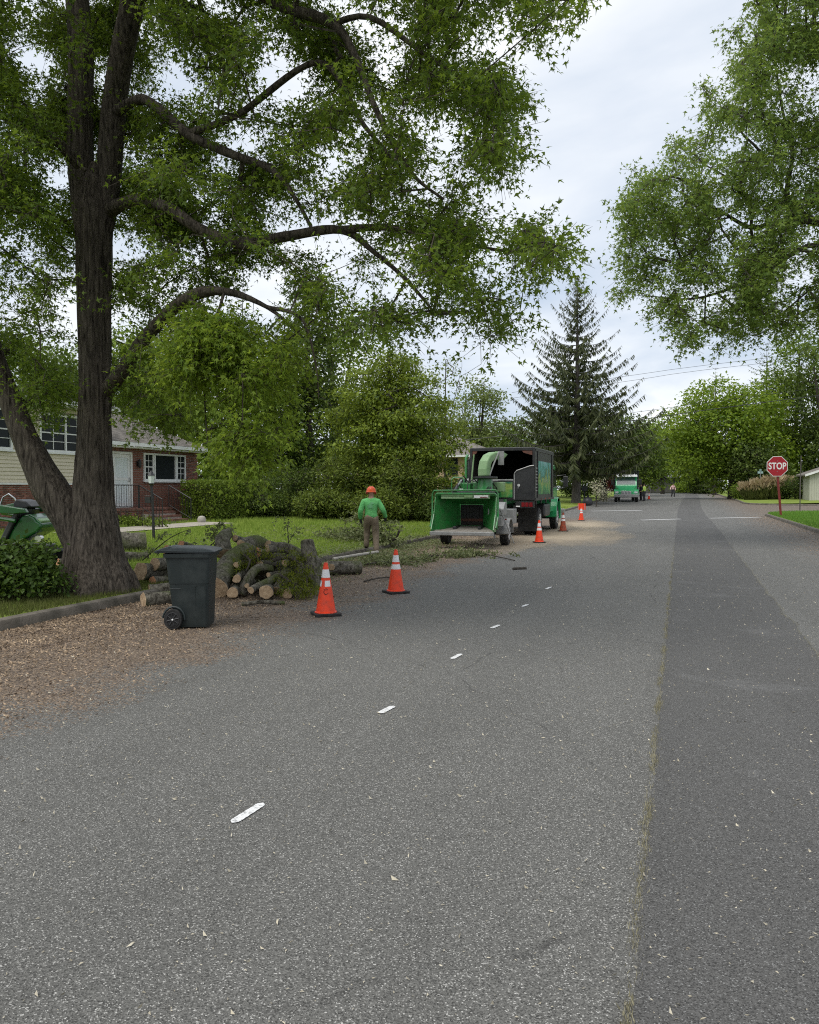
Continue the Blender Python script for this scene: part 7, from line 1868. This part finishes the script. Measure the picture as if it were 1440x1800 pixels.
tbox('axle', -0.6, 0.6, 1.33, 1.47, 0.43, 0.57, M['blackpaint']); tbox('axle', -0.9, 0.9, 5.69, 5.81, 0.43, 0.55, M['blackpaint'])
tbox('tow_hitch', -0.2, 0.2, -0.15, 0.6, 0.48, 0.80, M['blackpaint'])
for s in (-1, 1): tbox('fuel_tank', min(s*0.62, s*1.12), max(s*0.62, s*1.12), 2.6, 3.9, 0.62, 1.12, M['blackpaint'], bev=0.08)
cabp = [(4.55, 0.75), (6.35, 0.75), (6.35, 1.75), (6.10, 1.85), (5.75, 2.62), (5.5, 2.70), (4.62, 2.70), (4.55, 2.6)]
cab = MB().prism(cabp, 'x', -1.05, 1.05).build('cab', M['cabgreen'], tk, bevel=0.05)
MB().prism([(4.85, 1.75), (6.0, 1.75), (5.72, 2.5), (4.85, 2.52)], 'x', 1.052, 1.062).build('side_window', M['glass'], cab)
MB().prism([(4.85, 1.75), (6.0, 1.75), (5.72, 2.5), (4.85, 2.52)], 'x', -1.062, -1.052).build('side_window', M['glass'], cab)
MB().prism([(6.36, 0.75), (7.85, 0.75), (7.88, 1.42), (7.6, 1.58), (6.36, 1.72)], 'x', -0.78, 0.78).build('bonnet', M['cabgreen'], tk, bevel=0.05)
for s in (-1, 1):
    pts = [(5.75 + 0.68 * math.cos(a), 0.62 + 0.72 * math.sin(a)) for a in np.linspace(-0.25, math.pi + 0.12, 12)]
    fb = MB(); fb.prism(pts + [(5.75 + (p_[0]-5.75)*0.86, p_[1]-0.03) for p_ in pts[::-1]], 'x', min(s*0.72, s*1.20), max(s*0.72, s*1.20)); fb.build('fender', M['cabgreen'], tk, bevel=0.02)
    m_ = MB().tube([(s*1.06, 6.15, 2.25), (s*1.42, 6.2, 2.3), (s*1.42, 6.2, 1.75), (s*1.06, 6.15, 1.7)], 0.02, 6).build('mirror_arm', M['blackpaint'], tk)
    MB().box(s*1.42-0.10, s*1.42+0.10, 6.15, 6.23, 1.78, 2.24).build('mirror', M['blackpaint'], m_, bevel=0.02)
tbox('front_bumper', -1.15, 1.15, 7.9, 8.08, 0.5, 0.8, M['steel'], bev=0.03)

# ------------------------------------------------------------------ second truck, coming towards us
p = put(1101, 78); rz2 = math.pi
t2 = empty('dump_truck', (p[0], p[1], float(rise(p[1]))), R(4), 'distant green truck with white visor and black box, facing the camera', 'truck')
def ubox(name, x0, x1, y0, y1, z0, z1, mat, par=t2, bev=0.02): return MB().box(x0, x1, y0, y1, z0, z1).build(name, mat, par, bevel=bev)
hood = MB(); hood.hexa([(-0.80, -1.5, 0.72), (0.80, -1.5, 0.72), (0.98, 0.35, 0.72), (-0.98, 0.35, 0.72)], [(-0.66, -1.48, 1.06), (0.66, -1.48, 1.06), (0.90, 0.35, 1.60), (-0.90, 0.35, 1.60)]); hood.build('bonnet', M['cabgreen'], t2, bevel=0.06)
gr_ = ubox('grille_surround', -0.46, 0.46, -1.56, -1.505, 0.72, 1.08, M['chrome'])
for i in range(6): ubox('grille_slat', -0.42, 0.42, -1.575, -1.562, 0.74 + i * 0.055, 0.765 + i * 0.055, M['blackpaint'], gr_, 0)
for i in range(2): ubox('grille_bar', -0.16 + i * 0.28, -0.12 + i * 0.28, -1.585, -1.576, 0.73, 1.07, M['chrome'], gr_, 0)
for s in (-1, 1):
    fb = MB(); pts = [(-0.75 + 0.66 * math.cos(a), 0.55 + 0.68 * math.sin(a)) for a in np.linspace(-0.1, math.pi * 1.02, 12)]
    fb.prism(pts + [(-0.75 + (q[0] + 0.75) * 0.86, q[1] - 0.03) for q in pts[::-1]], 'x', min(s*0.70, s*1.16), max(s*0.70, s*1.16)); fb.build('fender', M['cabgreen'], t2, bevel=0.02)
    MB().prism([(-1.30, 0.62), (-1.40, 0.70), (-1.40, 1.08), (-1.22, 1.16), (-1.0, 1.1), (-1.0, 0.62)], 'x', min(s*0.69, s*1.14), max(s*0.69, s*1.14)).build('wing_front', M['cabgreen'], t2, bevel=0.03)
    ubox('headlight', min(s*0.74, s*1.06), max(s*0.74, s*1.06), -1.43, -1.405, 0.84, 1.02, M['headlight'])
    wheel(t2, (s*0.98, -0.75, 0.5), 0.50, 0.27, 0.28, spokes=5, rimface=s)
    for dx in (0.70, 1.0): wheel(t2, (s*dx, 4.0, 0.5), 0.5, 0.26, 0.28, spokes=5, rimface=s)
    m_ = MB().tube([(s*1.02, 0.55, 2.2), (s*1.36, 0.5, 2.25), (s*1.36, 0.5, 1.65), (s*1.02, 0.55, 1.6)], 0.022, 6).build('mirror_arm', M['blackpaint'], t2)
    MB().box(s*1.36-0.11, s*1.36+0.11, 0.46, 0.56, 1.68, 2.22).build('mirror', M['blackpaint'], m_, bevel=0.02)
ubox('front_bumper', -1.15, 1.15, -1.72, -1.57, 0.46, 0.74, M['steel'], bev=0.03)
cabp = [(0.36, 0.75), (2.0, 0.75), (2.0, 2.50), (0.98, 2.50), (0.42, 1.66), (0.36, 1.60)]
cab = MB().prism(cabp, 'x', -1.03, 1.03).build('cab', M['cabgreen'], t2, bevel=0.04)
MB().hexa([(-0.90, 0.435, 1.70), (0.90, 0.435, 1.70), (0.90, 0.47, 1.70), (-0.90, 0.47, 1.70)], [(-0.84, 0.90, 2.42), (0.84, 0.90, 2.42), (0.84, 0.94, 2.42), (-0.84, 0.94, 2.42)]).build('windscreen', pm('pale_windscreen', (0.05, 0.075, 0.075), (0.13, 0.17, 0.165), 3, 0.25, spec=0.4), cab)
vs_ = MB().hexa([(-1.08, 0.50, 2.46), (1.08, 0.50, 2.46), (1.08, 2.02, 2.505), (-1.08, 2.02, 2.505)], [(-1.05, 0.56, 2.64), (1.05, 0.56, 2.64), (1.05, 2.02, 2.76), (-1.05, 2.02, 2.76)]).build('roof_visor', M['signwhite'], t2, bevel=0.03)
for i in range(5): MB().lathe([(0.07, 2.64), (0.06, 2.73), (0.02, 2.76)], 10, 0, (-0.8 + i * 0.4, 0.75, 0.0)).build('marker_lamp', M['signwhite'], vs_)
bb = ubox('dump_body', -1.24, 1.24, 2.15, 6.2, 1.1, 3.02, M['blackpaint'])
ubox('body_rim', -1.28, 1.28, 2.1, 6.24, 3.022, 3.12, M['blackpaint'], bb)
ubox('cab_shield', -1.2, 1.2, 1.2, 2.14, 3.03, 3.10, M['blackpaint'], bb)
ubox('chassis', -0.5, 0.5, 0.4, 6.0, 0.8, 1.08, M['blackpaint'])

# ------------------------------------------------------------------ compact loader on the lawn
lz = at(45, HOR, 14.6)
lo = empty('compact_loader', (lz[0], lz[1], gz(lz[0], lz[1])), YAW, 'green compact loader half hidden behind the leafy shrub left of the maple', 'loader')
lift = 0.0
def lp(px, py): return ((px - 45) / 95.0, 1.75 + (857 - py) / 95.0 - gz(lz[0], lz[1]))
MB().prism([lp(*q) for q in ((26, 952), (36, 930), (48, 912), (56, 904), (66, 903), (76, 908), (80, 914), (87, 918), (88, 926), (80, 934), (62, 944), (44, 952))], 'y', -0.36, 0.36).build('bonnet', M['darkgreen'], lo, bevel=0.05, seg=3)
MB().prism([lp(*q) for q in ((72, 909), (82, 912), (88, 914), (86, 919), (76, 918))], 'y', -0.30, 0.30).build('bonnet_vent', M['greenlight'], lo, bevel=0.02)
MB().prism([lp(*q) for q in ((24, 955), (46, 912), (54, 895), (48, 893), (34, 915), (14, 955))], 'y', -0.42, 0.42).build('tower', M['blackpaint'], lo, bevel=0.02)
for s in (-1, 1):
    MB().prism([lp(*q) for q in ((-30, 893), (8, 884), (66, 893), (70, 900), (40, 902), (0, 899), (-30, 905))], 'y', s*0.46-0.05, s*0.46+0.05).build('lift_arm', M['darkgreen'], lo, bevel=0.015)
    MB().tube([(lp(-20, 903)[0], s*0.46, lp(-20, 903)[1]), (lp(48, 914)[0], s*0.46, lp(48, 914)[1])], 0.035, 8).build('lift_link', M['darkgreen'], lo, smooth=True)
    gzr = 0.0
    tr_ = MB().prism([(-0.75, 0.12), (-0.62, 0.0), (0.42, 0.0), (0.58, 0.14), (0.52, 0.34), (0.30, 0.42), (-0.55, 0.42), (-0.73, 0.32)], 'y', s*0.50-0.12, s*0.50+0.12).build('track', M['rubber'], lo, bevel=0.03)
MB().box(-0.55, 0.40, -0.36, 0.36, 0.15, 0.50).build('chassis', M['blackpaint'], lo, bevel=0.03)
MB().tube([(lp(4, 890)[0], -0.1, lp(4, 890)[1]), (lp(10, 874)[0], -0.1, lp(10, 874)[1]), (lp(20, 868)[0], -0.1, lp(20, 868)[1]), (lp(30, 876)[0], -0.1, lp(30, 876)[1]), (lp(36, 888)[0], -0.1, lp(36, 888)[1])], 0.016, 8).build('grab_loop', M['chrome'], lo, smooth=True)
MB().prism([lp(*q) for q in ((34, 884), (40, 877), (56, 881), (66, 890), (50, 894), (36, 893))], 'y', -0.25, 0.25).build('control_console', M['iron'], lo, bevel=0.02)
MB().lathe([(0.06, -0.40), (0.07, -0.37), (0.07, -0.30)], 14, 0, (lp(83, 945)[0], 0, lp(83, 945)[1]), 'y').build('work_lamp', M['chrome'], lo, smooth=True)

# ------------------------------------------------------------------ lamp post, signs, posts, mailbox
lx, ly = -13.9, 18.5
lm = empty('lamp_post', (lx, ly, gz(lx, ly)), 0, 'black lamp post with small lantern on the lawn before the steps', 'lamp post')
MB().tube([(0, 0, -0.1), (0, 0, 0.1), (-0.02, 0, 0.9), (-0.06, 0, 1.52)], [0.05, 0.042, 0.038, 0.036], 10).build('post', M['iron'], lm, smooth=True)
ln_ = MB().lathe([(0.05, 1.52), (0.085, 1.56), (0.085, 1.575)], 6, 0, (-0.06, 0, 0)).lathe([(0.115, 1.79), (0.05, 1.88), (0.015, 1.93)], 6, 0, (-0.06, 0, 0)).build('lantern', M['iron'], lm)
MB().lathe([(0.075, 1.578), (0.10, 1.785)], 6, 0, (-0.06, 0, 0)).build('glass', M['curtain'], ln_)
MB().tube([(-0.04, 0, 1.22), (-0.24, -0.05, 1.22)], 0.010, 6).build('arm', M['iron'], lm)
MB().box(-0.25, -0.06, -0.05, -0.03, 1.02, 1.20).build('hanging_plate', M['iron'], lm)

sp_ = put(1367, 44.7); SXs, SYs = 5.45, sp_[1]; SZ = gz(5.45, SYs)
ss_ = empty('stop_sign', (SXs, SYs, SZ), 0.22, 'red octagonal STOP sign on a leaning dark red post at the kerb corner', 'stop sign')
top_ = Vector((-0.26, 0.02, 2.82))
ax = top_.normalized()
pst = MB()
for a_, b_ in (((-0.055, 0.0), (0.055, 0.012)), ((-0.055, 0.012), (-0.035, 0.06)), ((0.035, 0.012), (0.055, 0.06))):
    vs = []
    for k in (-0.1, 1.14):
        c_ = top_ * k
        vs += [(c_.x + a_[0], c_.y + a_[1], c_.z), (c_.x + b_[0], c_.y + a_[1], c_.z), (c_.x + b_[0], c_.y + b_[1], c_.z), (c_.x + a_[0], c_.y + b_[1], c_.z)]
    pst.hexa(vs[:4], vs[4:])
pst.build('post', M['postred'], ss_)
def octa(r, y0, y1, c): return MB().prism([(c[0] + r / math.cos(R(22.5)) * math.cos(R(22.5 + 45 * i)), c[2] + r / math.cos(R(22.5)) * math.sin(R(22.5 + 45 * i))) for i in range(8)], 'y', y0, y1)
oc = octa(0.565, -0.030, -0.020, top_).build('sign_face', M['signwhite'], ss_)
octa(0.535, -0.034, -0.0305, top_).build('red_field', M['signred'], oc)
octa(0.565, -0.0195, -0.0165, top_).build('sign_back', M['steel'], oc)
cu = bpy.data.curves.new('STOP', 'FONT'); cu.body = 'STOP'; cu.size = 0.52; cu.align_x = 'CENTER'; cu.align_y = 'CENTER'; cu.extrude = 0.002; cu.offset = 0.012; cu.space_character = 1.02
to_ = bpy.data.objects.new('lettering', cu); COL.objects.link(to_)
dg = bpy.context.evaluated_depsgraph_get(); tm = bpy.data.meshes.new_from_object(to_.evaluated_get(dg)); bpy.data.objects.remove(to_)
tm.materials.clear(); tm.materials.append(M['signwhite'])
lt = link(tm, 'lettering', oc); lt.location = (top_.x, -0.0375, top_.z); lt.rotation_euler = (R(90), 0, 0); lt.scale = (0.76, 1.0, 1)
for dz in (-0.3, 0.3): MB().lathe([(0.02, -0.04), (0.02, -0.035)], 8, 0, (top_.x, 0, top_.z + dz), 'y').build('bolt', M['steel'], oc)

p = put(1407, 53); po = MB().tube([(0, 0, -0.1), (0, 0, 1.5), (0.03, 0, 3.7)], [0.035, 0.035, 0.03], 8).build('steel_post', M['spruce_bark'], None, smooth=True); po.location = p
tag(po, 'thin bare grey post on the lawn right of the stop sign', 'post')
p = put(1336.5, 80); sg = empty('street_name_sign', p, 0.2, 'small pale street name sign above the plumed grass', 'street sign')
MB().tube([(0, 0, -0.1), (0, 0, 2.75)], 0.035, 8).build('post', M['steel'], sg); MB().box(-0.26, 0.26, -0.02, 0.02, 2.60, 2.82).build('blade', pm('pale_sign_green', (0.34, 0.50, 0.46), (0.3, 0.45, 0.42), 5, 0.5), sg); MB().box(-0.02, 0.02, -0.26, 0.26, 2.84, 3.04).build('blade', pm('pale_sign_green_b', (0.34, 0.50, 0.46), (0.3, 0.45, 0.42), 5, 0.5), sg)

p = put(1040, 72); mb_ = empty('mailbox', (-8.25, p[1], gz(-8.25, p[1])), 0.1, 'black mailbox on a dark post at the far kerb', 'mailbox')
MB().box(-0.06, 0.06, -0.06, 0.06, -0.1, 1.05).build('post', M['mailblue'], mb_)
MB().prism([(-0.26, 1.06), (0.26, 1.06), (0.26, 1.42), (0.16, 1.56), (-0.16, 1.56), (-0.26, 1.42)], 'y', -0.3, 0.3).build('box', M['mailblue'], mb_)
p = put(1052, 68)
bg = empty('rubbish_bag', (-7.55, p[1], float(rise(p[1]))), 0, 'knotted black rubbish bag at the kerb by the mailbox', 'bag')
MB().lathe([(0.20, 0.0), (0.42, 0.10), (0.45, 0.35), (0.34, 0.60), (0.14, 0.72), (0.06, 0.76), (0.12, 0.86), (0.02, 0.88)], 16, 0).build('sack', M['bagblack'], bg, smooth=True)
MB().lathe([(0.07, 0.735), (0.085, 0.76), (0.07, 0.785)], 12, 0).build('knot', M['iron'], bg, smooth=True)

ups = put(1086, 92); up_ = empty('utility_pole', (-8.6, ups[1], gz(-8.6, ups[1])), 0, 'brown wooden utility pole beside the distant green truck', 'utility pole')
MB().tube([(0, 0, -0.2), (0, 0, 5), (0.05, 0, 9.6)], [0.19, 0.17, 0.13], 12).build('pole', M['poleWood'], up_, smooth=True)
MB().box(-1.1, 1.1, -0.07, 0.05, 8.9, 9.02).build('crossarm', M['poleWood'], up_)
for x in (-0.95, -0.4, 0.4, 0.95): MB().lathe([(0.05, 9.022), (0.06, 9.1), (0.03, 9.2)], 8, 0, (x, 0, 0)).build('insulator', M['steel'], up_)
def wire(label, pts, r):
    q, rr = catmull([np.array(p) for p in pts], [r] * len(pts), 3.0)
    o = MB().tube([p - q[0] for p in q], rr, 5).build('overhead_wire', M['iron'], None, smooth=True); o.location = tuple(q[0])
    return tag(o, label, 'wire', 'overhead wires across the street')
wire('thick dark wire crossing the street lowest, in front of the spruce', [at(700, 786, 84), at(840, 771, 80), at(1045, 748, 76), at(1159, 733, 76), at(1240, 721, 76), at(1440, 695, 78), at(1600, 676, 80)], 0.035)
wire('thin wire just above the thick one', [at(700, 765, 86), at(900, 748, 82), at(1090, 728, 80), at(1240, 708, 80), at(1600, 660, 84)], 0.018)
wire('upper of the two faint wires in the open sky gap', [at(900, 690, 92), at(1137, 656, 88), at(1240, 642, 88), at(1600, 600, 92)], 0.018)
wire('lower of the two faint wires in the open sky gap', [at(900, 700, 92), at(1137, 665, 88), at(1240, 650, 88), at(1600, 610, 92)], 0.018)
# white stone beside the hedge
st = MB().lathe([(0.05, 0.0), (0.15, 0.03), (0.17, 0.12), (0.12, 0.23), (0.03, 0.26)], 10).build('garden_stone', M['stone'], None, smooth=True); p = put(354, 30.2); st.location = p; tag(st, 'rounded pale stone at the foot of the hedge', 'stone')
